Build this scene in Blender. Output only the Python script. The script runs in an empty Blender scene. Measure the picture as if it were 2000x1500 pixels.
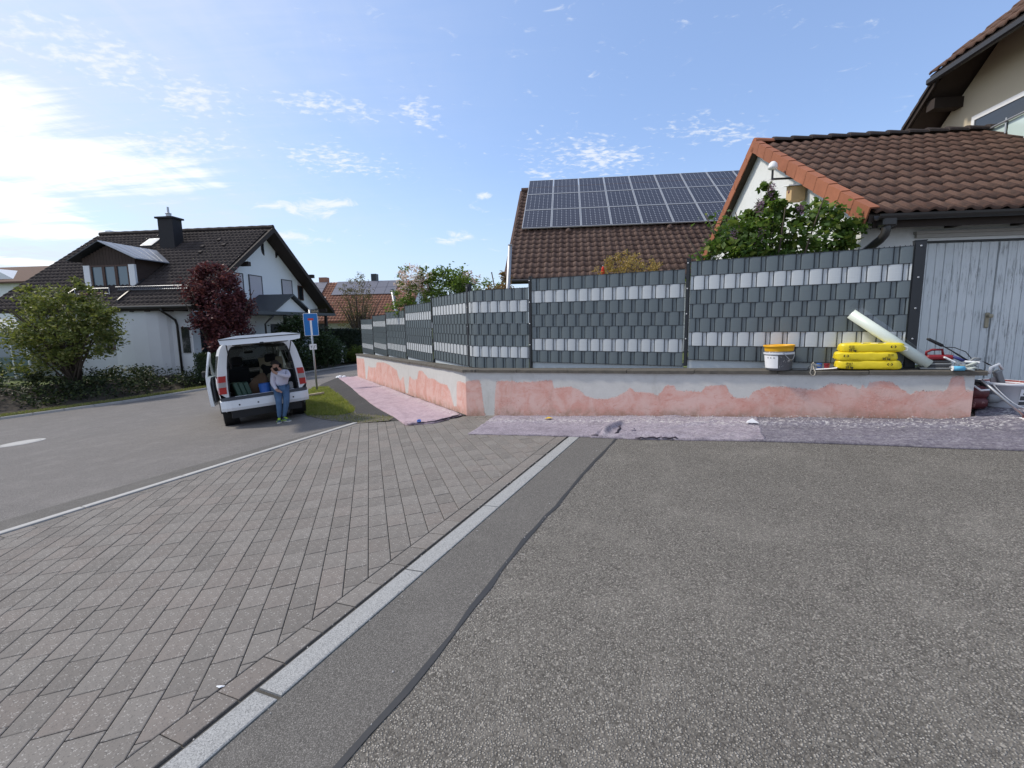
import bpy, math, random
import numpy as np
from mathutils import Vector, Matrix, noise
random.seed(7); RNG = np.random.default_rng(7)
scene = bpy.context.scene
COL = scene.collection
R = math.radians
# ------------------------------------------------------------------ camera
cam_data = bpy.data.cameras.new('camera'); cam = bpy.data.objects.new('camera', cam_data); COL.objects.link(cam)
cam_data.sensor_width = 36.0; cam_data.lens = 911.58 / 2000 * 36.0
cam_data.clip_start = 0.05; cam_data.clip_end = 3000
PITCH, ROLL = R(7.606), R(-0.9314)
fw = Vector((0, math.cos(PITCH), -math.sin(PITCH))); up0 = Vector((0, math.sin(PITCH), math.cos(PITCH))); r0 = Vector((1, 0, 0))
rt = math.cos(ROLL) * r0 + math.sin(ROLL) * up0; up = -math.sin(ROLL) * r0 + math.cos(ROLL) * up0
cam.matrix_world = Matrix((( rt.x, up.x, -fw.x, 0), (rt.y, up.y, -fw.y, 0), (rt.z, up.z, -fw.z, 0), (0, 0, 0, 1)))
scene.camera = cam
# ------------------------------------------------------------------ world, sun, exposure
SUN_AZ, SUN_EL = R(-76), R(47)          # azimuth from +Y, negative = to the left
SUN_DIR = Vector((math.sin(SUN_AZ) * math.cos(SUN_EL), math.cos(SUN_AZ) * math.cos(SUN_EL), math.sin(SUN_EL)))
SKY_STRENGTH, SUN_STRENGTH, SUN_ANGLE, EXPOSURE = 0.15, 2.4, R(5), 0.50
world = bpy.data.worlds.new('World'); scene.world = world; world.use_nodes = True
WN = world.node_tree; WN.nodes.clear()
def wn(t, **kw):
    n = WN.nodes.new(t)
    for k, v in kw.items(): setattr(n, k, v)
    return n
def wl(a, b): WN.links.new(a, b)
def wmath(op, a, b=None, c=None, clamp=False):
    n = wn('ShaderNodeMath', operation=op, use_clamp=clamp)
    for i, v in enumerate((a, b, c)):
        if v is None: continue
        if isinstance(v, (int, float)): n.inputs[i].default_value = v
        else: wl(v, n.inputs[i])
    return n.outputs[0]
def wramp(x, lo, hi):
    n = wn('ShaderNodeMapRange', interpolation_type='SMOOTHSTEP'); wl(x, n.inputs[0])
    n.inputs[1].default_value = lo; n.inputs[2].default_value = hi; return n.outputs[0]
sky = wn('ShaderNodeTexSky', sky_type='NISHITA', sun_disc=False)
sky.sun_elevation = SUN_EL; sky.sun_rotation = SUN_AZ; sky.altitude = 450; sky.air_density = 1.0; sky.dust_density = 1.2; sky.ozone_density = 2.2
wtc = wn('ShaderNodeTexCoord'); wsep = wn('ShaderNodeSeparateXYZ'); wl(wtc.outputs['Generated'], wsep.inputs[0])
DX, DY, DZ = wsep.outputs
zc = wmath('ADD', wmath('MAXIMUM', DZ, 0.0), 0.12)
cu, cv = wmath('DIVIDE', DX, zc), wmath('DIVIDE', DY, zc)        # a flat cloud deck overhead
wcomb = wn('ShaderNodeCombineXYZ'); wl(cu, wcomb.inputs[0]); wl(cv, wcomb.inputs[1])
def wnoise(scale, detail, rough, sx=1, sy=1, rot=0, dist=0.0):
    m = wn('ShaderNodeMapping'); wl(wcomb.outputs[0], m.inputs[0]); m.inputs['Scale'].default_value = (sx, sy, 1); m.inputs['Rotation'].default_value = (0, 0, rot)
    n = wn('ShaderNodeTexNoise'); wl(m.outputs[0], n.inputs['Vector']); n.inputs['Scale'].default_value = scale; n.inputs['Detail'].default_value = detail
    n.inputs['Roughness'].default_value = rough; n.inputs['Distortion'].default_value = dist; return n.outputs[0]
puff = wnoise(24, 4, 0.55, 1.0, 1.35, R(-20), .2); mid = wnoise(6, 3, .5, 1, 1, .3, .2); wisp = wnoise(2.2, 6, 0.6, 3.2, 0.8, R(55), .7); soft = wnoise(0.8, 4, 0.5, 1, 1, .4, .4)
def patch(x, y, rx, ry, soft_edge=1.0, tilt=0.0):
    """distance field of one cloud field around a view direction (pixel of the photograph measured once, stored as a direction)"""
    d = fw + rt * ((x - 1000) / 911.58) + up * ((750 - y) / 911.58); d.normalize()
    a = Vector((0, 0, 1)).cross(d); a.normalize(); b = d.cross(a)            # right-to-left, upward
    a2 = a * math.cos(tilt) + b * math.sin(tilt); b2 = -a * math.sin(tilt) + b * math.cos(tilt)
    def dot(v):
        n = wn('ShaderNodeVectorMath', operation='DOT_PRODUCT'); wl(wtc.outputs['Generated'], n.inputs[0]); n.inputs[1].default_value = v; return n.outputs['Value']
    da = wmath('DIVIDE', dot(a2), rx / 911.58); db = wmath('DIVIDE', dot(b2), ry / 911.58)
    r = wmath('SQRT', wmath('ADD', wmath('MULTIPLY', da, da), wmath('MULTIPLY', db, db)))
    front = wmath('GREATER_THAN', dot(d), 0.2)
    m = wmath('SUBTRACT', 1.0, wramp(r, 1 - soft_edge, 1.0)); return wmath('MULTIPLY', m, front)
def over(a, b): return wmath('MAXIMUM', a, b)
# altocumulus fields: small puffs where the mask allows them
fields = None
for p in [(370, 190, 130, 55, 1, 0), (620, 205, 170, 42, 1, 0), (825, 215, 95, 50, 1, 0), (660, 315, 190, 48, 1, 0.05), (355, 285, 150, 50, 1, -.2), (130, 95, 230, 60, 1, .1),
          (1150, 305, 230, 62, 1, .14), (1390, 255, 170, 36, 1, .26), (1075, 345, 90, 24, 1, .15)]:
    m = patch(*p); fields = m if fields is None else over(fields, m)
alto = wramp(wmath('ADD', wmath('ADD', puff, wmath('MULTIPLY', wmath('SUBTRACT', mid, .5), .45)), wmath('MULTIPLY', wmath('SUBTRACT', fields, 1.0), 0.34)), 0.36, 0.68)
# the bright bank at the left, and small low clouds
bank = None
for p in [(20, 305, 330, 70, .9, -.06), (-90, 200, 170, 100, 1, 0), (-70, 370, 180, 55, .9, .1), (90, 452, 120, 20, .9, -.1), (40, 512, 110, 9, .9, 0), (120, 425, 60, 8, .9, 0)]:
    m = patch(*p); bank = m if bank is None else over(bank, m)
streak = wnoise(3.2, 7, .62, .7, 4.5, R(-28), .5); bank = wramp(wmath('ADD', bank, wmath('ADD', wmath('MULTIPLY', wmath('SUBTRACT', wisp, 0.5), .8), wmath('MULTIPLY', wmath('SUBTRACT', streak, 0.5), 1.3))), 0.22, 0.95)
low = None
for p in [(590, 410, 110, 26, 1, .03), (640, 396, 80, 14, 1, 0), (893, 462, 60, 24, 1, 0), (590, 465, 90, 16, 1, .1), (945, 382, 30, 12, 1, 0)]:
    m = patch(*p); low = m if low is None else over(low, m)
lm = wn('ShaderNodeMapping'); wl(wtc.outputs['Generated'], lm.inputs[0]); lm.inputs['Scale'].default_value = (22, 22, 60)
ln_ = wn('ShaderNodeTexNoise'); wl(lm.outputs[0], ln_.inputs['Vector']); ln_.inputs['Scale'].default_value = 1.0; ln_.inputs['Detail'].default_value = 6; ln_.inputs['Roughness'].default_value = .62; ln_.inputs['Distortion'].default_value = .6
low = wramp(wmath('ADD', low, wmath('MULTIPLY', wmath('SUBTRACT', ln_.outputs[0], 0.5), 3.2)), 0.35, 1.25)
veil = wmath('MULTIPLY', wmath('ADD', .35, wramp(wmath('ADD', wmath('MULTIPLY', soft, .6), wmath('ADD', wmath('MULTIPLY', wisp, .25), wmath('MULTIPLY', streak, .25))), 0.40, 0.8)), wmath('MULTIPLY', wramp(wmath('ADD', wmath('MULTIPLY', DX, -1.0), wmath('MULTIPLY', DY, -0.9)), -1.05, 0.35), 0.75))  # cloud veil; its unseen part behind the camera is added to whiten blue fill
horizon = wmath('MULTIPLY', wmath('SUBTRACT', 1.0, wramp(DZ, -0.02, 0.32)), 0.55)
def mixc(fac, a, col):
    n = wn('ShaderNodeMix', data_type='RGBA'); wl(fac, n.inputs[0]); wl(a, n.inputs[6])
    n.inputs[7].default_value = (*col, 1); return n.outputs[2]
c = sky.outputs[0]
haze_all = wn('ShaderNodeValue'); haze_all.outputs[0].default_value = .32
c = mixc(haze_all.outputs[0], c, (1.95, 2.8, 5.0)); c = mixc(horizon, c, (2.9, 3.6, 4.7)); c = mixc(veil, c, (3.7, 3.95, 4.45)); c = mixc(wmath('MULTIPLY', alto, .8), c, (4.4, 4.6, 4.85))
c = mixc(wmath('MULTIPLY', low, .85), c, (4.5, 4.7, 4.95)); c = mixc(wmath('MULTIPLY', bank, .95), c, (5.4, 5.5, 5.6))
bg = wn('ShaderNodeBackground'); wl(c, bg.inputs[0]); bg.inputs[1].default_value = SKY_STRENGTH
wout = wn('ShaderNodeOutputWorld'); wl(bg.outputs[0], wout.inputs[0])
sun_data = bpy.data.lights.new('sun', 'SUN'); sun_data.energy = SUN_STRENGTH; sun_data.angle = SUN_ANGLE; sun_data.color = (1.0, 0.93, 0.82)
sun = bpy.data.objects.new('sun', sun_data); COL.objects.link(sun); sun.rotation_euler = SUN_DIR.to_track_quat('Z', 'Y').to_euler(); sun.location = (-20, 5, 30)
vs = scene.view_settings; scene.display_settings.display_device = 'sRGB'
vs.view_transform = 'Standard'; vs.look = 'None'; vs.exposure = EXPOSURE; vs.gamma = 1.0; vs.use_curve_mapping = False
scene.cycles.max_bounces = 6; scene.cycles.transparent_max_bounces = 10
# ------------------------------------------------------------------ materials
class NT:
    def __init__(self, name):
        self.m = bpy.data.materials.new(name); self.m.use_nodes = True; self.t = self.m.node_tree
        self.b = self.t.nodes['Principled BSDF']; self.out = self.t.nodes['Material Output']; self.co = None
    def n(self, t, **kw):
        x = self.t.nodes.new(t)
        for k, v in kw.items(): setattr(x, k, v)
        return x
    def l(self, a, b): self.t.links.new(a, b)
    def coord(self, scale=(1, 1, 1), kind='Object'):
        tc = self.n('ShaderNodeTexCoord'); mp = self.n('ShaderNodeMapping'); self.l(tc.outputs[kind], mp.inputs[0]); mp.inputs['Scale'].default_value = scale; return mp.outputs[0]
    def noise(self, scale, detail=4, rough=.6, vec=None, dist=0):
        x = self.n('ShaderNodeTexNoise'); self.l(vec if vec is not None else self.coord(), x.inputs['Vector']); x.inputs['Scale'].default_value = scale
        x.inputs['Detail'].default_value = detail; x.inputs['Roughness'].default_value = rough; x.inputs['Distortion'].default_value = dist; return x.outputs[0]
    def ramp(self, x, lo, hi, a=0., b=1., smooth=True):
        r = self.n('ShaderNodeMapRange', interpolation_type='SMOOTHSTEP' if smooth else 'LINEAR'); self.l(x, r.inputs[0])
        for i, v in enumerate((lo, hi, a, b)): r.inputs[i + 1].default_value = v
        return r.outputs[0]
    def math(self, op, a, b=0., clamp=False):
        x = self.n('ShaderNodeMath', operation=op, use_clamp=clamp)
        for i, v in enumerate((a, b)):
            if isinstance(v, (int, float)): x.inputs[i].default_value = v
            else: self.l(v, x.inputs[i])
        return x.outputs[0]
    def mix(self, f, a, b, mode='MIX'):
        x = self.n('ShaderNodeMix', data_type='RGBA', blend_type=mode)
        for i, v in ((0, f), (6, a), (7, b)):
            if isinstance(v, (int, float)): x.inputs[i].default_value = v
            elif isinstance(v, (tuple, list)): x.inputs[i].default_value = (*v[:3], 1)
            else: self.l(v, x.inputs[i])
        return x.outputs[2]
    def rnd(self):
        o = self.n('ShaderNodeObjectInfo'); g = self.n('ShaderNodeNewGeometry')
        return self.math('FRACT', self.math('ADD', o.outputs['Random'], g.outputs['Random Per Island']))
    def attr(self, name):
        a = self.n('ShaderNodeAttribute'); a.attribute_name = name; return a.outputs['Fac']
    def color(self, c):
        if isinstance(c, (tuple, list)): self.b.inputs['Base Color'].default_value = (*c[:3], 1)
        else: self.l(c, self.b.inputs['Base Color'])
    def set(self, rough=None, metal=None, spec=None, **kw):
        if rough is not None:
            if isinstance(rough, (int, float)): self.b.inputs['Roughness'].default_value = rough
            else: self.l(rough, self.b.inputs['Roughness'])
        if metal is not None: self.b.inputs['Metallic'].default_value = metal
        if spec is not None: self.b.inputs['Specular IOR Level'].default_value = spec
    def bump(self, h, strength=.3, dist=.01):
        x = self.n('ShaderNodeBump'); self.l(h, x.inputs['Height']); x.inputs['Strength'].default_value = strength; x.inputs['Distance'].default_value = dist; self.l(x.outputs[0], self.b.inputs['Normal'])
def sc(c, k): return tuple(min(1, v * k) for v in c)
def plain(name, c, rough=.7, var=.12, vs=6., bump=0., bs=80., metal=0., spec=.4, rnd=0.):
    m = NT(name); v = m.coord()
    col = m.mix(m.noise(vs, 5, .65, v), sc(c, 1 - var), sc(c, 1 + var))
    if rnd: col = m.mix(m.math('MULTIPLY', m.rnd(), rnd), col, sc(c, .45))
    m.color(col); m.set(rough, metal, spec)
    if bump: m.bump(m.noise(bs, 3, .6, v), bump, .004)
    return m.m
def asphalt(name, dark, light, cell, warm=(1, 1, 1), contrast=1., bump=.6, mott=.18):
    m = NT(name); v = m.coord()
    vo = m.n('ShaderNodeTexVoronoi', feature='F1'); m.l(v, vo.inputs['Vector']); vo.inputs['Scale'].default_value = cell
    sepc = m.n('ShaderNodeSeparateColor'); m.l(vo.outputs['Color'], sepc.inputs[0])
    stone = m.ramp(sepc.outputs[0], .05, 1.0, 0, 1, False)
    edge = m.ramp(vo.outputs['Distance'], .25, .62, 1, 0)
    f = m.math('MULTIPLY', stone, edge)
    v2 = m.n('ShaderNodeTexVoronoi', feature='F1'); m.l(v, v2.inputs['Vector']); v2.inputs['Scale'].default_value = cell * .42; s2 = m.n('ShaderNodeSeparateColor'); m.l(v2.outputs['Color'], s2.inputs[0])
    f = m.math('ADD', f, m.math('MULTIPLY', m.math('MULTIPLY', m.ramp(v2.outputs['Distance'], .22, .4, 1, 0), m.ramp(s2.outputs[0], .72, .8)), .45), True)
    c = m.mix(f, dark, light); c = m.mix(m.ramp(m.noise(34, 4, .75, v), .54, .72, 0, .55), c, sc(dark, .55)); c = m.mix(m.math('MULTIPLY', sepc.outputs[1], .35), c, sc(light, .8) if True else light)
    big = m.noise(.7, 5, .6, v); c = m.mix(m.ramp(big, .3, .7, 0, mott), c, sc(dark, .7)); c = m.mix(m.ramp(m.noise(2.3, 3, .6, v), .45, .75, 0, mott), c, sc(light, 1.05))
    if warm != (1, 1, 1): c = m.mix(1.0, c, warm, 'MULTIPLY')
    c = m.mix(m.ramp(m.noise(1.1, 7, .72, v, .8), .60, .70, 0, .28), c, sc(dark, .8)); m.color(c); m.set(.9, spec=.25); m.bump(m.math('MULTIPLY', edge, m.math('ADD', stone, .3)), bump, .006)
    return m.m
def leafmat(name, c1, c2, c3=None, trans=.35, patchy=None):
    m = NT(name); r = m.rnd(); col = m.mix(m.ramp(r, .05, .95, 0, 1, False), c1, c2)
    if c3: col = m.mix(m.ramp(m.math('FRACT', m.math('MULTIPLY', r, 7.13)), .80, .86), col, c3)
    if patchy: col = m.mix(m.ramp(m.noise(2.6, 5, .7), .42, .66), col, patchy)
    m.color(col); m.set(.55, spec=.35)
    tr = m.n('ShaderNodeBsdfTranslucent'); m.l(m.mix(.5, col, (c2[0] * 1.6, c2[1] * 1.7, c2[2])), tr.inputs[0]); ms = m.n('ShaderNodeMixShader'); ms.inputs[0].default_value = trans
    m.l(m.b.outputs[0], ms.inputs[1]); m.l(tr.outputs[0], ms.inputs[2]); m.l(ms.outputs[0], m.out.inputs[0]); return m.m
def glass(name, tint=(.8, .85, .85), alpha=.5, rough=.03):
    m = NT(name); t = m.n('ShaderNodeBsdfTransparent'); t.inputs[0].default_value = (*tint, 1); g = m.n('ShaderNodeBsdfGlossy'); g.inputs['Roughness'].default_value = rough
    lw = m.n('ShaderNodeLayerWeight'); lw.inputs[0].default_value = .35; ms = m.n('ShaderNodeMixShader'); m.l(m.math('ADD', m.math('MULTIPLY', lw.outputs['Fresnel'], 1 - alpha * .5), alpha * .12, True), ms.inputs[0])
    m.l(t.outputs[0], ms.inputs[1]); m.l(g.outputs[0], ms.inputs[2]); m.l(ms.outputs[0], m.out.inputs[0]); return m.m
M = {}
M['driveway'] = asphalt('driveway_asphalt', (.066, .060, .052), (.46, .425, .372), 105, bump=1.0, mott=.10)
M['strip'] = asphalt('fine_asphalt', (.078, .073, .066), (.31, .29, .265), 190, bump=.5, mott=.12)
M['road'] = asphalt('road_asphalt', (.115, .107, .10), (.40, .37, .345), 140, bump=.7, mott=.12)
M['path'] = asphalt('path_asphalt', (.045, .043, .042), (.13, .125, .12), 200, bump=.5)
M['seam'] = plain('bitumen_seam', (.035, .035, .036), .6, .2, 20)
def paver_mat():
    m = NT('concrete_paver'); v = m.coord(); r = m.rnd()
    c = m.mix(m.ramp(r, .0, .9, 0, 1, False), (.16, .145, .130), (.20, .183, .165))
    tint = m.noise(.9, 3, .6, v); c = m.mix(m.ramp(m.math('ADD', m.math('MULTIPLY', m.math('FRACT', m.math('MULTIPLY', r, 5.7)), .5), m.math('MULTIPLY', tint, .7)), .55, .98, 0, .42), c, (.225, .185, .162))
    sp = m.n('ShaderNodeTexVoronoi'); m.l(v, sp.inputs['Vector']); sp.inputs['Scale'].default_value = 190; sepc = m.n('ShaderNodeSeparateColor'); m.l(sp.outputs['Color'], sepc.inputs[0])
    c = m.mix(m.ramp(sepc.outputs[0], .93, .97, 0, .6), c, (.45, .43, .4)); c = m.mix(m.ramp(sepc.outputs[1], .85, .95, 0, .45), c, (.07, .068, .066))
    c = m.mix(m.ramp(m.noise(5, 4, .6, v), .5, .75, 0, .25), c, (.12, .115, .11))
    m.color(c); m.set(.9, spec=.25); m.bump(m.noise(260, 2, .7, v), .35, .003); return m.m
M['paver'] = paver_mat()
def granite():
    m = NT('white_granite'); v = m.coord(); vo = m.n('ShaderNodeTexVoronoi'); m.l(v, vo.inputs['Vector']); vo.inputs['Scale'].default_value = 230
    s = m.n('ShaderNodeSeparateColor'); m.l(vo.outputs['Color'], s.inputs[0])
    c = m.mix(m.ramp(s.outputs[0], .0, 1, 0, 1, False), (.24, .24, .235), (.39, .39, .38)); c = m.mix(m.ramp(s.outputs[1], .8, .9, 0, .75), c, (.16, .16, .16))
    c = m.mix(m.ramp(m.noise(3, 4, .6, v), .5, .8, 0, .4), c, (.3, .29, .27)); m.color(c); m.set(.8, spec=.3); m.bump(m.noise(200, 2, .7, v), .4, .003); return m.m
M['granite'] = granite()
M['kerb'] = plain('pale_concrete_kerb', (.40, .39, .37), .85, .2, 8, .3)
M['joint'] = plain('joint_sand', (.075, .070, .062), .95, .3, 30)
M['soil'] = plain('garden_soil', (.055, .045, .035), .95, .3, 3, .8, 20); M['gritty_soil'] = plain('gritty_soil', (.13, .115, .09), .95, .45, 22, .9, 90)
M['lawn'] = plain('lawn_ground', (.10, .13, .035), .95, .35, 5, .8, 40)
M['concrete'] = plain('grey_concrete', (.40, .385, .36), .9, .15, 5, .4)
def wall_mat():
    m = NT('scraped_wall'); v = m.coord(); d = m.attr('paint'); hgt = m.attr('height')
    wob = m.math('MULTIPLY', m.math('SUBTRACT', m.noise(26, 6, .72, v), .5), .085); wob2 = m.math('MULTIPLY', m.math('SUBTRACT', m.noise(110, 3, .7, v), .5), .05)
    f = m.ramp(m.math('ADD', m.math('ADD', d, wob), wob2), -.008, .008)
    pink = m.mix(m.ramp(m.noise(3.2, 6, .68, v, .6), .36, .62), (.60, .32, .265), (.65, .44, .39)); pink = m.mix(m.ramp(m.noise(45, 4, .75, v), .48, .72, 0, .55), pink, (.66, .44, .385))
    pink = m.mix(m.ramp(m.noise(8, 5, .7, m.coord((1, 1, 2.5)), 1.), .56, .68, 0, .5), pink, (.50, .185, .14))
    dirt = m.math('MULTIPLY', m.ramp(hgt, .0, .2, 1, 0), m.ramp(m.noise(6, 5, .7, v), .35, .7)); pink = m.mix(m.math('MULTIPLY', dirt, .75), pink, (.30, .19, .13))
    crack = m.ramp(m.noise(9, 9, .8, v, 2.), .485, .5); crack2 = m.math('MULTIPLY', m.math('MULTIPLY', crack, m.ramp(m.noise(9, 9, .8, v, 2.), .5, .515, 1, 0)), m.ramp(m.noise(2, 2, .5, v), .55, .7))
    pink = m.mix(m.math('MULTIPLY', crack2, .5), pink, (.14, .08, .06))
    pl = m.mix(m.noise(7, 6, .7, v), (.48, .47, .445), (.62, .61, .585)); pl = m.mix(m.ramp(m.noise(30, 4, .7, v), .58, .75, 0, .4), pl, (.36, .355, .34)); pl = m.mix(m.ramp(m.noise(1.6, 4, .6, v), .52, .75, 0, .5), pl, (.43, .42, .40))
    c = m.mix(f, pl, pink); rim = m.math('MULTIPLY', m.ramp(m.math('ADD', d, wob), -.02, 0), m.ramp(m.math('ADD', d, wob), 0, .02, 1, 0)); spk = m.ramp(m.noise(70, 2, .6, v), .60, .66)
    c = m.mix(m.math('MULTIPLY', m.math('MULTIPLY', rim, spk), .8), c, (.12, .08, .07)); fleck = m.math('MULTIPLY', m.ramp(m.noise(85, 3, .7, m.coord((1, 1, 2.2))), .63, .67), m.ramp(m.noise(5, 4, .6, v), .45, .6)); c = m.mix(m.math('MULTIPLY', fleck, .7), c, (.55, .50, .46)); c = m.mix(m.ramp(m.noise(3.5, 6, .75, m.coord((1, 1, .35))), .54, .7, 0, .4), c, m.mix(1.0, c, (.72, .70, .66), 'MULTIPLY')); m.color(c); m.set(.95, spec=.2)
    m.bump(m.math('ADD', m.math('MULTIPLY', f, .5), m.noise(60, 4, .7, v)), .45, .006); return m.m
M['scraped_wall'] = wall_mat()
M['coping'] = plain('weathered_coping', (.105, .095, .08), .95, .45, 14, .7, 60)
M['coping_top'] = M['coping']
M['white_wall'] = plain('white_render', (.74, .75, .76), .92, .04, 2, .15, 200)
def dirty_white():
    m = NT('stained_white_render'); v = m.coord(); c = m.mix(m.noise(3, 5, .6, v), (.62, .64, .63), (.74, .75, .745)); c = m.mix(m.ramp(m.noise(2.2, 6, .7, m.coord((1, 1, .5))), .55, .75, 0, .5), c, (.33, .34, .32)); m.color(c); m.set(.93); m.bump(m.noise(130, 3, .6, v), .25, .004); return m.m
M['garage_wall'] = dirty_white()
M['beige_wall'] = plain('beige_render', (.62, .53, .38), .92, .05, 2, .15, 200)
def tile_mat(name, a, b, moss, mamt=.5):
    m = NT(name); v = m.coord(); r = m.rnd(); c = m.mix(r, a, b); g = m.noise(9, 5, .7, v); c = m.mix(m.ramp(g, .45, .7, 0, mamt), c, moss)
    c = m.mix(m.ramp(m.noise(45, 3, .7, v), .66, .72, 0, .5), c, (.42, .38, .33)); m.color(c); m.set(.85, spec=.3); m.bump(m.noise(90, 3, .6, v), .3, .004); return m.m
M['garage_tile'] = tile_mat('brown_pantile', (.095, .050, .035), (.135, .078, .056), (.05, .036, .03), .6)
M['solar_tile'] = tile_mat('redbrown_pantile', (.085, .050, .038), (.135, .085, .066), (.05, .037, .032), .5)
M['dark_tile'] = tile_mat('dark_roof_tile', (.036, .028, .026), (.058, .045, .041), (.03, .024, .022), .4)
M['red_tile'] = tile_mat('brick_red_tile', (.28, .13, .085), (.36, .18, .12), (.2, .09, .06), .4)
M['verge_tile'] = plain('terracotta_verge', (.34, .125, .065), .85, .25, 7, .3, 60, rnd=.35)
M['dark_wood'] = plain('dark_brown_wood', (.030, .020, .015), .75, .3, 6, .3, 40)
M['soffit'] = plain('dark_soffit_boards', (.05, .036, .028), .8, .25, 5)
M['brown_clad'] = plain('brown_cladding', (.055, .036, .028), .8, .3, 5)
M['win_frame'] = plain('brown_window_frame', (.075, .035, .022), .5, .15)
M['white_paint'] = plain('white_paint', (.78, .78, .77), .5, .04, 4)
M['black_metal'] = plain('black_coated_metal', (.022, .021, .021), .45, .2, 5, spec=.5)
M['gutter'] = plain('dark_gutter_metal', (.03, .027, .025), .4, .25, 4, spec=.5)
M['zinc'] = plain('zinc_sheet', (.33, .34, .36), .45, .12, 3, metal=.6)
M['galv'] = plain('galvanised_steel', (.42, .43, .44), .45, .12, 20, metal=.7)
M['dark_sheet'] = plain('dark_standing_seam_metal', (.035, .04, .045), .5, .15, 3, spec=.5)
def window_glass(name, c, rough=.08):
    m = NT(name); m.color(c); m.set(rough, spec=.9); return m.m
M['window'] = window_glass('dark_window_glass', (.02, .025, .03))
M['dormer_glass'] = window_glass('dormer_window_glass', (.10, .15, .18), .03)
M['car_glass'] = glass('car_glass', (.45, .52, .5), .35)
M['balcony_glass'] = window_glass('frosted_balcony_glass', (.55, .66, .62), .15)
M['clear_film'] = glass('clear_plastic_film', (.93, .94, .96), .6, .12)
M['shutter'] = plain('roller_shutter', (.50, .47, .50), .7, .05)
def strip_mat(name, c):
    m = NT(name); v = m.coord(); r = m.rnd(); col = m.mix(r, sc(c, .88), sc(c, 1.1)); line = m.noise(2, 3, .6, m.coord((3, 3, 160))); col = m.mix(m.ramp(line, .35, .65, 0, .22), col, sc(c, 1.35)); col = m.mix(m.ramp(m.noise(4, 5, .7, v), .55, .8, 0, .25), col, sc(c, .7))
    m.color(col); m.set(.36, spec=.6); return m.m
M['strip_dark'] = strip_mat('anthracite_pvc_strip', (.115, .140, .150)); M['strip_light'] = strip_mat('pale_grey_pvc_strip', (.50, .525, .535))
M['fence_metal'] = plain('anthracite_fence_steel', (.018, .021, .026), .5, .15, 4, spec=.45)
M['base_board'] = plain('pale_grey_board', (.46, .50, .52), .7, .08, 3)
def solar():
    m = NT('solar_cells'); tc = m.n('ShaderNodeTexCoord'); mp = m.n('ShaderNodeMapping'); m.l(tc.outputs['Generated'], mp.inputs[0]); s = m.n('ShaderNodeSeparateXYZ'); m.l(mp.outputs[0], s.inputs[0])
    def grid(x, k, w): return m.math('LESS_THAN', m.math('ABSOLUTE', m.math('SUBTRACT', m.math('FRACT', m.math('MULTIPLY', x, k)), .5)), w)
    gx, gy = grid(m.math('ADD', s.outputs[0], .5 / 6), 6, .045), grid(m.math('ADD', s.outputs[1], .05), 10, .045); bus = grid(m.math('MULTIPLY', s.outputs[0], 1.0), 6, .02)
    node = m.math('MULTIPLY', grid(m.math('ADD', s.outputs[0], .5 / 6), 6, .10), grid(m.math('ADD', s.outputs[1], .05), 10, .10))
    c = m.mix(m.rnd(), (.030, .029, .037), (.038, .036, .045)); c = m.mix(m.math('MULTIPLY', m.math('MAXIMUM', gx, gy), .45), c, (.16, .17, .2)); c = m.mix(m.math('MULTIPLY', bus, .35), c, (.2, .21, .24)); c = m.mix(m.math('MULTIPLY', node, .8), c, (.5, .52, .55))
    m.color(c); m.set(.24, spec=.2); return m.m
M['solar'] = solar(); M['alu'] = plain('aluminium_frame', (.50, .50, .49), .4, .08, 5, metal=.5)
def planks():
    m = NT('weathered_grey_white_planks'); v = m.coord((14, 14, 1.2)); o = m.coord(); r = m.rnd(); c = m.mix(r, (.62, .655, .665), (.70, .73, .735)); c = m.mix(m.ramp(m.noise(1.6, 6, .72, v, .4), .5, .72, 0, .7), c, (.78, .80, .80)); 
    dirt = m.math('MULTIPLY', m.ramp(m.noise(2.2, 7, .78, v, .3), .49, .64), m.ramp(m.noise(1.7, 3, .6, o), .40, .58)); c = m.mix(m.math('MULTIPLY', dirt, .75), c, (.13, .135, .135)); m.color(c); m.set(.8, spec=.3); m.bump(m.noise(3, 5, .7, v), .3, .004); return m.m
M['plank'] = planks()
def fleece(name, a, b, dark):
    m = NT(name); v = m.coord(); c = m.mix(m.ramp(m.noise(55, 5, .75, v), .38, .62), a, b); c = m.mix(m.ramp(m.noise(130, 3, .8, v), .60, .70, 0, .85), c, dark); c = m.mix(m.ramp(m.noise(95, 3, .8, v), .64, .72, 0, .8), c, (.62, .6, .6)); c = m.mix(m.ramp(m.noise(14, 6, .75, v), .48, .62, 0, .45), c, sc(a, .6)); c = m.mix(m.ramp(m.noise(2.5, 4, .6, v), .45, .7, 0, .45), c, sc(a, .68))
    c = m.mix(m.math('MULTIPLY', m.attr('dust'), m.ramp(m.noise(22, 6, .75, v), .48, .62)), c, (.55, .53, .52)); m.color(c); m.set(.98, spec=.05); m.bump(m.noise(150, 3, .7, v), .5, .006); return m.m
M['fleece_pink'] = fleece('pink_fleece', (.40, .30, .335), (.47, .37, .405), (.27, .19, .23)); M['fleece_mauve'] = fleece('mauve_fleece', (.22, .19, .225), (.36, .32, .36), (.07, .055, .085)); M['fleece_grey'] = fleece('grey_mauve_fleece', (.12, .108, .135), (.22, .205, .235), (.045, .04, .06))
M['bark'] = plain('bark', (.085, .065, .05), .95, .35, 12, .6, 30)
M['van_white'] = plain('white_car_paint', (.76, .78, .80), .28, .03, 3, spec=.5); M['van_grey'] = plain('dark_grey_trim', (.055, .058, .065), .6, .1); M['van_black'] = plain('black_plastic', (.012, .012, .013), .6, .15); M['tyre'] = plain('tyre_rubber', (.014, .014, .015), .85, .2, 20); M['rim'] = plain('silver_rim', (.35, .36, .37), .4, .1, metal=.6)
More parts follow.
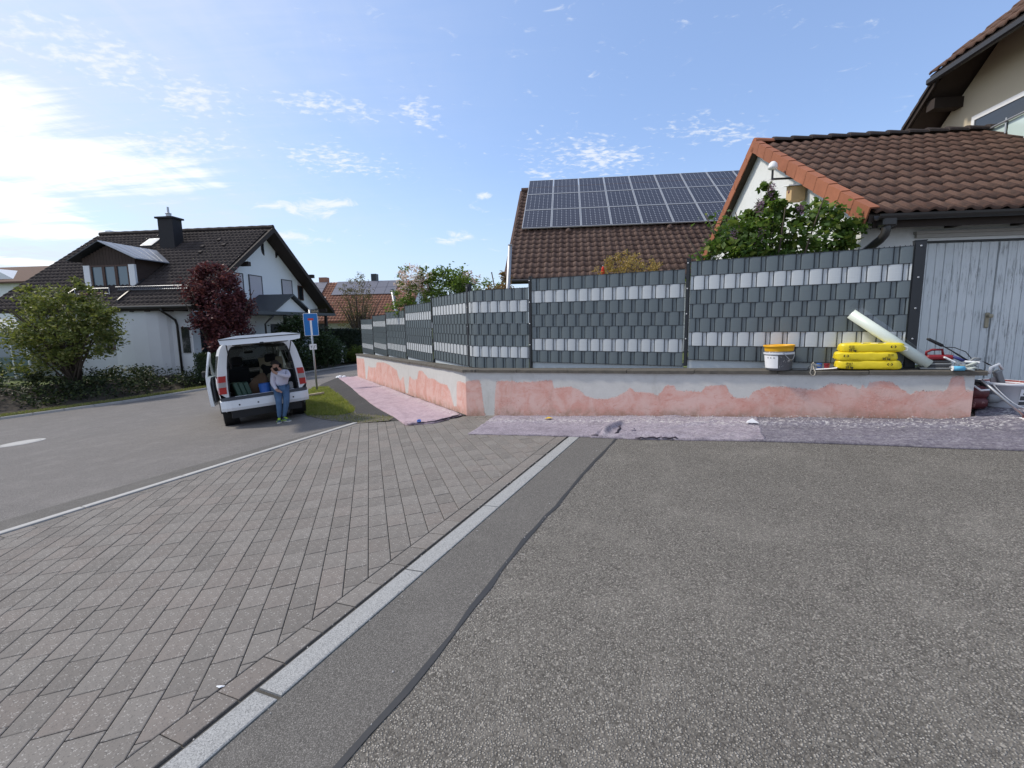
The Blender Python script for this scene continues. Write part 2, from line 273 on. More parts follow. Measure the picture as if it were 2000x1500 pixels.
M['red_lens'] = plain('red_lamp_lens', (.42, .02, .018), .2, .1); M['white_lens'] = plain('clear_lamp_lens', (.36, .33, .33), .2, .2); M['interior'] = plain('dark_interior_cloth', (.02, .021, .024), .9, .2); M['headliner'] = plain('grey_headliner', (.10, .10, .095), .9, .1); M['beige_cloth'] = plain('beige_cloth', (.36, .31, .22), .95, .15, 10); M['brown_cloth'] = plain('brown_cloth', (.15, .095, .06), .95, .2, 8)
M['green_plastic'] = plain('dark_green_plastic', (.035, .075, .055), .5, .15); M['blue_plastic'] = plain('blue_plastic', (.03, .12, .42), .4, .15); M['yellow_green'] = plain('lime_plastic', (.45, .5, .05), .5, .1); M['cargo_floor'] = plain('worn_cargo_floor', (.20, .21, .22), .6, .3, 8)
M['sign_blue'] = plain('blue_sign_face', (.012, .15, .42), .35, .05); M['sign_white'] = plain('white_sign_face', (.78, .78, .78), .4, .03); M['sign_red'] = plain('red_sign_face', (.55, .045, .03), .4, .05); M['sign_back'] = plain('dark_sign_face', (.05, .055, .05), .5, .1)
M['skin'] = plain('skin', (.42, .24, .17), .55, .1, 20); M['hair'] = plain('dark_brown_hair', (.014, .010, .008), .7, .3, 60, .6, 120); M['sweater'] = plain('pale_lavender_sweater', (.62, .60, .68), .9, .06, 8, .3, 90); M['jeans'] = plain('washed_blue_jeans', (.075, .14, .24), .9, .35, 9, .3, 120); M['shoe'] = plain('grey_blue_sneaker', (.06, .10, .12), .7, .2); M['neon'] = plain('neon_yellow_trim', (.5, .75, .05), .6, .1); M['sole'] = plain('pale_shoe_sole', (.55, .55, .52), .8, .1); M['eye'] = plain('eye_dark', (.01, .008, .006), .2, .1)
M['yellow_sack'] = plain('yellow_plastic_sack', (.78, .60, .015), .42, .08, 9, .5, 14, spec=.5); M['print_black'] = plain('black_print', (.02, .018, .012), .6, .1); M['print_olive'] = plain('olive_print', (.22, .18, .01), .6, .1); M['paper'] = plain('white_paper', (.74, .75, .77), .8, .04); M['yellow_pail'] = plain('orange_yellow_plastic', (.78, .40, .012), .4, .12, 9)
def splat(name, base, spot, lo=.62):
    m = NT(name); v = m.coord(); c = m.mix(m.ramp(m.noise(16, 5, .7, v), lo, lo + .02), base, spot); m.color(c); m.set(.5); return m.m
M['grey_pail'] = splat('grey_pail_with_plaster_splashes', (.11, .115, .125), (.68, .68, .66)); M['white_pail'] = splat('white_pail_with_red_stains', (.60, .62, .66), (.25, .03, .02), .66); M['pail_inside'] = splat('red_mortar_crust', (.26, .045, .035), (.5, .3, .27), .6); M['dark_red'] = splat('dark_red_machine', (.09, .012, .014), (.28, .14, .13), .6)
M['film_roll'] = plain('milky_plastic_roll', (.66, .72, .64), .35, .05, 5, spec=.6); M['steel'] = plain('bare_steel', (.35, .35, .36), .4, .2, 20, metal=.8); M['red_box'] = plain('dark_red_plastic', (.20, .012, .018), .45, .15); M['orange'] = plain('orange_plastic', (.75, .17, .05), .5, .1); M['navy'] = plain('navy_plastic', (.025, .03, .14), .5, .1); M['cyan'] = plain('light_blue_fleece_roller', (.12, .42, .62), .9, .1); M['rope'] = plain('pale_rope', (.42, .38, .31), .95, .15, 30); M['glove'] = plain('grey_white_glove', (.42, .45, .42), .95, .2, 30); M['grey_plastic'] = plain('grey_plastic', (.22, .23, .235), .6, .2); M['birch'] = plain('pale_plywood', (.52, .37, .21), .8, .12, 9); M['stone_slab'] = plain('sandy_slab', (.50, .41, .30), .9, .12, 8)
M['crumb'] = plain('plaster_crumb', (.52, .49, .46), .95, .2, 20); M['yellow_leaf'] = plain('yellow_leaf', (.65, .42, .03), .7, .1)
# ------------------------------------------------------------------ mesh building helpers
WORLD = {}
class MB:
    def __init__(self): self.v = []; self.f = []; self.mi = []; self.cur = 0
    def add(self, pts): i = len(self.v); self.v += [tuple(p) for p in pts]; return i
    def face(self, idx, mi=None): self.f.append(tuple(idx)); self.mi.append(self.cur if mi is None else mi)
    def poly(self, pts, mi=None): i = self.add(pts); self.face(range(i, i + len(pts)), mi); return self
    def loft(self, rings, closed=True, cap0=True, cap1=True):
        n = len(rings[0]); ids = [self.add(r) for r in rings]
        for a, b in zip(ids, ids[1:]):
            for k in range(n if closed else n - 1): self.face((a + k, a + (k + 1) % n, b + (k + 1) % n, b + k))
        if cap0: self.face([ids[0] + k for k in range(n)][::-1])
        if cap1: self.face([ids[-1] + k for k in range(n)])
        return self
    def box(self, lo, hi, mx=None, bevel=0):
        (x0, y0, z0), (x1, y1, z1) = lo, hi
        if bevel:
            b = bevel
            def ring(z, s): return [(x0 + s, y0 + b, z), (x0 + b, y0 + s, z), (x1 - b, y0 + s, z), (x1 - s, y0 + b, z), (x1 - s, y1 - b, z), (x1 - b, y1 - s, z), (x0 + b, y1 - s, z), (x0 + s, y1 - b, z)]
            rings = [ring(z0, b), ring(z0 + b, 0), ring(z1 - b, 0), ring(z1, b)]
        else: rings = [[(x0, y0, z), (x1, y0, z), (x1, y1, z), (x0, y1, z)] for z in (z0, z1)]
        if mx is not None: rings = [[tuple(mx @ Vector(p)) for p in r] for r in rings]
        return self.loft(rings)
    def tube(self, path, r, n=8, caps=True):
        path = [Vector(p) for p in path]; rr = r if isinstance(r, (list, tuple)) else [r] * len(path); rings = []; prev = None
        for i, p in enumerate(path):
            d = (path[min(i + 1, len(path) - 1)] - path[max(i - 1, 0)]); d.normalize()
            if prev is None: a = d.orthogonal()
            else: a = prev - d * prev.dot(d)
            a.normalize(); prev = a; b = d.cross(a)
            rings.append([tuple(p + a * (rr[i] * math.cos(2 * math.pi * k / n)) + b * (rr[i] * math.sin(2 * math.pi * k / n))) for k in range(n)])
        return self.loft(rings, True, caps, caps)
    def lathe(self, prof, n=20, mx=None, cap0=True, cap1=True):
        rings = [[(r * math.cos(2 * math.pi * k / n), r * math.sin(2 * math.pi * k / n), z) for k in range(n)] for r, z in prof]
        if mx is not None: rings = [[tuple(mx @ Vector(p)) for p in g] for g in rings]
        return self.loft(rings, True, cap0, cap1)
    def prism(self, pts, depth):                    # pts: 3D polygon, depth: vector
        d = Vector(depth); return self.loft([pts, [tuple(Vector(p) + d) for p in pts]])
    def grid(self, fn, nu, nv):
        i0 = self.add([fn(u / nu, v / nv) for v in range(nv + 1) for u in range(nu + 1)])
        for v in range(nv):
            for u in range(nu):
                a = i0 + v * (nu + 1) + u; self.face((a, a + 1, a + nu + 2, a + nu + 1))
        return self
def make_mesh(name, mb, mats, smooth=False):
    me = bpy.data.meshes.new(name); me.from_pydata(mb.v, [], mb.f)
    for m in (mats if isinstance(mats, (list, tuple)) else [mats]): me.materials.append(m)
    if any(mb.mi): me.polygons.foreach_set('material_index', mb.mi)
    if smooth: me.polygons.foreach_set('use_smooth', [True] * len(me.polygons))
    me.update(); return me
def link(name, data, parent=None, mx=None):
    """mx: world matrix of the new object; the parent's world matrix is kept in WORLD"""
    o = bpy.data.objects.new(name, data); COL.objects.link(o); mx = mx if mx is not None else (WORLD[parent] if parent else Matrix.Identity(4))
    if parent is not None: o.parent = parent; o.matrix_local = WORLD[parent].inverted() @ mx
    else: o.matrix_world = mx
    WORLD[o] = mx.copy(); return o
def tag(o, label=None, cat=None, group=None, kind=None):
    for k, v in (('label', label), ('category', cat), ('group', group), ('kind', kind)):
        if v: o[k] = v
    return o
def thing(name, label, cat, mx=None, group=None):
    return tag(link(name, None, None, mx or Matrix.Identity(4)), label, cat, group)
def part(name, mb, mats, parent, smooth=False, mx=None):
    """mesh given in the parent's local space (or in the space of mx)"""
    return link(name, make_mesh(name, mb, mats, smooth), parent, mx)
def wpart(name, mb, mats, parent, smooth=False):
    """mesh given in world space"""
    inv = WORLD[parent].inverted(); mb.v = [tuple(inv @ Vector(p)) for p in mb.v]; return part(name, mb, mats, parent, smooth)
def solo(name, mb, mats, label, cat, mx=None, group=None, smooth=False):
    return tag(link(name, make_mesh(name, mb, mats, smooth), None, mx or Matrix.Identity(4)), label, cat, group)
def struct(name, mb, mats, smooth=False, parent=None):
    o = link(name, make_mesh(name, mb, mats, smooth), parent)
    return tag(o, kind='structure')
def T(x, y, z): return Matrix.Translation((x, y, z))
def frame(o, x, y):
    x = Vector(x).normalized(); y = Vector(y); y = (y - x * y.dot(x)).normalized(); z = x.cross(y)
    return Matrix(((x.x, y.x, z.x, o[0]), (x.y, y.y, z.y, o[1]), (x.z, y.z, z.z, o[2]), (0, 0, 0, 1)))
def copy_tree(o, parent=None, mx=None):
    c = o.copy(); COL.objects.link(c)
    if parent is not None: c.parent = parent; WORLD[c] = WORLD[parent] @ o.matrix_local
    else: c.matrix_world = mx; WORLD[c] = mx.copy()
    for ch in list(o.children): copy_tree(ch, c)
    return c
def text(s, size, mat, parent, mx, name='printed_text', bold=0.0):
    cu = bpy.data.curves.new(name, 'FONT'); cu.body = s; cu.size = size; cu.align_x = 'CENTER'; cu.align_y = 'CENTER'; cu.extrude = .0006; cu.offset = bold; cu.materials.append(mat)
    tmp = bpy.data.objects.new('tmp', cu); COL.objects.link(tmp); bpy.context.view_layer.update(); me = bpy.data.meshes.new_from_object(tmp.evaluated_get(bpy.context.evaluated_depsgraph_get())); bpy.data.objects.remove(tmp); me.name = name
    return link(name, me, parent, mx)
def ground_z(x, y): return -1.507 + .0796 * x - .0129 * y
GN = Vector((-.0796, .0129, 1)).normalized()
def gp(x, y, h=0.): return (x, y, ground_z(x, y) + h)
GD, GB = Vector((.99333, -.1153, 0)), Vector((.1153, .99333, 0))        # street grid of the houses: along and back
def grid_mx(p, q, z=0.): return frame(GD * p + GB * q + Vector((0, 0, z)), GD, GB)
# ------------------------------------------------------------------ ground
def sheet(name, pts, mat, h, kind=True):
    mb = MB(); mb.poly([gp(x, y, h) for x, y in pts]); return struct(name, mb, mat)
D, N, P0 = Vector((.42, .9075)), Vector((-.9075, .42)), Vector((-.118, 3.811))
def st(s, t): p = P0 + D * s + N * t; return (p.x, p.y)
mb = MB(); mb.poly([(-400, -60, -8.0), (400, -60, -8.0), (400, 700, -8.0), (-400, 700, -8.0)]); struct('ground', mb, M['lawn'])
SEAM = [(-9, -.5), (-2.331, -.496), (-1.9, -.52), (-1.2, -.485), (-.5, -.45), (.2, -.47), (.9, -.455), (1.7, -.475), (2.17, -.48), (3.2, -.48)]
seam_w = [(.026 + .008 * math.sin(i * 2.3)) for i in range(len(SEAM))]
sheet('driveway', [st(s, t) for s, t in SEAM] + [(5.1, 5.25), (6.5, 9), (16, 9), (16, -9), (-2, -9)], M['driveway'], 0)
sheet('asphalt_strip', [st(-9, 0), st(3.3, 0)] + [st(s, t) for s, t in SEAM[::-1]], M['strip'], 0)
sm = []
for i in range(60):
    s = -9 + i * 12.2 / 59; t = np.interp(s, [a for a, b in SEAM], [b for a, b in SEAM]); w = .016 + .012 * noise.noise((s * 2.9, 3, 0)); sm.append((s, t + .014 * noise.noise((s * 4, 9, 1)), max(.009, w)))
mb = MB(); a = mb.add([gp(*st(s, t + w), .004) for s, t, w in sm] + [gp(*st(s, t - w), .004) for s, t, w in sm])
for i in range(59): mb.face((a + i, a + i + 1, a + 61 + i, a + 60 + i))
struct('tar_seam', mb, M['seam'])
sheet('road', [(-60, -20), st(-9, 4.67), st(5.35, 4.67), (-2.93, 8.75), (-.835, 8.38), (-6.83, 20.55), (-2, 24), (25, 40), (25, 80), (-60, 80)], M['road'], 0)
STRIP = [(-9, .62), (-2.0, .5), (-.9, .47), (.3, .44), (1.6, .26), (3.2, .16), (4.4, .13), (5.0, .1)]
sheet('asphalt_strip', [st(-9, 4.675), st(3.2, 4.675)] + [st(s, 4.67 + t) for s, t in STRIP[::-1][2:]], M['strip'], .004)
path_pts = [(-7.2, 17.0), (-6.66, 16.71), (-4.97, 13.35), (-3.6, 10.48), (-3.3, 9.7), (-2.95, 8.8), (-.84, 8.40), (-6.85, 20.6), (-7.2, 21.3), (-8.0, 21.2), (-7.6, 18.5)]
sheet('footpath', path_pts, M['path'], .004)
# grass patch with its soil
grass_poly = [(-6.88, 15.4), (-7.33, 17.06), (-6.66, 16.71), (-4.97, 13.35), (-3.6, 10.48), (-3.47, 10.02), (-3.73, 9.79), (-4.57, 10.22), (-5.3, 11.6)]
sheet('grass_soil', grass_poly, M['lawn'], .010)
def in_poly(x, y, P):
    c = False; j = len(P) - 1
    for i in range(len(P)):
        (xi, yi), (xj, yj) = P[i], P[j]
        if (yi > y) != (yj > y) and x < (xj - xi) * (y - yi) / (yj - yi) + xi: c = not c
        j = i
    return c
def np_mesh(name, verts, faces, mats):
    """verts (n,3), faces (m,4) numpy"""
    me = bpy.data.meshes.new(name); me.vertices.add(len(verts)); me.vertices.foreach_set('co', verts.astype(np.float32).ravel()); k = faces.shape[1]
    me.loops.add(faces.size); me.loops.foreach_set('vertex_index', faces.astype(np.int32).ravel()); me.polygons.add(len(faces)); me.polygons.foreach_set('loop_start', np.arange(0, faces.size, k, dtype=np.int32)); me.polygons.foreach_set('loop_total', np.full(len(faces), k, dtype=np.int32))
    for m in (mats if isinstance(mats, (list, tuple)) else [mats]): me.materials.append(m)
    me.update(calc_edges=True); return me
def blades(poly, n, h0, h1, w, zfn=ground_z, lean=.5):
    xs = np.array([p[0] for p in poly]); ys = np.array([p[1] for p in poly]); pts = []
    while len(pts) < n:
        x, y = random.uniform(xs.min(), xs.max()), random.uniform(ys.min(), ys.max())
        if in_poly(x, y, poly): pts.append((x, y, zfn(x, y)))
    p = np.array(pts); a = RNG.uniform(0, 2 * np.pi, n); hh = RNG.uniform(h0, h1, n); dx, dy = np.cos(a) * w, np.sin(a) * w; lx, ly = RNG.normal(0, lean, n) * hh, RNG.normal(0, lean, n) * hh
    v = np.zeros((n, 4, 3)); v[:, 0] = p + np.stack([-dx, -dy, 0 * dx], 1); v[:, 1] = p + np.stack([dx, dy, 0 * dx], 1); v[:, 2] = p + np.stack([lx + dx * .3, ly + dy * .3, hh], 1); v[:, 3] = p + np.stack([lx - dx * .3, ly - dy * .3, hh], 1)
    return v.reshape(-1, 3), np.arange(4 * n).reshape(n, 4)
M['grass'] = leafmat('grass_blades', (.17, .20, .04), (.30, .32, .08), (.34, .29, .13), .4, (.11, .14, .035)); M['dry_grass'] = leafmat('dry_grass_blades', (.24, .22, .08), (.17, .20, .05), (.3, .25, .14), .3)
v, f = blades(grass_poly, 20000, .025, .085, .006); tag(link('grass', np_mesh('grass', v, f, M['grass'])), kind='stuff')
weed_poly = [(-4.5, 10.10), (-3.73, 9.28), (-2.9, 8.60), (-2.31, 8.56), (-2.28, 8.9), (-3.3, 9.75), (-3.5, 10.05), (-4.4, 10.3)]
sheet('grass_soil', weed_poly, M['gritty_soil'], .007)
v, f = blades(weed_poly, 1300, .015, .045, .006); tag(link('weeds', np_mesh('weeds', v, f, M['dry_grass'])), kind='stuff')
# ------------------------------------------------------------------ paving
def clip(poly, a, b):                                    # keep the left side of a->b
    out = []; 
    def side(p): return (b[0] - a[0]) * (p[1] - a[1]) - (b[1] - a[1]) * (p[0] - a[0])
    for i in range(len(poly)):
        p, q = poly[i], poly[(i + 1) % len(poly)]; sp, sq = side(p), side(q)
        if sp >= 0: out.append(p)
        if (sp >= 0) != (sq >= 0): t = sp / (sp - sq); out.append((p[0] + (q[0] - p[0]) * t, p[1] + (q[1] - p[1]) * t))
    return out
def area(P): return .5 * sum(P[i][0] * P[(i + 1) % len(P)][1] - P[(i + 1) % len(P)][0] * P[i][1] for i in range(len(P)))
mb = MB(); mb.poly([gp(*p, -.012) for p in (st(-9, .0), st(5.2, -.01), (-.84, 8.42), (-2.95, 8.82), st(5.3, 4.67), st(-9, 4.67))]); paving = struct('paved_strip', mb, M['joint'])
def slab_mesh(P, h=0., gap=.004, bev=.006, depth=.04, tilt=(0, 0)):
    cx, cy = sum(p[0] for p in P) / len(P), sum(p[1] for p in P) / len(P); mb_ = MB()
    def ring(ins, z):
        o = []
        n = len(P)
        for i in range(n):
            p0, p1, p2 = Vector(P[i - 1]), Vector(P[i]), Vector(P[(i + 1) % n]); e1, e2 = (p1 - p0).normalized(), (p2 - p1).normalized(); n1, n2 = Vector((-e1.y, e1.x)), Vector((-e2.y, e2.x)); b_ = n1 + n2; k = max(.35, 1 + n1.dot(n2)); q = p1 + b_ * (ins / k)
            o.append((q.x, q.y, ground_z(q.x, q.y) + z + h + tilt[0] * (q.x - cx) + tilt[1] * (q.y - cy)))
        return o
    mb_.loft([ring(gap, -depth), ring(gap, -bev * .6), ring(gap + bev, 0)], True, False, True); return mb_
E1, E2 = Vector((-.291, .9567)), Vector((.9567, .291)); A0 = Vector((-2.69, 8.552)); slabs = []
edges = [(st(-9, .335), st(9, .335)), (st(9, 4.42), st(-9, 4.42)), ((-.30, 7.95), (-.95, 8.16)), ((-.95, 8.16), (-3.2, 8.70))]
for ci in range(-60, 34):
    for cj in range(-55, 22):
        o = A0 + E2 * (ci * .15) + E1 * (cj * .245 - ci * .07); P = [o, o + E2 * .15, o + E2 * .15 + E1 * .245, o + E1 * .245]; c = o + E2 * .075 + E1 * .12
        if c.y < .9 or c.x < -9: continue
        P = [(p.x, p.y) for p in P]
        for a, b in edges:
            if P: P = clip(P, a, b)
        if len(P) >= 3 and area(P) > .0018: slabs.append(P)
def row(t0, t1, s0, s1, step, jit=0.):
    o = []; s = s0
    while s < s1: o.append([st(s, t0), st(s + step, t0), st(s + step, t1), st(s, t1)][::-1] if False else [st(s, t0), st(s + step, t0), st(s + step, t1), st(s, t1)]); s += step
    return o
slabs += [P if area(P) > 0 else P[::-1] for P in row(.183, .333, -3.9, 4.6, .237) + row(4.424, 4.562, -4, 3.2, .237)]
tr = [(-.32, 7.97), (-.97, 8.18)]; tr2 = [(-.26, 8.1), (-.90, 8.30)]
for k in range(4):
    l = lambda a, b, t: (a[0] + (b[0] - a[0]) * t, a[1] + (b[1] - a[1]) * t); P = [l(*tr, k / 4), l(*tr2, k / 4), l(*tr2, (k + 1) / 4), l(*tr, (k + 1) / 4)]; slabs.append(P if area(P) > 0 else P[::-1])
def cen(P): return (sum(p[0] for p in P) / len(P), sum(p[1] for p in P) / len(P))
def seen(P):
    x, y = cen(P); z = ground_z(x, y); d = x * fw.x + y * fw.y + z * fw.z
    if d < .3: return False
    px, py = 1000 + 911.6 * (x * rt.x + y * rt.y + z * rt.z) / d, 750 - 911.6 * (x * up.x + y * up.y + z * up.z) / d; return -60 < px < 2060 and -60 < py < 1570
vis = sorted([P for P in slabs if seen(P)], key=lambda P: math.hypot(*cen(P))); hid = [P for P in slabs if not seen(P)]
rest = MB()
def merge(dst, src): i = len(dst.v); dst.v += src.v; dst.f += [tuple(i + k for k in f) for f in src.f]; dst.mi += src.mi
for i, P in enumerate(vis + hid):
    m_ = slab_mesh(P, random.uniform(-.001, .0015), .0026, .004, .04, (random.gauss(0, .004), random.gauss(0, .004)))
    if i < 300:
        x, y = cen(P); z = ground_z(x, y); m_.v = [(a - x, b - y, c - z) for a, b, c in m_.v]; link('paver', make_mesh('paver', m_, M['paver']), paving, T(x, y, z))
    else: merge(rest, m_)
tag(link('pavers', make_mesh('pavers', rest, M['paver']), paving), kind='stuff')
# white granite kerb stones, flush, and the pale concrete kerb on the road side
js = [-5.4, -4.3, -3.23, -2.166, -1.095, 0., 1.127, 2.2, 3.3]; kerb = thing('granite_kerb', 'flush white granite kerb line between the pavers and the driveway', 'kerb', T(*gp(*st(0, .08))))
for a, b in zip(js, js[1:]):
    g = .016 if abs(b + 2.166) < .01 else .006; P = [st(a + .006, .012), st(b - g, .012), st(b - g, .155), st(a + .006, .155)]; P = P if area(P) > 0 else P[::-1]
    wpart('kerb_stone', slab_mesh(P, .003 + random.uniform(-.001, .002), 0, .006, .06), M['granite'], kerb)
kerb2 = thing('concrete_kerb', 'thin pale concrete kerb line between the pavers and the road', 'kerb', T(*gp(*st(0, 4.61))))
js2 = [-5.3, -4.2, -3.05, -2.04, -.95, .1, 1.2, 2.3, 3.2]
for a, b in zip(js2, js2[1:]):
    P = [st(a + .005, 4.568), st(b - .005, 4.568), st(b - .005, 4.672), st(a + .005, 4.672)]; P = P if area(P) > 0 else P[::-1]; wpart('kerb_stone', slab_mesh(P, .018, 0, .008, .08), M['kerb'], kerb2)
# manhole in the road
mb = MB(); mh = frame(gp(-11.0, 10.2, .0), (1, 0, .0796), (0, 1, -.0129)); mb.lathe([(.40, -.02), (.40, .006), (.385, .010), (.33, .010), (.325, .002), (.318, .002), (.312, .011), (0.01, .012)], 36, mh)
solo('manhole_cover', mb, M['kerb'], 'pale round manhole cover set into the road at far left', 'manhole cover')
mb = MB(); rr = [(.27 * math.cos(a) * (1 + .12 * math.sin(3 * a + 1)), .24 * math.sin(a) * (1 + .1 * math.cos(2 * a))) for a in [k * 2 * math.pi / 14 for k in range(14)]]
sl = frame(gp(-6.02, 14.05, .05), (1, 0, .14), (0, 1, -.06)); mb.prism([tuple(sl @ Vector((x, y, 0))) for x, y in rr], (0, 0, .05)); solo('stone_slab', mb, M['stone_slab'], 'sandy coloured flat slab lying on the grass beside the van', 'slab')
# far kerb and garden bank on the left
KL = [(-26, 10.2), (-22, 13.4), (-18.25, 16.34), (-17.0, 17.45), (-15.71, 18.6), (-14.85, 20.3), (-14.0, 22.5), (-13.2, 25), (-12.3, 28), (-11.0, 30.6), (-8.6, 32.4), (-4, 33.8), (4, 35.5), (14, 38)]
def offs(path, d):
    o = []
    for i, p in enumerate(path):
        a, b = Vector(path[max(0, i - 1)]), Vector(path[min(len(path) - 1, i + 1)]); t = (b - a).normalized(); o.append((p[0] - t.y * d, p[1] + t.x * d))
    return o
fk = thing('far_kerb', 'low grey kerb along the planted bank on the far side of the road', 'kerb', T(*gp(-16, 18.3)))
for i in range(len(KL) - 1):
    (x0, y0), (x1, y1) = KL[i], KL[i + 1]; n = max(1, round(math.hypot(x1 - x0, y1 - y0) / 1.0)); q0, q1 = offs(KL, .12)[i], offs(KL, .12)[i + 1]
    for k in range(n):
        if i > 7 and k % 2: pass
        a, b = k / n + .004, (k + 1) / n - .004; L_ = lambda u, w, t: (u[0] + (w[0] - u[0]) * t, u[1] + (w[1] - u[1]) * t); P = [L_(KL[i], KL[i + 1], a), L_(KL[i], KL[i + 1], b), L_(q0, q1, b), L_(q0, q1, a)]; P = P if area(P) > 0 else P[::-1]; wpart('kerb_stone', slab_mesh(P, .09, 0, .012, .14), M['kerb'], fk)
def bank_z(x, y, t):                                     # t: metres behind the kerb
    g = ground_z(x, y); tgt = -2.42; k = min(1, max(0, (t - 1.0) / 2.6)); k = k * k * (3 - 2 * k); return (g + .085) * (1 - k) + max(tgt, g + .1) * k
rows = [.1, .6, 1.0, 1.6, 2.2, 2.9, 3.6, 4.6]
mb = MB(); ids = []
for t in rows: ids.append(mb.add([(x, y, bank_z(x, y, t)) for x, y in offs(KL, t)]))
for a, b in zip(ids, ids[1:]):
    for k in range(len(KL) - 1): mb.face((a + k, a + k + 1, b + k + 1, b + k))
struct('garden_bank', mb, M['soil'], True)
mb = MB(); mb.poly([(-90, 10, -2.47), (-20.5, 19.2, -2.47), (-17.4, 23.5, -2.47), (-15.3, 31, -2.47), (-10, 36.5, -2.47), (20, 41.5, -2.47), (60, 120, -2.47), (-90, 120, -2.47)]); struct('garden_ground', mb, M['lawn'])
mb = MB(); A_ = offs(KL, .13); B_ = offs(KL, .95); a = mb.add([gp(x, y, .10) for x, y in A_[:8]] + [(x, y, bank_z(x, y, .95) + .012) for x, y in B_[:8]])
for k in range(7): mb.face((a + k, a + k + 1, a + 9 + k, a + 8 + k))
struct('verge', mb, M['lawn'])
vp = A_[1:7] + B_[1:7][::-1]; v, f = blades(vp, 9000, .03, .09, .012, lambda x, y: ground_z(x, y) + .10); tag(link('verge_grass', np_mesh('verge_grass', v, f, M['dry_grass'])), kind='stuff')
mb = MB(); mb.poly([(-.86, 8.7, -.95), (5.1, 5.6, -.75), (12, 12, -.6), (10, 60, -2.2), (-6, 40, -2.4), (-6.6, 21.0, -1.5)]); struct('garden_lawn', mb, M['lawn'])
# ------------------------------------------------------------------ garden wall
WL, WC, WR = Vector((-6.83, 20.55)), Vector((-.835, 8.375)), Vector((5.136, 5.13))
RB = [(0.003, 0.175), (0.142, 0.145), (0.291, 0.143), (0.328, 0.257), (0.36, 0.533), (0.394, 0.782), (0.585, 0.782), (0.602, 0.524), (0.619, 0.251), (0.66, 0.151), (1.001, 0.144), (1.025, 0.172), (1.341, 0.154), (1.701, 0.123), (1.723, 0.25), (2.024, 0.223), (2.175, 0.281), (2.282, 0.371), (2.429, 0.407), (2.594, 0.411), (2.735, 0.377), (2.911, 0.283), (2.968, 0.213), (3.046, 0.279), (3.272, 0.293), (3.383, 0.328), (3.471, 0.212), (3.488, 0.18), (3.605, 0.173), (3.638, 0.242), (3.761, 0.252), (3.978, 0.254), (4.02, 0.189), (4.128, 0.163), (4.291, 0.16), (4.323, 0.245), (4.396, 0.329), (4.486, 0.334), (4.553, 0.312), (4.569, 0.331), (4.614, 0.246), (4.791, 0.167), (4.966, 0.17), (5.148, 0.179), (5.326, 0.201), (5.41, 0.161), (5.455, 0.112), (5.691, 0.134), (5.775, 0.186), (5.797, 0.105), (5.834, 0.185), (5.86, 0.091), (5.984, 0.076), (6.089, 0.101), (6.175, 0.177), (6.26, 0.233), (6.305, 0.187), (6.536, 0.181), (6.575, 0.155), (6.6, 0.017), (6.708, 0.01), (6.731, 0.176), (6.9, 0.187)]
LB = [(-0.005, 0.198), (0.075, 0.204), (0.318, 0.184), (0.5, 0.223), (0.514, 0.455), (0.54, 0.693), (0.701, 0.707), (0.904, 0.432), (1.084, 0.323), (1.525, 0.327), (2.012, 0.255), (2.372, 0.279), (2.928, 0.131), (3.22, 0.146), (3.383, 0.36), (3.748, 0.409), (4.161, 0.341), (4.397, 0.815), (4.659, 0.84), (4.834, 0.385), (5.253, 0.542), (5.513, 0.401), (5.603, 0.273), (6.593, 0.155), (7.436, 0.102), (8.744, 0.15), (8.976, 0.339), (10.132, 0.393), (10.525, 0.341), (11.035, 0.892), (11.32, 0.911), (11.393, 0.356), (11.547, 0.106), (13.6, 0.144)]
def cap_top(run, f): return -.838 + (.216 if run == 'R' else -.452) * f
wall = thing('garden_wall', 'low pink garden wall with scraped white patches and dark coping', 'wall', T(*gp(WC.x, WC.y)))
mb = MB(); paint, hts = [], []
def wall_face(a, b, run, prof, nu, nv):
    ln = (b - a).length; i0 = len(mb.v); us, hs = [p[0] for p in prof], [p[1] for p in prof]
    for j in range(nv + 1):
        for i in range(nu + 1):
            f = i / nu; p = a + (b - a) * f; zt, zb = cap_top(run, f) - .05, ground_z(p.x, p.y) - .06; z = zt + (zb - zt) * (j / nv); mb.v.append((p.x, p.y, z))
            dep = zt - z; u = f * ln; hh = np.interp(u, us, hs); near = min(abs(u - uu) + (0 if abs(dep - h_) < 0 else 0) for uu, h_ in prof)
            sd = dep - hh; lo, hi = np.interp(u - .05, us, hs), np.interp(u + .05, us, hs); slope = max(1.0, abs(hi - lo) / .1); paint.append(sd / slope); hts.append(z - (zb + .06))
    for j in range(nv):
        for i in range(nu):
            q = i0 + j * (nu + 1) + i; mb.face((q, q + nu + 1, q + nu + 2, q + 1) if run == 'R' else (q, q + 1, q + nu + 2, q + nu + 1))
wall_face(WC, WR, 'R', RB, 420, 24); wall_face(WC, WL, 'L', LB, 480, 24)
def off2(p, n, d): return Vector((p.x + n[0] * d, p.y + n[1] * d))
nR, nL = Vector((.476, .88)), Vector((.897, .442))
back_c = Vector((-.62, 8.72)); bR, bL = WR + nR * .36, WL + nL * .36
for a, b, run in ((WR, bR, 'R'), (bL, WL, 'L')):
    za, zb = cap_top(run, 1) - .05, -3; i = len(mb.v); mb.v += [(a.x, a.y, za), (b.x, b.y, za), (b.x, b.y, ground_z(b.x, b.y) - .1), (a.x, a.y, ground_z(a.x, a.y) - .1)]; mb.face((i, i + 3, i + 2, i + 1)); paint += [.2] * 4; hts += [.3] * 4
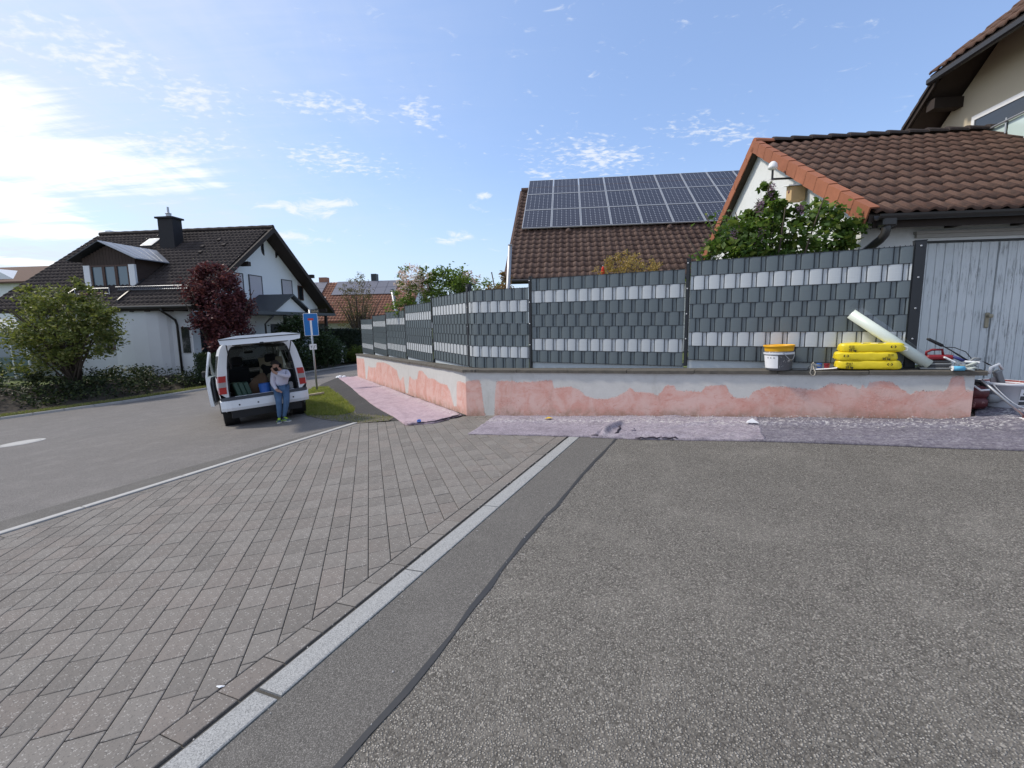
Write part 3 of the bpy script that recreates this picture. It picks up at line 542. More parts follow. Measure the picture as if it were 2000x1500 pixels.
for a, b, ra, rb in ((bR, back_c, ('R', 1), ('R', 0)), (back_c, bL, ('L', 0), ('L', 1))):
    i = len(mb.v); mb.v += [(a.x, a.y, cap_top(*ra) - .05), (b.x, b.y, cap_top(*rb) - .05), (b.x, b.y, ground_z(b.x, b.y) - .1), (a.x, a.y, ground_z(a.x, a.y) - .1)]; mb.face((i, i + 3, i + 2, i + 1)); paint += [-.2] * 4; hts += [.3] * 4
for a, b, run in ((WR, WC, 'R'), (WC, WL, 'L')):                        # the top under the coping
    c1, c2 = (bR, back_c) if run == 'R' else (back_c, bL); fa, fb = (1, 0) if run == 'R' else (0, 1); i = len(mb.v); mb.v += [(a.x, a.y, cap_top(run, fa) - .05), (b.x, b.y, cap_top(run, fb) - .05), (c2.x, c2.y, cap_top(run, fb) - .05), (c1.x, c1.y, cap_top(run, fa) - .05)]; mb.face((i, i + 1, i + 2, i + 3)); paint += [-.2] * 4; hts += [.3] * 4
wb = wpart('wall_body', mb, M['scraped_wall'], wall)
for nm, arr in (('paint', paint), ('height', hts)): at = wb.data.attributes.new(nm, 'FLOAT', 'POINT'); at.data.foreach_set('value', arr)
def coping(a, b, run, n, cuts, f0=0., f1=1.):
    nn = nR if run == 'R' else nL; d = (b - a).normalized()
    for k in range(len(cuts) - 1):
        g0, g1 = cuts[k] + .0006, cuts[k + 1] - .0006; pts = []
        for f, w in ((g0, -.032), (g1, -.032), (g1, .40), (g0, .40)): p = a + (b - a) * f + nn * w; pts.append((p, cap_top(run, f)))
        if run == 'R' and k == 0: pts[0] = (Vector((-.885, 8.355)), cap_top('R', 0)); pts[3] = (back_c + Vector((.02, .02)), cap_top('R', 0))
        if run == 'L' and k == 0: pts[0] = (Vector((-.888, 8.362)), cap_top('L', 0)); pts[3] = (back_c + Vector((.012, .03)), cap_top('L', 0))
        m_ = MB(); dz = random.uniform(-.003, .002); segs = 10; edge = [(pts[0][0] + (pts[1][0] - pts[0][0]) * (i / segs), pts[0][1] + (pts[1][1] - pts[0][1]) * (i / segs)) for i in range(segs + 1)]; bk = [(pts[3][0] + (pts[2][0] - pts[3][0]) * (i / segs), pts[3][1] + (pts[2][1] - pts[3][1]) * (i / segs)) for i in range(segs + 1)]
        rings = []
        for i in range(segs + 1):
            (p, z), (q, z2) = edge[i], bk[i]; j = random.uniform(-.006, .006); p2 = p - nn * j; rings.append([(p2.x, p2.y, z - .052 + dz), (p2.x, p2.y, z - .008 + dz + random.uniform(-.002, .002)), (p.x + nn.x * .012, p.y + nn.y * .012, z + dz), (q.x, q.y, z2 + dz), (q.x, q.y, z2 - .052 + dz)])
        m_.loft(rings); wpart('coping_slab', m_, M['coping'], wall)
coping(WC, WR, 'R', 9, [0, .035, .155, .29, .43, .57, .72, .86, 1.014]); coping(WC, WL, 'L', 14, [0, .05, .13, .21, .29, .37, .45, .53, .61, .69, .77, .85, .93, 1.006])
# ------------------------------------------------------------------ privacy fence on the wall
fence = thing('privacy_fence', 'stepped wire mat fence with woven dark and pale grey privacy strips', 'fence', T(-.8, 8.85, -.83))
PAN = [((-6.53, 20.53), (-5.43, 18.45), .19), ((-5.36, 18.30), (-4.25, 16.0), .30), ((-4.17, 15.77), (-3.04, 13.55), .37), ((-2.96, 13.25), (-1.86, 11.06), .48), ((-1.82, 11.0), (-.80, 8.89), .57), None, ((.35, 8.035), (2.54, 6.885), .71), ((2.58, 6.84), (4.76, 5.64), .81)]
def strip_profile(ln, ph, step=.2):
    """(u, w) along one woven strip: in front of two rods, behind the next pair"""
    out = []; u = -ph
    while u < ln:
        for k, w in ((0.009, 0.003), (.020, .0062), (.045, .0084), (.075, .0092), (.105, .0084), (.130, .0062), (.141, .003), (.1435, -.0042), (.175, -.0046), (.2065, -.0042)): out.append((u + k * step / .2, w))
        u += step
    out = [(min(max(a, .012), ln - .012), w) for a, w in out]; r = [out[0]]
    for p in out[1:]:
        if p[0] - r[-1][0] > .001: r.append(p)
    return r
def panel(path, ztop, seed):
    """path: plan polyline of the panel; rows of strips from the top, wires, all in world space"""
    path = [Vector(p) for p in path]; seg = [(path[i + 1] - path[i]).length for i in range(len(path) - 1)]; cum = [0]
    for s_ in seg: cum.append(cum[-1] + s_)
    ln = cum[-1]
    def at(u, w):
        i = 0
        while i < len(seg) - 1 and u > cum[i + 1]: i += 1
        t = (path[i + 1] - path[i]) / seg[i]; n = Vector((t.y, -t.x)); p = path[i] + t * (u - cum[i]) + n * w; return p
    wires = MB()
    def bar(u0, u1, z0, z1, r, w):
        a, b = at(u0, w), at(u1, w); wires.tube([(a.x, a.y, z0), (b.x, b.y, z1)], r, 4, False)
    k = 0
    while k * .05 < ln: bar(k * .05, k * .05 + .0001, ztop - 1.41, ztop + .012, .0040, 0); k += 1
    for r in range(8):
        z = ztop - .2 * r - .002
        for w in (-.007, .007):
            for i in range(len(seg)): bar(cum[i], cum[i + 1], z, z, .0046, w)
    pw = wpart('wire_mat', wires, M['fence_metal'], fence)
    for r in range(7):
        ph = 0.05 if r % 2 == 0 else .15; pr = strip_profile(ln, ph % .2); z1 = ztop - .2 * r - .003; z0 = z1 - .196; m_ = MB(); dz = random.uniform(-.002, .002)
        a = m_.add([(*at(u, w), z1 + dz) for u, w in pr] + [(*at(u, w), z0 + dz) for u, w in pr]); n = len(pr)
        for i in range(n - 1): m_.face((a + i, a + n + i, a + n + i + 1, a + i + 1))
        light = r in (1, 5); o = wpart('privacy_strip', m_, M['strip_light'] if light else M['strip_dark'], pw, False); 
        if light: o['label'] = 'pale grey woven strip'
arc = [(-.80, 8.88)] + [(-.80 + .03 + (.045 * k), 0) for k in ()] + [(-.765, 8.78), (-.735, 8.70), (-.69, 8.635), (-.63, 8.588), (-.55, 8.54), (.315, 8.055)]
for i, p in enumerate(PAN):
    if p: panel(p[:2], p[2], i)
    else: panel(arc, .57, i)
def post(x, y, z0, z1, d, w=.06, dep=.045):
    """flat bar clamp post: d = direction of the fence at the post"""
    t = Vector((d[0], d[1], 0)).normalized(); n = Vector((t.y, -t.x, 0)); o = Vector((x, y, 0)); mx = frame((x, y, 0), t, -n)     # local y = away from viewer
    m_ = MB(); m_.box((-w / 2, .002, z0), (w / 2, dep, z1), mx); m_.box((-w / 2 - .004, -.002, z1), (w / 2 + .004, dep + .004, z1 + .012), mx); m_.box((-w / 2 + .006, -.024, z0 + .02), (w / 2 - .006, -.019, z1 - .01), mx)
    po = wpart('fence_post', m_, M['fence_metal'], fence); s_ = MB(); k = 0
    while z1 - .06 - k * .36 > z0 + .05: s_.lathe([(.011, 0), (.011, .006), (.004, .010)], 8, mx @ T(0, -.024, z1 - .06 - k * .36) @ Matrix.Rotation(R(90), 4, 'X')); k += 1
    wpart('clamp_screw', s_, M['galv'], po)
dR, dL = (.88, -.476), (.442, -.897)
for x, y, z0, z1, d in [(-6.55, 20.58, -1.24, .20, dL), (-5.40, 18.38, -1.18, .33, dL), (-4.21, 15.88, -1.10, .40, dL), (-3.0, 13.38, -1.02, .51, dL), (-1.84, 11.03, -.94, .60, dL), (.332, 8.045, -.80, .74, dR), (2.56, 6.862, -.69, .85, dR)]: post(x, y, z0, z1, d, .05)
post(-.80, 8.89, -.85, .70, dL, .10, .06); post(4.805, 5.612, -.635, .86, dR, .11, .10)
for (a, b, zt) in [p for p in PAN if p]:
    run = 'R' if a[0] > 0 else 'L'; A_, B_ = Vector(a), Vector(b); n = nR if run == 'R' else nL
    def fr(p): return ((p - WC).length / (WR - WC).length) if run == 'R' else ((p - WC).length / (WL - WC).length)
    A2, B2 = A_ + n * .02, B_ + n * .02; m_ = MB(); zA, zB = cap_top(run, fr(A_)) - .002, cap_top(run, fr(B_)) - .002; top = zt - 1.36
    m_.prism([(A2.x, A2.y, zA), (B2.x, B2.y, zB), (B2.x, B2.y, max(top, zB + .03)), (A2.x, A2.y, top)], (n.x * .015, n.y * .015, 0)); wpart('base_board', m_, M['base_board'], fence)
# ------------------------------------------------------------------ roofs
def tile_shape(w, l, amp=.028, n=10, thick=.014, lip=.02):
    """one S-shaped pantile: x across, y up the slope; its lower edge lies proud on the row below"""
    mb_ = MB(); xs = [i / n for i in range(n + 1)]
    def hgt(t): return amp * (.5 - .5 * math.cos(2 * math.pi * min(1, t / .62))) * 1.0 if t < .62 else -amp * .28 * math.sin(math.pi * (t - .62) / .38)
    low = [(x * (w * 1.03), 0, hgt(x) + lip + thick) for x in xs]; top = [(x * (w * 1.03), l * 1.08, hgt(x) + thick * .3) for x in xs]; lip_ = [(x * (w * 1.03), 0.002, hgt(x) - .004) for x in xs]
    a, b, c_ = mb_.add(low), mb_.add(top), mb_.add(lip_)
    for i in range(n): mb_.face((a + i, a + i + 1, b + i + 1, b + i)); mb_.face((c_ + i, c_ + i + 1, a + i + 1, a + i))
    e = mb_.add([(0, l * 1.08, 0), (w * 1.03, l * 1.08, 0)]); mb_.face((c_, a, b, e)); mb_.face((c_ + n, e + 1, b + n, a + n)); return mb_
def lay_tiles(deck, mx, cols, rows, w, l, mat, limit, skip=None, name='roof_tile', amp=.028, n=10, joined='roof_tiles'):
    """mx: frame at the eave corner, x along the eave, y up the slope"""
    src = tile_shape(w, l, amp, n); me = make_mesh(name, src, mat, True); cells = []
    for r in range(rows):
        for c in range(cols):
            if skip and skip(c * w, r * l): continue
            cells.append((c, r))
    def dist(k): return (mx @ Vector((k[0] * w, k[1] * l, 0))).length
    def inview(k):
        p = mx @ Vector((k[0] * w, k[1] * l, 0)); d = p.dot(fw); return d > 0 and abs(p.dot(rt) / d) < 1.15 and -.3 < p.dot(up) / d < .9
    cells.sort(key=lambda k: (not inview(k), dist(k))); rest_ = MB()
    for i, (c, r) in enumerate(cells):
        tm = T(c * w, r * l, random.uniform(0, .004)) @ Matrix.Rotation(random.gauss(0, .006), 4, 'Z') @ Matrix.Rotation(random.gauss(0, .006), 4, 'X')
        if i < limit: link(name, me, deck, mx @ tm)
        else: m_ = MB(); m_.v = [tuple(tm @ Vector(p)) for p in src.v]; m_.f = src.f; m_.mi = src.mi; merge(rest_, m_)
    if rest_.v: tag(link(joined, make_mesh(joined, rest_, mat, True), deck, mx), kind='stuff')
def roof_frame(p, q, z, slope, back=False):
    s_ = math.atan(slope); o = GD * p + GB * q + Vector((0, 0, z)); y = (GB if not back else -GB) * math.cos(s_) + Vector((0, 0, math.sin(s_))); return frame(o, GD if not back else -GD, y)
def gbox(p0, p1, q0, q1, z0, z1, mb_=None, bevel=0):
    mb_ = mb_ or MB(); return mb_.box((p0, q0, z0), (p1, q1, z1), grid_mx(0, 0), bevel)
def gpt(p, q, z): v_ = GD * p + GB * q; return (v_.x, v_.y, z)
def gprism(pts_qz, p0, p1, mb_=None):                   # profile in (q, z), swept along p
    mb_ = mb_ or MB(); return mb_.prism([gpt(p0, q, z) for q, z in pts_qz], GD * (p1 - p0))
def gprism_f(pts_pz, q0, q1, mb_=None):                 # profile in (p, z), swept along q
    mb_ = mb_ or MB(); return mb_.prism([gpt(p, q0, z) for p, z in pts_pz], GB * (q1 - q0))
# ---- garage
gar = thing('garage', 'white garage with brown pantile roof and weathered plank doors', 'garage', grid_mx(4.3, 7.6, -1.1))
S = .56; q_e, z_e, q_r = 7.18, 1.40, 11.49; z_r = z_e + (q_r - q_e) * S; PEND = 11.0
mb = MB(); zf = z_e + (7.6 - q_e) * S - .06; qb = q_r + (q_r - 7.6)
# front wall with the door opening, then the rest of the shell
gbox(4.3, 5.10, 7.6, 7.85, -1.35, zf, mb); gbox(5.10, 7.24, 7.6, 7.85, 1.06, zf, mb); gbox(7.24, PEND, 7.6, 7.85, -1.35, zf, mb)
gprism([(7.852, -1.35), (qb, -1.35), (qb, zf), (q_r, z_r - .12), (7.852, zf + .14)], 4.3, 4.55, mb); gbox(4.55, PEND, qb - .25, qb - .002, -1.35, zf, mb)
wpart('walls', mb, M['garage_wall'], gar)
mb = MB(); gprism([(q_e + .03, z_e - .02), (q_r, z_r - .035), (qb + .4, z_e + .0), (qb + .4, z_e - .10), (q_r, z_r - .14), (q_e + .03, z_e - .12)], 4.16, PEND + .3, mb); deck = wpart('roof', mb, M['soffit'], gar)
rf = roof_frame(4.22, q_e - .02, z_e - .012, S); lay_tiles(deck, rf, 31, 12, .218, .405, M['garage_tile'], 300, amp=.03)
rb = roof_frame(PEND, qb + .42, z_e - .012, S, True); lay_tiles(deck, rb, 31, 12, .218, .405, M['garage_tile'], 0, amp=.03, n=6)
for front in (True, False):                                            # terracotta verge tiles on both slopes of the gable
    n_ = 12; Ls = (q_r - q_e + .02) / math.cos(math.atan(S)); l = Ls / n_
    for k in range(n_):
        s0, s1 = k * l, (k + 1.06) * l; fm = roof_frame(4.22, q_e - .02, z_e, S); m_ = MB()
        pr = [(-.105, -.17), (-.105, .058), (.02, .066), (.02, .046), (-.085, .040), (-.085, -.17)]
        if not front: fm = Matrix(fm); fm = frame(GD * 4.22 + GB * (2 * q_r - q_e + .02) + Vector((0, 0, z_e)), -GD, -GB * math.cos(math.atan(S)) + Vector((0, 0, math.sin(math.atan(S))))); pr = [(-x, z) for x, z in pr]
        lift = lambda t: .012 * (1 - t)
        m_.loft([[tuple(fm @ Vector((x, s0, z + .014))) for x, z in pr], [tuple(fm @ Vector((x, s1, z))) for x, z in pr]]); wpart('verge_tile', m_, M['verge_tile'], gar)
k = 0; p = 4.14
while p < PEND:                                                        # ridge tiles
    m_ = MB(); rings = []
    for u, r_, dz in ((0, .125, .03), (.05, .125, .03), (.40, .105, .015)):
        rings.append([gpt(p + u, q_r + r_ * 1.1 * math.cos(a), z_r + .045 + dz - .06 + r_ * .85 * math.sin(a)) for a in [math.pi * i / 8 for i in range(9)]])
    m_.loft(rings); wpart('ridge_tile', m_, M['dark_tile'] if k else M['verge_tile'], gar, False); p += .385; k += 1
gz_ = z_e - .045; mb = MB(); prof = [(q_e - .02 + .075 * math.cos(a) - .06, gz_ + .075 * math.sin(a)) for a in [math.pi + math.pi * i / 8 for i in range(9)]] + [(q_e - .02 + .067 * math.cos(a) - .06, gz_ + .067 * math.sin(a)) for a in [2 * math.pi - math.pi * i / 8 for i in range(9)]]
gprism(prof, 4.20, PEND + .3, mb); gut = wpart('gutter', mb, M['gutter'], gar)
mb = MB(); gbox(4.22, PEND + .3, q_e + .02, q_e + .05, z_e - .20, z_e - .03, mb); wpart('fascia_board', mb, M['dark_wood'], gar)
for k in range(8):
    mb = MB(); p = 4.55 + k * .85; gbox(p, p + .1, q_e + .05, 7.6, z_e - .17, z_e - .055, mb); wpart('rafter_end', mb, M['dark_wood'], gar)
mb = MB(); mb.tube([gpt(4.34, 7.12, 1.35), gpt(4.34, 7.12, 1.17), gpt(4.335, 7.13, 1.10), gpt(4.315, 7.18, 1.04), gpt(4.25, 7.42, .90), gpt(4.235, 7.50, .83), gpt(4.23, 7.52, .74), gpt(4.23, 7.52, -1.2)], .056, 12); wpart('downpipe', mb, M['gutter'], gar, True)
mb = MB(); gbox(4.26, 4.44, 7.05, 7.22, 1.20, 1.36, mb, .02); wpart('gutter_outlet', mb, M['gutter'], gut)
mb = MB(); gbox(5.02, 7.32, 7.55, 7.597, 1.10, 1.15, mb); gbox(5.0, 7.34, 7.53, 7.597, 1.152, 1.19, mb); wpart('door_lintel', mb, M['concrete'], gar)
def plank_door(p0, p1, nm, lock_side):
    m_ = MB(); gbox(p0 + .006, p1 - .006, 7.66, 7.69, -1.0, 1.035, m_); d_ = wpart('garage_door', m_, M['plank'], gar); n_ = 9; w_ = (p1 - p0 - .012) / n_
    for i in range(n_): m_ = MB(); a = p0 + .006 + i * w_; gbox(a + .003, a + w_ - .003, 7.636 + random.uniform(-.002, .002), 7.657, -1.0, 1.03, m_, .004); wpart('plank', m_, M['plank'], d_)
    return d_
d1 = plank_door(5.12, 6.17, 'l', 1); d2 = plank_door(6.175, 7.23, 'r', 0)
mb = MB(); gbox(6.085, 6.145, 7.618, 7.632, -.20, .02, mb, .008); mb.lathe([(.022, 0), (.022, .03), (.03, .045), (.03, .06), (.01, .065)], 10, grid_mx(6.115, 7.618, -.03) @ Matrix.Rotation(R(90), 4, 'X')); wpart('lock_plate', mb, plain('tarnished_brass', (.35, .31, .23), .5, .2, 30, metal=.5), d1)
mb = MB(); gbox(5.1, 7.24, 7.62, 7.75, -1.06, -1.005, mb); wpart('door_sill', mb, M['dark_wood'], gar)
mb = MB(); gbox(5.1, 7.25, 7.60, 7.63, 1.036, 1.058, mb); wpart('door_rail', mb, M['black_metal'], gar)
# bracket with dome lamp, and nest box on the gable
lamp = thing('bracket_lamp', 'white dome lamp on a black angled bracket under the garage verge', 'lamp', grid_mx(4.28, 9.83, 2.61))
mb = MB(); mb.tube([gpt(4.3, 9.83, 2.61), gpt(3.91, 9.83, 2.61)], .02, 8); mb.tube([gpt(3.91, 9.83, 2.592), gpt(3.91, 9.83, 2.80)], .02, 8); wpart('bracket', mb, M['black_metal'], lamp)
mb = MB(); mb.lathe([(.02, -.03), (.085, 0), (.085, .03), (.07, .09), (.035, .125), (.005, .135)], 16, grid_mx(3.91, 9.83, 2.80)); wpart('lamp_dome', mb, M['white_paint'], lamp, True)
nb = thing('nest_box', 'pale wooden nest box with sloping roof hanging on the garage gable', 'nest box', grid_mx(4.25, 9.35, 2.1))
mb = MB(); gprism([(9.25, 2.08), (9.46, 2.08), (9.46, 2.36), (9.25, 2.32)], 4.02, 4.25, mb); wpart('box_body', mb, plain('pale_pine', (.50, .34, .17), .75, .15, 8), nb)
mb = MB(); gprism([(9.21, 2.322), (9.50, 2.372), (9.50, 2.39), (9.21, 2.34)], 3.95, 4.28, mb); wpart('box_roof', mb, M['white_paint'], nb)
mb = MB(); mb.lathe([(.03, 0), (.03, .006)], 14, frame(Vector(gpt(4.016, 9.355, 2.25)), GB, Vector((0, 0, 1)))); wpart('entry_hole', mb, M['dark_red'], nb)
# ---- house with solar roof behind the fence
sol = thing('solar_house', 'white house with steep red brown pantile roof full of solar panels', 'house', grid_mx(-1.5, 14.9, -1.4))
S2 = .68; qe, ze, qr = 14.5, 1.28, 20.63; zr = ze + (qr - qe) * S2; p0, p1 = -1.87, 13.0
mb = MB(); gprism([(15.1, -2.2), (2 * qr - 15.1, -2.2), (2 * qr - 15.1, ze + .3), (qr, zr - .25), (15.1, ze + .25)], p0 + .75, p1 - .4, mb); wpart('walls', mb, M['white_wall'], sol)
mb = MB(); gprism([(qe + .03, ze - .02), (qr, zr - .03), (2 * qr - qe, ze - .02), (2 * qr - qe, ze - .16), (qr, zr - .2), (qe + .03, ze - .14)], p0 + .02, p1, mb); deck2 = wpart('roof', mb, M['dark_wood'], sol)
rf2 = roof_frame(p0 + .02, qe, ze, S2); cl = math.cos(math.atan(S2)); SL = (qr - qe) / cl
W_, H_ = 1.04, 1.615; PB = 3.34; PX = .12
ty = lambda x, y: (y > PB + .3 and x > .42)
lay_tiles(deck2, rf2, int((p1 - p0) / .232), int(SL / .335), .232, .335, M['solar_tile'], 300, ty, amp=.034, n=8)
for k in range(int(SL / .335)):                                        # verge tiles along the left edge
    m_ = MB(); m_.box((-.05, k * .335, -.12), (.03, (k + 1.04) * .335, .055), rf2 @ T(0, 0, .012 * 0) @ Matrix.Rotation(R(-1.2), 4, 'X') if False else rf2); wpart('verge_tile', m_, M['solar_tile'], sol)
frame_me = None
mbp = MB(); mbp.box((.02, .02, .0), (W_ - .02, H_ - .02, .034)); pm = make_mesh('solar_panel', mbp, M['solar'])
mbf = MB(); mbf.box((0, 0, 0), (W_, .026, .042)); mbf.box((0, H_ - .026, 0), (W_, H_, .042)); mbf.box((0, .0262, 0), (.026, H_ - .0262, .042)); mbf.box((W_ - .026, .0262, 0), (W_, H_ - .0262, .042)); fm_ = make_mesh('panel_frame', mbf, M['alu'])
for r in range(3):
    for c in range(12):
        o = link('solar_panel', pm, sol, rf2 @ T(PX + .18 + c * (W_ + .012), PB + r * (H_ + .015), .13)); link('panel_frame', fm_, o)
mb = MB(); mb.tube([tuple(rf2 @ Vector((x, SL - .02, .06))) for x in np.linspace(0, p1 - p0, 30)], .11, 8); wpart('ridge_cap', mb, M['solar_tile'], sol)
mb = MB(); gbox(p0, p1, qe - .10, qe - .0, ze - .10, ze - .0, mb, .03); wpart('gutter', mb, M['gutter'], sol)
for x in (1.95, 5.4):
    m_ = MB(); m_.lathe([(.10, 0), (.10, .08), (.05, .13), (.01, .14)], 10, rf2 @ T(x, 3.15, .03)); wpart('vent_tile', m_, M['solar_tile'], sol)
# ---- big white house on the left
hs = thing('gabled_house', 'big white house with dark tiled gable roof, dormer and black chimney', 'house', grid_mx(-24, 22, -2.45))
S3 = .7165; qe, ze, qr, zr = 21.0, 1.0, 27.95, 5.98; pl, pr_ = -29.85, -17.9; pw = -18.79
zf = ze + .8 * S3 - .12
mb = MB(); gprism([(21.8, -2.9), (2 * qr - 21.8, -2.9), (2 * qr - 21.8, zf), (qr, zr - .2), (21.8, zf)], pl + .9, pw, mb)
bay = [(-22.95, 21.81), (-22.9, 21.55), (-22.7, 21.32), (-22.3, 21.2), (-21.5, 21.15), (-20.7, 21.2), (-20.2, 21.36), (-19.95, 21.6), (-19.9, 21.81)]
mb.prism([gpt(a, b, -2.9) for a, b in bay][::-1], (0, 0, 3.72)); wpart('walls', mb, M['white_wall'], hs)
mb = MB(); gprism([(qe, ze - .02), (qr, zr - .03), (2 * qr - qe, ze - .02), (2 * qr - qe, ze - .2), (qr, zr - .24), (qe, ze - .17)], pl, pr_, mb); deck3 = wpart('roof', mb, M['dark_wood'], hs)
rf3 = roof_frame(pl, qe - .03, ze, S3); SL3 = (qr - qe) / math.cos(math.atan(S3))
lay_tiles(deck3, rf3, int((pr_ - pl) / .26), int(SL3 / .345), .26, .345, M['dark_tile'], 0, None, amp=.04, n=6)
rb3 = roof_frame(pr_, 2 * qr - qe + .03, ze, S3, True); lay_tiles(deck3, rb3, int((pr_ - pl) / .26), int(SL3 / .345), .26, .345, M['dark_tile'], 0, None, amp=.04, n=4)
mb = MB(); mb.tube([gpt(x, qr, zr + .03) for x in np.linspace(pl, pr_, 34)], [.13 + .018 * (i % 2) for i in range(34)], 8); wpart('ridge_cap', mb, M['dark_tile'], hs)
for sgn in (1, -1):                                                    # verge boards, purlin ends
    mb = MB(); q_a, q_b = (qe - .05, qr) if sgn > 0 else (2 * qr - qe + .05, qr); mb.prism([gpt(pr_, q_a, ze - .26), gpt(pr_, q_b, zr - .28), gpt(pr_, q_b, zr + .05), gpt(pr_, q_a, ze + .06)], GD * .045); wpart('verge_board', mb, M['dark_wood'], hs)
for q, z in ((25.5, 3.72), (32.4, 2.35 + 1.3), (22.2, 1.36), (33.9, 1.2)):
    if q > 33: z = 1.28
    mb = MB(); gbox(pw - .1, pr_ - .06, q - .12, q + .12, z - .32, z - .08, mb); wpart('purlin_end', mb, M['dark_wood'], hs)
mb = MB(); mb.tube([gpt(-25.3, qe - .09, ze + .0), gpt(pr_ + .02, qe - .09, ze + .0)], .075, 8); mb2 = wpart('gutter', mb, M['gutter'], hs)
mb = MB(); mb.tube([gpt(-19.6, qe - .05, .93), gpt(-19.6, qe - .02, .78), gpt(-19.55, qe + .35, .55), gpt(-19.5, 21.62, .35), gpt(-19.5, 21.70, .1), gpt(-19.5, 21.70, -2.4)], .055, 10); wpart('downpipe', mb, M['gutter'], hs, True)
for k in range(8): mb = MB(); p = -24.6 + k * .8; gbox(p, p + .11, qe + .03, 21.8, ze - .22, ze - .10, mb); wpart('rafter_end', mb, M['dark_wood'], hs)
sg = MB(); rr0 = 1.5
for k in range(36): sg.box((6.9 + k * .11, rr0 - .012, .06), (6.92 + k * .11, rr0 + .012, .28), rf3)
sg.box((6.8, rr0 - .015, .26), (10.9, rr0 + .015, .29), rf3); sg.box((6.8, rr0 - .015, .08), (10.9, rr0 + .015, .11), rf3); wpart('snow_guard', sg, M['zinc'], hs)
# dormer
dm_ = MB(); qd = 22.62; dl, dr, da = -25.5, -22.4, -24.0
dm_.prism([gpt(dl, qd + .12, 2.05), gpt(dr, qd + .12, 2.05), gpt(dr, qd + .12, 3.62), gpt(da, qd + .12, 4.32), gpt(dl, qd + .12, 3.66)], GB * 2.9)
dorm = wpart('dormer', dm_, M['brown_clad'], hs)
m_ = MB(); m_.poly([gpt(dl, qd + .10, 3.32), gpt(dr, qd + .10, 3.32), gpt(dr, qd + .10, 3.62), gpt(da, qd + .10, 4.3), gpt(dl, qd + .10, 3.66)]); 
for k in range(17): x = dl + (dr - dl) * k / 17; zt = 3.64 + (4.3 - 3.64) * (1 - abs(x + .09 - da) / 1.56); gbox(x + .006, x + .176, qd + .06, qd + .098, 3.30, zt, m_)
wpart('gable_cladding', m_, M['brown_clad'], dorm)
for k in range(3):
    x0 = -25.0 + k * .74; m_ = MB()
    gbox(x0, x0 + .07, qd, qd + .12, 2.08, 3.3, m_); gbox(x0 + .66, x0 + .73, qd, qd + .12, 2.08, 3.3, m_); gbox(x0 + .07, x0 + .66, qd + .002, qd + .118, 3.22, 3.298, m_); gbox(x0 + .07, x0 + .66, qd + .002, qd + .118, 2.081, 2.16, m_)
    wpart('dormer_window', m_, M['win_frame'], dorm); m_ = MB(); gbox(x0 + .07, x0 + .66, qd + .05, qd + .07, 2.16, 3.22, m_); wpart('window_pane', m_, M['dormer_glass'], dorm)
for a, b in ((-25.42, -25.06), (-22.76, -22.42)): m_ = MB(); gbox(a, b, qd - .01, qd + .118, 2.2, 3.30, m_); wpart('side_panel', m_, M['white_paint'], dorm)
for sgn, e, zz in ((1, -21.95, 3.52), (-1, -25.95, 3.52)):
    m_ = MB(); a = [gpt(da, qd - .35, 4.46), gpt(e, qd - .35, zz), gpt(e, qd + 1.75, zz), gpt(da, qd + 3.25, 4.46)]; m_.prism(a, (0, 0, .05)); wpart('dormer_roof', m_, M['zinc'] if sgn > 0 else M['dark_sheet'], dorm)
    sm_ = MB(); 
    for k in range(6): t = (k + .3) / 6; a0 = Vector(gpt(da, qd - .33 + t * 3.4, 4.51)); b0 = Vector(gpt(e, qd - .33 + t * 1.9, zz + .05)); sm_.tube([a0, b0], .022, 4)
    wpart('roof_seams', sm_, M['zinc'] if sgn > 0 else M['dark_sheet'], dorm)['kind'] = 'stuff'
rl = MB(); 
for z in (2.05, 1.78): rl.tube([gpt(-25.4, 22.0, z), gpt(-23.4, 22.0, z)], .018, 6)
for x in (-25.4, -24.4, -23.4): rl.tube([gpt(x, 22.0, 1.6), gpt(x, 22.0, 2.07)], .018, 6)
wpart('balcony_rail', rl, M['galv'], dorm)
for x in (-25.1, -24.3): m_ = MB(); gbox(x, x + .6, 21.92, 22.1, 1.62, 1.83, m_, .02); wpart('planter', m_, plain('brick_red_planter', (.12, .045, .035), .7), dorm)
m_ = MB(); m_.prism([gpt(dl - .25, 21.2, 1.2), gpt(dl - .25, qd, 2.2), gpt(dl - .15, qd, 2.2), gpt(dl - .15, 21.2, 1.2)], (0, 0, .14)); m_.prism([gpt(dr + .05, 21.3, 1.27), gpt(dr + .05, 23.0, 2.48), gpt(dr + .15, 23.0, 2.48), gpt(dr + .15, 21.3, 1.27)], (0, 0, .12)); wpart('dormer_flashing', m_, M['black_metal'], dorm)
# chimney, skylight, flue
ch = MB(); gbox(-23.9, -22.95, 26.0, 26.7, 4.3, 6.35, ch); M['chimney'] = plain('sooty_black_sheet', (.018, .016, .017), .7, .2, 4); chm = wpart('chimney', ch, M['chimney'], hs); m_ = MB(); gbox(-24.0, -22.85, 25.9, 26.8, 6.352, 6.45, m_); wpart('chimney_cap', m_, M['chimney'], chm)
m_ = MB(); m_.lathe([(.14, 0), (.14, .22), (.18, .24), (.06, .30), (.055, .62), (.02, .63)], 10, grid_mx(-23.45, 26.35, 6.45)); wpart('flue_pipe', m_, M['galv'], chm)
m_ = MB(); m_.box((4.45, 7.4 - .9, .05), (5.2, 7.4, .13), rf3); m_2 = wpart('skylight', m_, M['zinc'], hs); m_ = MB(); m_.box((4.5, 6.56, .132), (5.15, 7.34, .14), rf3); wpart('window_pane', m_, plain('bright_skylight_pane', (.75, .75, .72), .2, .05), m_2)
m_ = MB(); gbox(-31.2, -30.85, 29.6, 29.95, 4.6, 6.6, m_); wpart('flue', m_, M['white_paint'], hs)
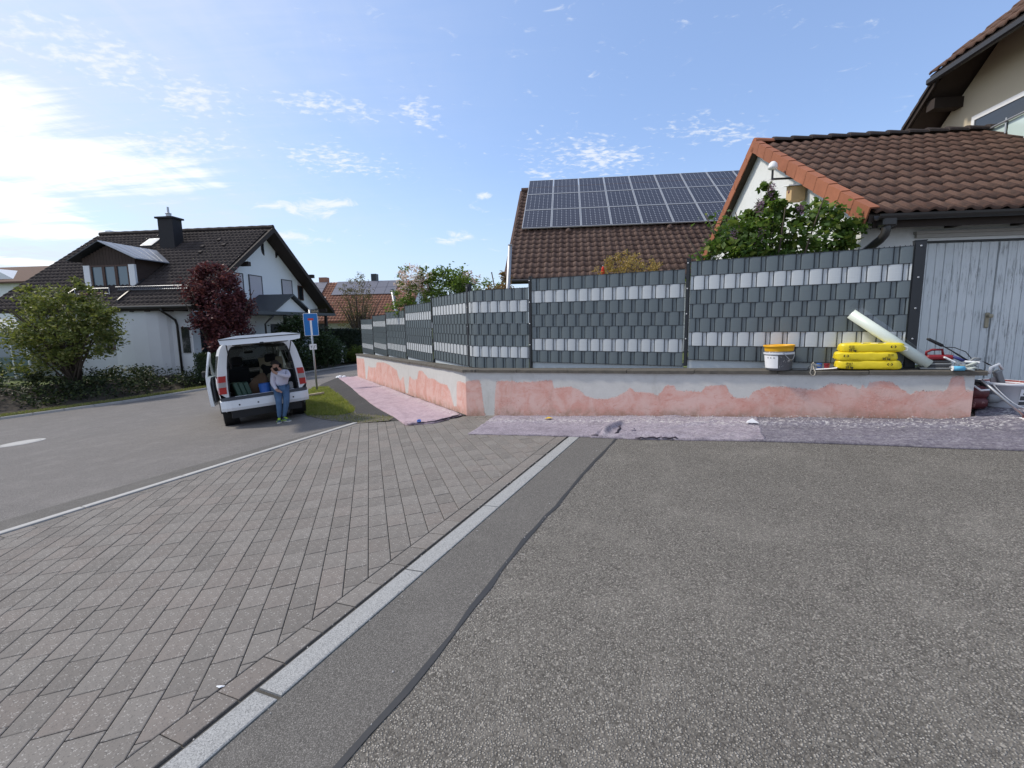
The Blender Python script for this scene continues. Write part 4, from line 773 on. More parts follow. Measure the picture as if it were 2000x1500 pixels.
for x, y in ((9.2, 6.9), (8.6, 6.1), (9.9, 6.2), (8.9, 5.4)): m_ = MB(); m_.box((x, y, .05), (x + .2, y + .2, .12), rf3); wpart('vent_tile', m_, M['dark_tile'], hs)
# gable windows, in the wall plane p = pw
def gable_window(q0, q1, z0, z1, mat, fmat, nm='window', shutter=False, depth=.06):
    m_ = MB(); t = .05; gbox(pw + .002, pw + depth, q0 - t, q0, z0 - t, z1 + t, m_); gbox(pw + .002, pw + depth, q1, q1 + t, z0 - t, z1 + t, m_); gbox(pw + .002, pw + depth, q0, q1, z1, z1 + t, m_); gbox(pw + .002, pw + depth + .04, q0, q1, z0 - t, z0, m_); w_ = wpart(nm, m_, fmat, hs)
    if shutter:
        n_ = int((z1 - z0) / .09)
        for i in range(n_): m_ = MB(); a = z0 + (z1 - z0) * i / n_; gbox(pw + .004, pw + .035, q0 + .002, q1 - .002, a + .008, a + (z1 - z0) / n_, m_); wpart('shutter_slat', m_, mat, w_)
    else: m_ = MB(); gbox(pw + .003, pw + .02, q0 + .001, q1 - .001, z0 + .001, z1 - .001, m_); wpart('window_pane', m_, mat, w_)
gable_window(26.5, 27.62, 1.45, 3.0, M['shutter'], M['van_grey'], shutter=True); gable_window(29.76, 30.86, 1.9, 3.0, M['shutter'], M['van_grey'], shutter=True); gable_window(25.1, 25.9, 1.55, 3.0, M['shutter'], M['van_grey'], shutter=True)
gable_window(31.65, 32.18, 1.8, 2.72, M['window'], M['win_frame']); m_ = MB(); gbox(pw + .004, pw + .03, 31.65, 32.18, 2.74, 3.05, m_); wpart('shutter_box', m_, M['shutter'], hs)
for qc, sgn in ((28.15, -1), (29.3, 1)):
    pts = [gpt(pw + .004, qc + sgn * .36 * math.sin(a) * .75, 4.78 + .42 * math.cos(a)) for a in [math.pi * i / 12 for i in range(13)]]; m_ = MB(); m_.prism(pts, GD * .03); f_ = wpart('half_round_window', m_, M['brown_clad'], hs)
    m_ = MB(); m_.prism([tuple(Vector(gpt(pw + .036, qc + sgn * .03, 4.78)) + (Vector(p) - Vector(gpt(pw + .004, qc, 4.78))) * .8) for p in pts], GD * .006); wpart('window_pane', m_, M['window'], f_)
# front wall window and garden room at the left
m_ = MB(); gbox(-24.3, -23.1, 21.74, 21.798, -1.1, .1, m_); w_ = wpart('window', m_, M['win_frame'], hs); m_ = MB(); gbox(-24.2, -23.2, 21.725, 21.738, -1.0, 0, m_); wpart('window_pane', m_, M['window'], w_); m_ = MB(); gbox(-24.4, -23.0, 21.66, 21.738, -1.16, -1.11, m_); wpart('window_sill', m_, M['kerb'], w_)
m_ = MB(); gbox(-19.35, -18.95, 21.74, 21.798, -1.3, .0, m_); gbox(pw + .002, pw + .03, 22.3, 24.3, -1.9, .0, m_); wpart('window', m_, M['window'], hs)
cons = MB(); 
for x in np.linspace(-31.5, -26.2, 7): gbox(x, x + .07, 20.0, 20.07, -2.4, -.1, cons)
gbox(-31.6, -26.0, 19.9, 20.1, -.1, .02, cons); cn = wpart('garden_room', cons, M['white_paint'], hs)
for i in range(6): m_ = MB(); x = -31.43 + i * .883; gbox(x + .01, x + .8, 20.02, 20.04, -2.3, -.11, m_); wpart('window_pane', m_, M['dormer_glass'], cn)
m_ = MB(); m_.prism([gpt(-31.7, 19.8, -.02), gpt(-25.9, 19.8, -.02), gpt(-25.9, 21.75, .5), gpt(-31.7, 21.75, .5)], (0, 0, .05)); wpart('glass_roof', m_, M['dormer_glass'], cn)
# porch on the gable side: canopy with a little dark roof
px_ = -16.6; m_ = MB(); gbox(pw + .002, px_ + .15, 23.2, 32.3, .62, .80, m_); cano = wpart('porch_canopy', m_, M['dark_sheet'], hs)
m_ = MB(); qa = 27.25; m_.prism([gpt(pw + .003, qa - 1.75, .802), gpt(pw + .003, qa, 1.74), gpt(pw + .003, qa + 1.75, .802)], GD * 2.0); wpart('porch_gable', m_, M['white_wall'], hs)
for sgn in (-1, 1):
    m_ = MB(); m_.prism([gpt(pw + .004, qa, 1.80), gpt(pw + .004, qa + sgn * 2.05, .74), gpt(pw + .004, qa + sgn * 2.05, .83), gpt(pw + .004, qa, 1.89)], GD * 2.3); wpart('porch_roof', m_, M['dark_sheet'], hs)
for q in (26.4, 31.2): m_ = MB(); gbox(px_ - .1, px_ + .06, q - .08, q + .08, -2.5, .618, m_); wpart('porch_post', m_, M['dark_wood'], hs)
m_ = MB(); m_.tube([gpt(px_ + .1, 25.4, .7), gpt(px_ - .1, 25.0, .35), gpt(px_ - .3, 24.9, .1), gpt(px_ - .3, 24.9, -2.4)], .05, 8); wpart('porch_downpipe', m_, M['gutter'], hs, True)
m_ = MB(); gbox(pw + .002, pw + .05, 28.2, 29.2, -2.2, .1, m_); wpart('house_door', m_, M['van_grey'], hs); m_ = MB(); gbox(pw + .002, pw + .03, 33.3, 35.0, -.55, .1, m_); wpart('window', m_, M['window'], hs)
# ---- far house behind, small house at the far left, beige house at the right
fh = thing('far_house', 'far house with brick red roof, a band of solar panels and two chimneys', 'house', grid_mx(-18, 40, -2.6))
qe, ze, qr, zr = 39.6, .25, 44.0, 4.05; s4 = (zr - ze) / (qr - qe); a0, a1 = -32, -13.6
mb = MB(); gprism([(40.3, -3), (47.7, -3), (47.7, .7), (qr, zr - .25), (40.3, .7)], a0 + .4, a1 - .3, mb); wpart('walls', mb, M['white_wall'], fh)
mb = MB(); gprism([(qe, ze), (qr, zr), (2 * qr - qe, ze), (2 * qr - qe, ze - .15), (qr, zr - .2), (qe, ze - .15)], a0, a1, mb); dk = wpart('roof', mb, M['red_tile'], fh)
rf4 = roof_frame(a0, qe - .03, ze + .01, s4); sl4 = (qr - qe) / math.cos(math.atan(s4)); lay_tiles(dk, rf4, int((a1 - a0) / .3), int(sl4 / .36), .3, .36, M['red_tile'], 0, None, amp=.045, n=6)
for r in range(2):
    for c in range(15):
        if c == 8: continue
        m_ = MB(); m_.box((.9 + c * 1.03, sl4 - 2.15 + r * 1.03, .10), (.9 + c * 1.03 + 1.0, sl4 - 2.15 + r * 1.03 + 1.0, .14), rf4); wpart('solar_panel', m_, plain('pale_reflecting_panel', (.16, .16, .19), .25, .1) if r == 0 and c == 0 else bpy.data.materials['pale_reflecting_panel'], fh)
for p, w_, z1, mt in ((-23.4, .38, 4.55, M['red_tile']), (-18.25, .25, 4.75, M['dark_sheet'])): m_ = MB(); gbox(p - w_, p + w_, 43.8, 44.4, 3.4, z1, m_); wpart('chimney', m_, mt, fh)
m_ = MB(); m_.box((8.7, sl4 - 3.1, .06), (9.7, sl4 - 2.4, .12), rf4); wpart('skylight', m_, M['white_paint'], fh)
sh = thing('small_house', 'distant white house with a red tiled roof at the left edge', 'house', grid_mx(-60, 45, -2.6))
mb = MB(); gprism_f([(-75, -3), (-57.5, -3), (-57.5, 4.6), (-61.5, 6.6), (-75, 6.6)], 45, 52, mb); wpart('walls', mb, M['white_wall'], sh); mb = MB(); mb.prism([gpt(-56.6, 44.3, 4.9), gpt(-75, 44.3, 4.9), gpt(-75, 48.5, 7.0), gpt(-58.5, 48.5, 7.0)], (0, 0, .2)); wpart('roof', mb, M['garage_tile'], sh)
bh = thing('beige_house', 'tall beige house with half hipped dark roof and glazed balcony', 'house', grid_mx(12, 10, -1))
pwl = 8.9
mb = MB(); gprism([(7.9, 2.4), (14.0, 2.4), (14.0, 3.55), (11.45, 5.68), (11.40, 5.72), (8.2, 5.72), (7.9, 5.45)], pwl, pwl + 8, mb); gprism([(11.3, -1.3), (14.0, -1.3), (14.0, 2.4), (11.3, 2.4)], 11.6, pwl + 8, mb); wpart('walls', mb, M['beige_wall'], bh)
def verge(q0, z0, q1, z1, p_, thick, dep, nm, mat):
    m_ = MB(); gprism([(q0, z0), (q1, z1), (q1, z1 + thick), (q0, z0 + thick)], p_, p_ + dep, m_); return wpart(nm, m_, mat, bh)
verge(14.4, 3.35, 12.16, 5.22, 8.3, .10, 9, 'main_roof', M['soffit']); verge(14.45, 3.32, 12.18, 5.16, 8.22, .22, .05, 'verge_board', M['dark_wood'])
for k in range(9): u0 = k / 9; u1 = (k + 1.08) / 9; A_ = (14.45 + (12.16 - 14.45) * u0, 3.42 + (5.30 - 3.42) * u0); B_ = (14.45 + (12.16 - 14.45) * u1, 3.42 + (5.30 - 3.42) * u1); m_ = MB(); gprism([A_, (A_[0], A_[1] + .09), (B_[0], B_[1] + .07), B_], 8.18, 8.6, m_); wpart('verge_tile', m_, M['dark_tile'], bh)
# half hip: roof plane facing left over the gable
for qa_, nm_ in ((12.16, 'far_slope'), (7.44, 'near_slope')):
    mb = MB(); mb.prism([gpt(8.3, qa_, 5.20), gpt(10.36, 9.8, 7.17), gpt(18, 9.8, 7.17), gpt(18, qa_, 5.20)], (0, 0, .08)); wpart('main_roof', mb, M['soffit'], bh)
verge(5.2, 3.35, 7.44, 5.22, 8.3, .10, 9, 'main_roof', M['soffit'])
hip = MB(); hip.prism([gpt(8.15, 12.32, 5.22), gpt(8.15, 7.28, 5.22), gpt(10.36, 9.8, 7.19)], (0, 0, .10)); hp = wpart('half_hip_roof', hip, M['soffit'], bh)
hf = frame(Vector(gpt(8.12, 12.30, 5.33)), -GB, GD * math.cos(R(41.7)) + Vector((0, 0, math.sin(R(41.7))))); lay_tiles(hp, hf, 22, 8, .23, .36, M['garage_tile'], 300, lambda x, y: x < y * .80 - .1 or x > 5.0 - y * .80, n=8)
mb = MB(); gbox(8.04, 8.16, 7.2, 12.3, 5.10, 5.24, mb, .03); wpart('gutter', mb, M['gutter'], bh)
for q, z in ((12.45, 4.86), (9.2, 5.6)): mb = MB(); gbox(8.3, pwl, q - .12, q + .12, z - .22, z, mb); wpart('purlin_end', mb, M['dark_wood'], bh)
for k in range(4): mb = MB(); q = 10.9 - k * .75; mb.prism([gpt(8.25, q, 5.16), gpt(8.25, q + .1, 5.16), gpt(pwl, q + .1, 5.74), gpt(pwl, q, 5.74)], (0, 0, .12)) ; wpart('rafter_end', mb, M['dark_wood'], bh)
mb = MB(); gbox(pwl - .05, pwl - .001, 8.0, 12.00, 4.19, 4.285, mb); gbox(pwl - .05, pwl - .001, 11.92, 12.00, 2.6, 4.19, mb); wf = wpart('balcony_opening', mb, M['white_paint'], bh)
mb = MB(); gbox(pwl - .03, pwl - .002, 8.0, 11.91, 2.6, 4.185, mb); wpart('window_pane', mb, M['window'], wf)
for k in range(5): mb = MB(); a = 11.86 - k * .82; gbox(pwl - .075, pwl - .062, a - .78, a, 2.8, 3.87, mb); wpart('balcony_pane', mb, M['balcony_glass'], wf)
mb = MB(); mb.tube([gpt(pwl - .12, 12.5, 3.79), gpt(pwl - .12, 7.8, 3.93)], .022, 8); wpart('balcony_handrail', mb, M['galv'], wf)
for k in range(5): mb = MB(); a = 11.88 - k * .82; mb.tube([gpt(pwl - .10, a, 2.8), gpt(pwl - .10, a, 3.9)], .018, 6); wpart('balcony_post', mb, M['galv'], wf)
# ------------------------------------------------------------------ van
vf = Vector((-.552, .834, 0)); vr = Vector((.834, .552, 0)); vo = Vector(gp(-5.2, 9.83))
VM = frame(vo, vr - GN * vr.dot(GN), vf - GN * vf.dot(GN)) @ Matrix.Diagonal((.93, 1, 1, 1))
van = thing('van', 'white van with its tailgate raised and front door open', 'van', VM)
HP = [(.80, .30), (.865, .42), (.893, .74), (.893, .86), (.882, 1.02), (.845, 1.24), (.785, 1.50), (.735, 1.64), (.66, 1.735), (.40, 1.795), (0, 1.81)]
ST = [(0, 1.81, 1.), (.10, 1.81, 1.0), (.28, 1.81, 1.), (.95, 1.81, 1.), (1.06, 1.81, 1.), (1.80, 1.81, 1.), (1.92, 1.80, 1.), (2.5, 1.76, 1.), (2.62, 1.70, .995), (3.32, 1.10, .98), (3.9, .98, .95), (4.15, .88, .88), (4.26, .62, .80)]
def ring(y, zm, k): return [(x * k, y, min(z, zm - (.02 * i if z > zm else 0) * 0)) for i, (x, z) in enumerate(HP)]
body = MB(); glassm = MB(); win = MB()
for sgn in (1, -1):
    for a, b in zip(ST, ST[1:]):
        ra, rb_ = ring(*a), ring(*b)
        for i in range(2, len(HP) - 1):
            q = [ra[i], rb_[i], rb_[i + 1], ra[i + 1]]; q = [(x * sgn, y, z) for x, y, z in q]; q = q if sgn > 0 else q[::-1]
            if max(p[2] for p in q) - min(p[2] for p in q) < 1e-5 and max(abs(p[0]) for p in q) - min(abs(p[0]) for p in q) < 1e-5: continue
            side = i in (4, 5) and a[0] in (.28, 1.06, 1.92) ; ws = a[0] == 2.62 and i >= 6; door_open = sgn < 0 and a[0] in (1.92, 2.5) and i in (2, 3, 4, 5)
            if door_open: continue
            (win if side else glassm if ws else body).poly(q)
    ys = [i * .06 for i in range(70)]                                    # lower side with wheel arches
    for y0, y1 in zip(ys, ys[1:]):
        if sgn < 0 and 1.95 < y0 < 2.85 and False: continue
        def low(y):
            z = .30
            for yw in (.72, 3.38):
                if abs(y - yw) < .37: z = max(z, .31 + math.sqrt(.37 ** 2 - (y - yw) ** 2))
            return z
        def sx(z, y): return np.interp(z, [h for _, h in HP[:5]], [x for x, _ in HP[:5]]) * np.interp(y, [s_[0] for s_ in ST], [s_[2] for s_ in ST])
        q = [(sx(low(y0), y0) * sgn, y0, low(y0)), (sx(low(y1), y1) * sgn, y1, low(y1)), (sx(.74, y1) * sgn, y1, .74), (sx(.74, y0) * sgn, y0, .74)]; body.poly(q if sgn > 0 else q[::-1])
fr = [(x * .80, y, z) for x, z in HP[:2] for y in (4.26,)]
body.poly([(-.68, 4.26, .3), (-.70, 4.26, .62), (.70, 4.26, .62), (.68, 4.26, .3)])
# rear frame around the load opening
OUT = [HP[2], HP[3], HP[4], HP[5], HP[6], HP[7], HP[8], HP[9], HP[10]]; INN = [(.715, .60), (.715, .78), (.70, 1.0), (.675, 1.24), (.63, 1.48), (.59, 1.59), (.53, 1.66), (.36, 1.69), (0, 1.70)]
jamb = MB()
for sgn in (1, -1):
    for k in range(8):
        q = [(OUT[k][0], 0, OUT[k][1]), (OUT[k + 1][0], 0, OUT[k + 1][1]), (INN[k + 1][0], .012, INN[k + 1][1]), (INN[k][0], .012, INN[k][1])]; q = [(x * sgn, y, z) for x, y, z in q]; body.poly(q if sgn < 0 else q[::-1])
        q = [(INN[k][0], .012, INN[k][1]), (INN[k + 1][0], .012, INN[k + 1][1]), (INN[k + 1][0] - .035, .07, INN[k + 1][1] - .02), (INN[k][0] - .035, .07, INN[k][1])]; q = [(x * sgn, y, z) for x, y, z in q]; jamb.poly(q if sgn < 0 else q[::-1])
bo = part('body', body, M['van_white'], van, False)
part('opening_seal', jamb, M['van_grey'], van); part('side_windows', win, M['car_glass'], van)['kind'] = 'stuff'; part('windscreen', glassm, M['car_glass'], van)
# inside: floor, linings, headliner, seats
m_ = MB(); m_.box((-.62, .0, .575), (.62, 1.75, .615)); part('cargo_floor', m_, M['cargo_floor'], van)
m_ = MB(); m_.box((-.615, -.03, .60), (.615, .03, .645), None, .01); part('load_sill', m_, M['van_white'], van)
m_ = MB()
for sgn in (1, -1): m_.poly([(sgn * .70, .08, .6), (sgn * .70, 1.85, .6), (sgn * .70, 1.85, 1.05), (sgn * .70, .08, 1.05)]); m_.poly([(sgn * .60, .08, 1.6), (sgn * .60, 2.5, 1.6), (0, 2.5, 1.73), (0, .08, 1.73)])
m_.poly([(-.70, 1.2, .35), (.70, 1.2, .35), (.70, 3.2, .35), (-.7, 3.2, .35)]); m_.box((-.72, 2.75, .85), (.72, 3.1, 1.05), None, .04)
part('interior_lining', m_, M['interior'], van)
def seat(x, mat):
    m2 = MB(); tl = VM @ T(x, 1.72, .60) @ Matrix.Rotation(R(12), 4, 'X'); inv = VM.inverted() @ tl; m2.box((-.25, -.07, .0), (.25, .08, .62), inv, .05); s_ = part('seat_backrest', m2, mat, van); m2 = MB(); m2.box((-.13, -.05, .64), (.13, .05, .86), inv, .04); part('headrest', m2, M['interior'], s_)
    m2 = MB(); m2.box((-.25, .08, .45), (.25, .6, .60), VM.inverted() @ VM @ T(x, 1.72, 0), .04); part('seat_cushion', m2, mat, van)
seat(-.38, M['interior']); seat(.38, M['interior'])
m_ = MB()
def jacket(u, v):
    x = .38 + (u - .5) * .56; z = 1.36 - v * .62; y = 1.60 - .05 * math.sin(u * math.pi) + .02 * math.sin(v * 9 + u * 5); return (x + .02 * math.sin(v * 6), y, z + (.05 * math.sin(u * 7) if v > .9 else 0))
m_.grid(jacket, 10, 10); jk = solo('jacket', m_, M['beige_cloth'], 'beige jacket hung over the passenger seat inside the van', 'jacket', VM, smooth=True)
m_ = MB(); m_.tube([(.35, 3.0, 1.35), (.35, 3.02, 1.42)], .01, 6); m_.box((-.11, 2.66, 1.50), (.11, 2.70, 1.57), None, .015); part('rear_view_mirror', m_, M['van_black'], van)
# bumper
def bump_prof(grow=0.): return
m_ = MB(); rings = []
for x in np.linspace(-.90, .90, 19):
    k = max(0, (abs(x) - .70) / .20); yb = -.085 + .09 * k ** 2; rings.append([(x, yb + .02, .36), (x, yb - .005, .42), (x, yb, .555), (x, yb + .02, .575), (x, .3 if abs(x) > .85 else .02, .575), (x, .3 if abs(x) > .85 else .02, .36)])
m_.loft(rings); bp = part('rear_bumper', m_, M['van_white'], van)
m_ = MB(); rings = []
for x in np.linspace(-.885, .885, 19):
    k = max(0, (abs(x) - .70) / .20); yb = -.085 + .09 * k ** 2; rings.append([(x, yb + .008, .577), (x, yb + .03, .635), (x, .005, .645), (x, .005, .577)])
m_.loft(rings); part('bumper_step', m_, M['van_grey'], bp)
m_ = MB(); m_.box((-.72, -.03, .20), (.72, .25, .358)); part('bumper_underside', m_, M['van_black'], bp)
for x in (-.55, -.18, .18, .55): m_ = MB(); m_.lathe([(.018, 0), (.016, .006), (.004, .008)], 10, T(x, -.088, .47) @ Matrix.Rotation(R(90), 4, 'X')); part('parking_sensor', m_, M['van_black'], bp)
# lamps on the rear pillars
for sgn in (1, -1):
    base = MB(); 
    def lamp_seg(z0, z1, mat, nm, par):
        m2 = MB(); xo = lambda z: np.interp(z, [h for _, h in HP], [x for x, _ in HP]); xi = lambda z: np.interp(z, [h for _, h in INN], [x for x, _ in INN]) + .03
        rr_ = []
        for z in np.linspace(z0, z1, 4): rr_.append([(sgn * xi(z), -.012, z), (sgn * (xo(z) - .02), -.018, z), (sgn * (xo(z) + .008), .03, z), (sgn * (xo(z) + .006), .14, z), (sgn * (xo(z) - .03), .14, z), (sgn * xi(z), .01, z)])
        m2.loft(rr_); return part(nm, m2, mat, par)
    tl_ = lamp_seg(.72, .855, M['red_lens'], 'tail_light', van); lamp_seg(.857, .955, M['white_lens'], 'indicator_lens', tl_); lamp_seg(.957, 1.085, M['red_lens'], 'brake_lens', tl_)
# wheels
def wheel(x, y, sgn):
    mx = T(x, y, .31) @ Matrix.Rotation(R(90) * sgn, 4, 'Y'); m2 = MB(); m2.lathe([(.20, -.085), (.27, -.095), (.305, -.07), (.312, -.03), (.312, .03), (.305, .07), (.27, .095), (.20, .085)], 28, mx); w_ = part('tyre', m2, M['tyre'], van, True)
    m2 = MB(); m2.lathe([(.20, .07), (.18, .085), (.05, .075), (.045, .085), (.01, .087)], 20, mx); part('wheel_rim', m2, M['rim'], w_)
for y in (.72, 3.38):
    for sgn in (1, -1): wheel(sgn * .76, y, sgn)
m_ = MB(); m_.tube([(-.7, .72, .30), (.7, .72, .30)], .05, 8); m_.box((-.72, .25, .30), (.72, 4.1, .34)); part('underbody', m_, M['van_black'], van)
m_ = MB()
for yw in (.72, 3.38):
    for sgn in (1, -1): m_.lathe([(.37, 0), (.37, .30)], 20, T(sgn * .87, yw, .31) @ Matrix.Rotation(R(-90) * sgn, 4, 'Y'), False, True)
part('wheel_housings', m_, M['van_black'], van)['kind'] = 'stuff'
# tailgate, raised level
TGM = VM @ T(0, .04, 1.775) @ Matrix.Rotation(R(178.5), 4, 'Z') @ Matrix.Rotation(R(1.5), 4, 'X') 
def tgw(t): return .56 + .17 * min(1, t * 1.3)
m_ = MB(); rings = []
for t in np.linspace(0, 1, 9): y = t * 1.12; w = tgw(t); th = .035 + .07 * t; rings.append([(-w, y, -th), (-w - .02, y, -.01), (-w * .6, y, .035), (w * .6, y, .035), (w + .02, y, -.01), (w, y, -th), (w * .8, y, -th - .02 * t), (-w * .8, y, -th - .02 * t)])
m_.loft(rings); tg = part('tailgate', m_, M['van_white'], van, False, TGM)
m_ = MB(); m_.poly([(-.46, .12, .046), (.46, .12, .046), (.54, .60, .046), (-.54, .60, .046)]); m_.poly([(-.46, .12, -.066), (-.54, .60, -.095), (.54, .60, -.095), (.46, .12, -.066)]); part('rear_window', m_, M['car_glass'], tg, False, TGM)
m_ = MB(); m_.box((-.52, .68, -.127), (.52, 1.02, -.104), None, .01); part('tailgate_trim', m_, M['headliner'], tg, False, TGM); m_ = MB(); m_.box((-.04, 1.06, -.15), (.04, 1.13, -.11), None, .012); part('tailgate_latch', m_, M['van_black'], tg, False, TGM)
m_ = MB(); m_.tube([(-.74, 1.125, -.02), (.74, 1.125, -.02)], .008, 6); part('tailgate_seal', m_, M['van_black'], tg, False, TGM)
for sgn in (1, -1): m_ = MB(); m_.tube([(sgn * .60, .02, 1.35), (sgn * .63, -.42, 1.70)], .011, 8); m_.tube([(sgn * .585, .05, 1.22), (sgn * .605, -.06, 1.44)], .018, 8); part('gas_strut', m_, M['van_black'], van)
# open front door on the left side
DMX = VM @ T(-.89, 2.75, 0) @ Matrix.Rotation(R(-11), 4, 'Z')
def door_ring(y): return [(-.02 if z < .5 else .0 - (.893 - x) * .9 * -1 * 0, y, z) for x, z in HP[:3]]
m_ = MB(); rings = []
for y in (-.02, -.30, -.62, -.93):
    rings.append([(.045 + .03 * (1 if z > 1.02 else 0) + (.893 - x) * .95 * (1 if z > 1.0 else .4), y + (0 if z < 1.05 or y < -.3 else -.25 * (z - 1.05)), z) for x, z in [(.83, .34), (.87, .45), (.893, .74), (.893, .88), (.885, 1.03)]] + [(-.03 + (.893 - x) * .95 * .4, y, z) for x, z in [(.885, 1.03), (.893, .88), (.893, .74), (.87, .45), (.83, .34)]])
m_.loft(rings); dr_ = part('front_door', m_, M['van_white'], van, False, DMX)
m_ = MB(); m_.tube([(.0, -.06, 1.03), (.03, -.40, 1.38), (.09, -.62, 1.58), (.11, -.80, 1.60), (.06, -.92, 1.30), (.0, -.93, 1.03)], .028, 6); part('window_frame', m_, M['van_white'], dr_, False, DMX)
m_ = MB(); m_.poly([(.0, -.08, 1.03), (.03, -.40, 1.36), (.09, -.62, 1.56), (.11, -.80, 1.58), (.06, -.91, 1.30), (.0, -.92, 1.03)]); part('door_glass', m_, M['car_glass'], dr_, False, DMX)
m_ = MB(); m_.box((.075, -.88, .42), (.115, -.1, 1.02), None, .015); part('door_trim', m_, M['van_grey'], dr_, False, DMX)
m_ = MB(); m_.box((-.24, -.22, 1.0), (-.04, -.12, 1.17), None, .03); part('wing_mirror', m_, M['van_black'], dr_, False, DMX)
m_ = MB(); m_.box((.93, 2.55, 1.0), (1.10, 2.65, 1.17), None, .03); m_.box((.86, 2.57, 1.03), (.94, 2.63, 1.09)); part('wing_mirror', m_, M['van_black'], van)
# load in the van
def vthing(nm, mb_, mat, label, cat, smooth=False): return solo(nm, mb_, mat, label, cat, VM, None, smooth)
m_ = MB(); mx = T(-.40, .28, .62) @ Matrix.Rotation(R(10), 4, 'Z') @ Matrix.Rotation(R(-14), 4, 'Y'); 
for k in range(3): m_.box((-.16 + k * .10, -.16, 0), (-.07 + k * .10, .16, .33 - .03 * k), mx, .012)
vthing('tool_case', m_, M['green_plastic'], 'dark green ribbed case leaning inside the van at the left', 'case')
m_ = MB(); m_.lathe([(.115, 0), (.125, .20), (.128, .215), (.118, .215), (.108, .03), (.01, .03)], 18, T(.02, .14, .617)); m_.lathe([(.128, .15), (.131, .155), (.131, .165), (.128, .17)], 18, T(.02, .14, .617), False, False)
bk = vthing('paint_pail', m_, M['blue_plastic'], 'blue paint pail standing on the van floor behind the sill', 'pail')
m_ = MB()
def bag(u, v): a = u * 2 * math.pi; r = (.03 + .12 * math.sin(min(1, v * .93 + .08) * math.pi) ** .8) * (1 + .22 * math.sin(3 * a + 2 + 3 * v) + .08 * math.sin(7 * a + 5 * v)); return (-.16 + r * 1.25 * math.cos(a) + .22 * v, .50 + r * .7 * math.sin(a) + .1 * v, .615 + v * .42)
m_.grid(bag, 16, 8); vthing('brown_bag', m_, M['brown_cloth'], 'brown cloth sack slumped between the case and the seats', 'sack', True)
m_ = MB(); m_.lathe([(.004, 0), (.03, .012), (.038, .036), (.03, .06), (.004, .074)], 12, T(.23, .07, .647)); vthing('lime_ball', m_, M['yellow_green'], 'small lime yellow round tub on the van sill beside the blue pail', 'tub', True)
m_ = MB(); m_.box((.50, .0, .647), (.60, .10, .80), None, .02); m_.tube([(.50, .02, .70), (.45, -.02, .75), (.50, .0, .80)], .012, 6); vthing('paint_can', m_, M['grey_plastic'], 'grey can on the van sill right of the sitting man', 'can')
# ------------------------------------------------------------------ the man sitting on the load sill
def skin_mesh(pts, edges, root, sub=2):
    names = list(pts); me = bpy.data.meshes.new('tmp'); me.from_pydata([pts[n][0] for n in names], [(names.index(a), names.index(b)) for a, b in edges], []) if False else me.from_pydata([pts[n][0] for n in names], [(names.index(a), names.index(b)) for a, b in edges], [])
    ob = bpy.data.objects.new('tmp', me); COL.objects.link(ob); sk = ob.modifiers.new('s', 'SKIN'); sk.use_smooth_shade = True; ss = ob.modifiers.new('u', 'SUBSURF'); ss.levels = sub; ss.render_levels = sub
    for i, n in enumerate(names):
        r = pts[n][1]; d = me.skin_vertices[0].data[i]; d.radius = r if isinstance(r, tuple) else (r, r); d.use_root = (n == root)
    bpy.context.view_layer.update(); out = bpy.data.meshes.new_from_object(ob.evaluated_get(bpy.context.evaluated_depsgraph_get())); bpy.data.objects.remove(ob); return out
def skin_part(nm, pts, edges, root, mat, parent, grow=1.0, sub=2):
    p2 = {k: (v[0], tuple(x * grow for x in v[1]) if isinstance(v[1], tuple) else v[1] * grow) for k, v in pts.items()}; me = skin_mesh(p2, edges, root, sub); me.materials.clear(); me.materials.append(mat); me.polygons.foreach_set('use_smooth', [True] * len(me.polygons)); me.name = nm; return link(nm, me, parent)
SK = dict(pelvis=((.31, .02, .74), (.155, .125)), belly=((.33, .03, .90), (.145, .11)), chest=((.35, .00, 1.08), (.165, .12)), collar=((.335, -.04, 1.195), (.12, .09)), neck=((.30, -.09, 1.255), .056), jaw=((.235, -.155, 1.275), .060), head=((.25, -.125, 1.335), (.078, .090)), crown=((.268, -.115, 1.39), (.066, .078)),
    shl=((.185, -.03, 1.165), .066), ell=((.135, -.03, .92), .050), wrl=((.19, -.21, .76), .034), hal=((.225, -.27, .735), .036),
    shr=((.505, -.03, 1.165), .066), elr=((.485, -.25, 1.04), .052), wrr=((.225, -.255, 1.165), .035), har=((.165, -.235, 1.215), .034),
    hpl=((.225, -.02, .73), .10), knl=((.175, -.35, .52), .068), cfl=((.165, -.34, .34), .062), anl=((.135, -.33, .10), .040), 
    hpr=((.395, -.02, .73), .10), knr=((.345, -.36, .50), .068), cfr=((.30, -.355, .33), .062), anr=((.235, -.33, .10), .040))
ED = [('pelvis', 'belly'), ('belly', 'chest'), ('chest', 'collar'), ('collar', 'neck'), ('neck', 'jaw'), ('jaw', 'head'), ('head', 'crown'), ('chest', 'shl'), ('shl', 'ell'), ('ell', 'wrl'), ('wrl', 'hal'), ('chest', 'shr'), ('shr', 'elr'), ('elr', 'wrr'), ('wrr', 'har'), ('pelvis', 'hpl'), ('hpl', 'knl'), ('knl', 'cfl'), ('cfl', 'anl'), ('pelvis', 'hpr'), ('hpr', 'knr'), ('knr', 'cfr'), ('cfr', 'anr')]
per = thing('person', 'man in a pale sweater and blue jeans sitting on the van sill', 'person', VM @ T(.33, -.04, 0) @ Matrix.Diagonal((.95, .88, .885, 1))); PM = VM
def rel(d): return {k: ((v[0][0] - .31, v[0][1] + .02, v[0][2]), v[1]) for k, v in d.items()}
SK = rel(SK)
fing = {}; fe = []
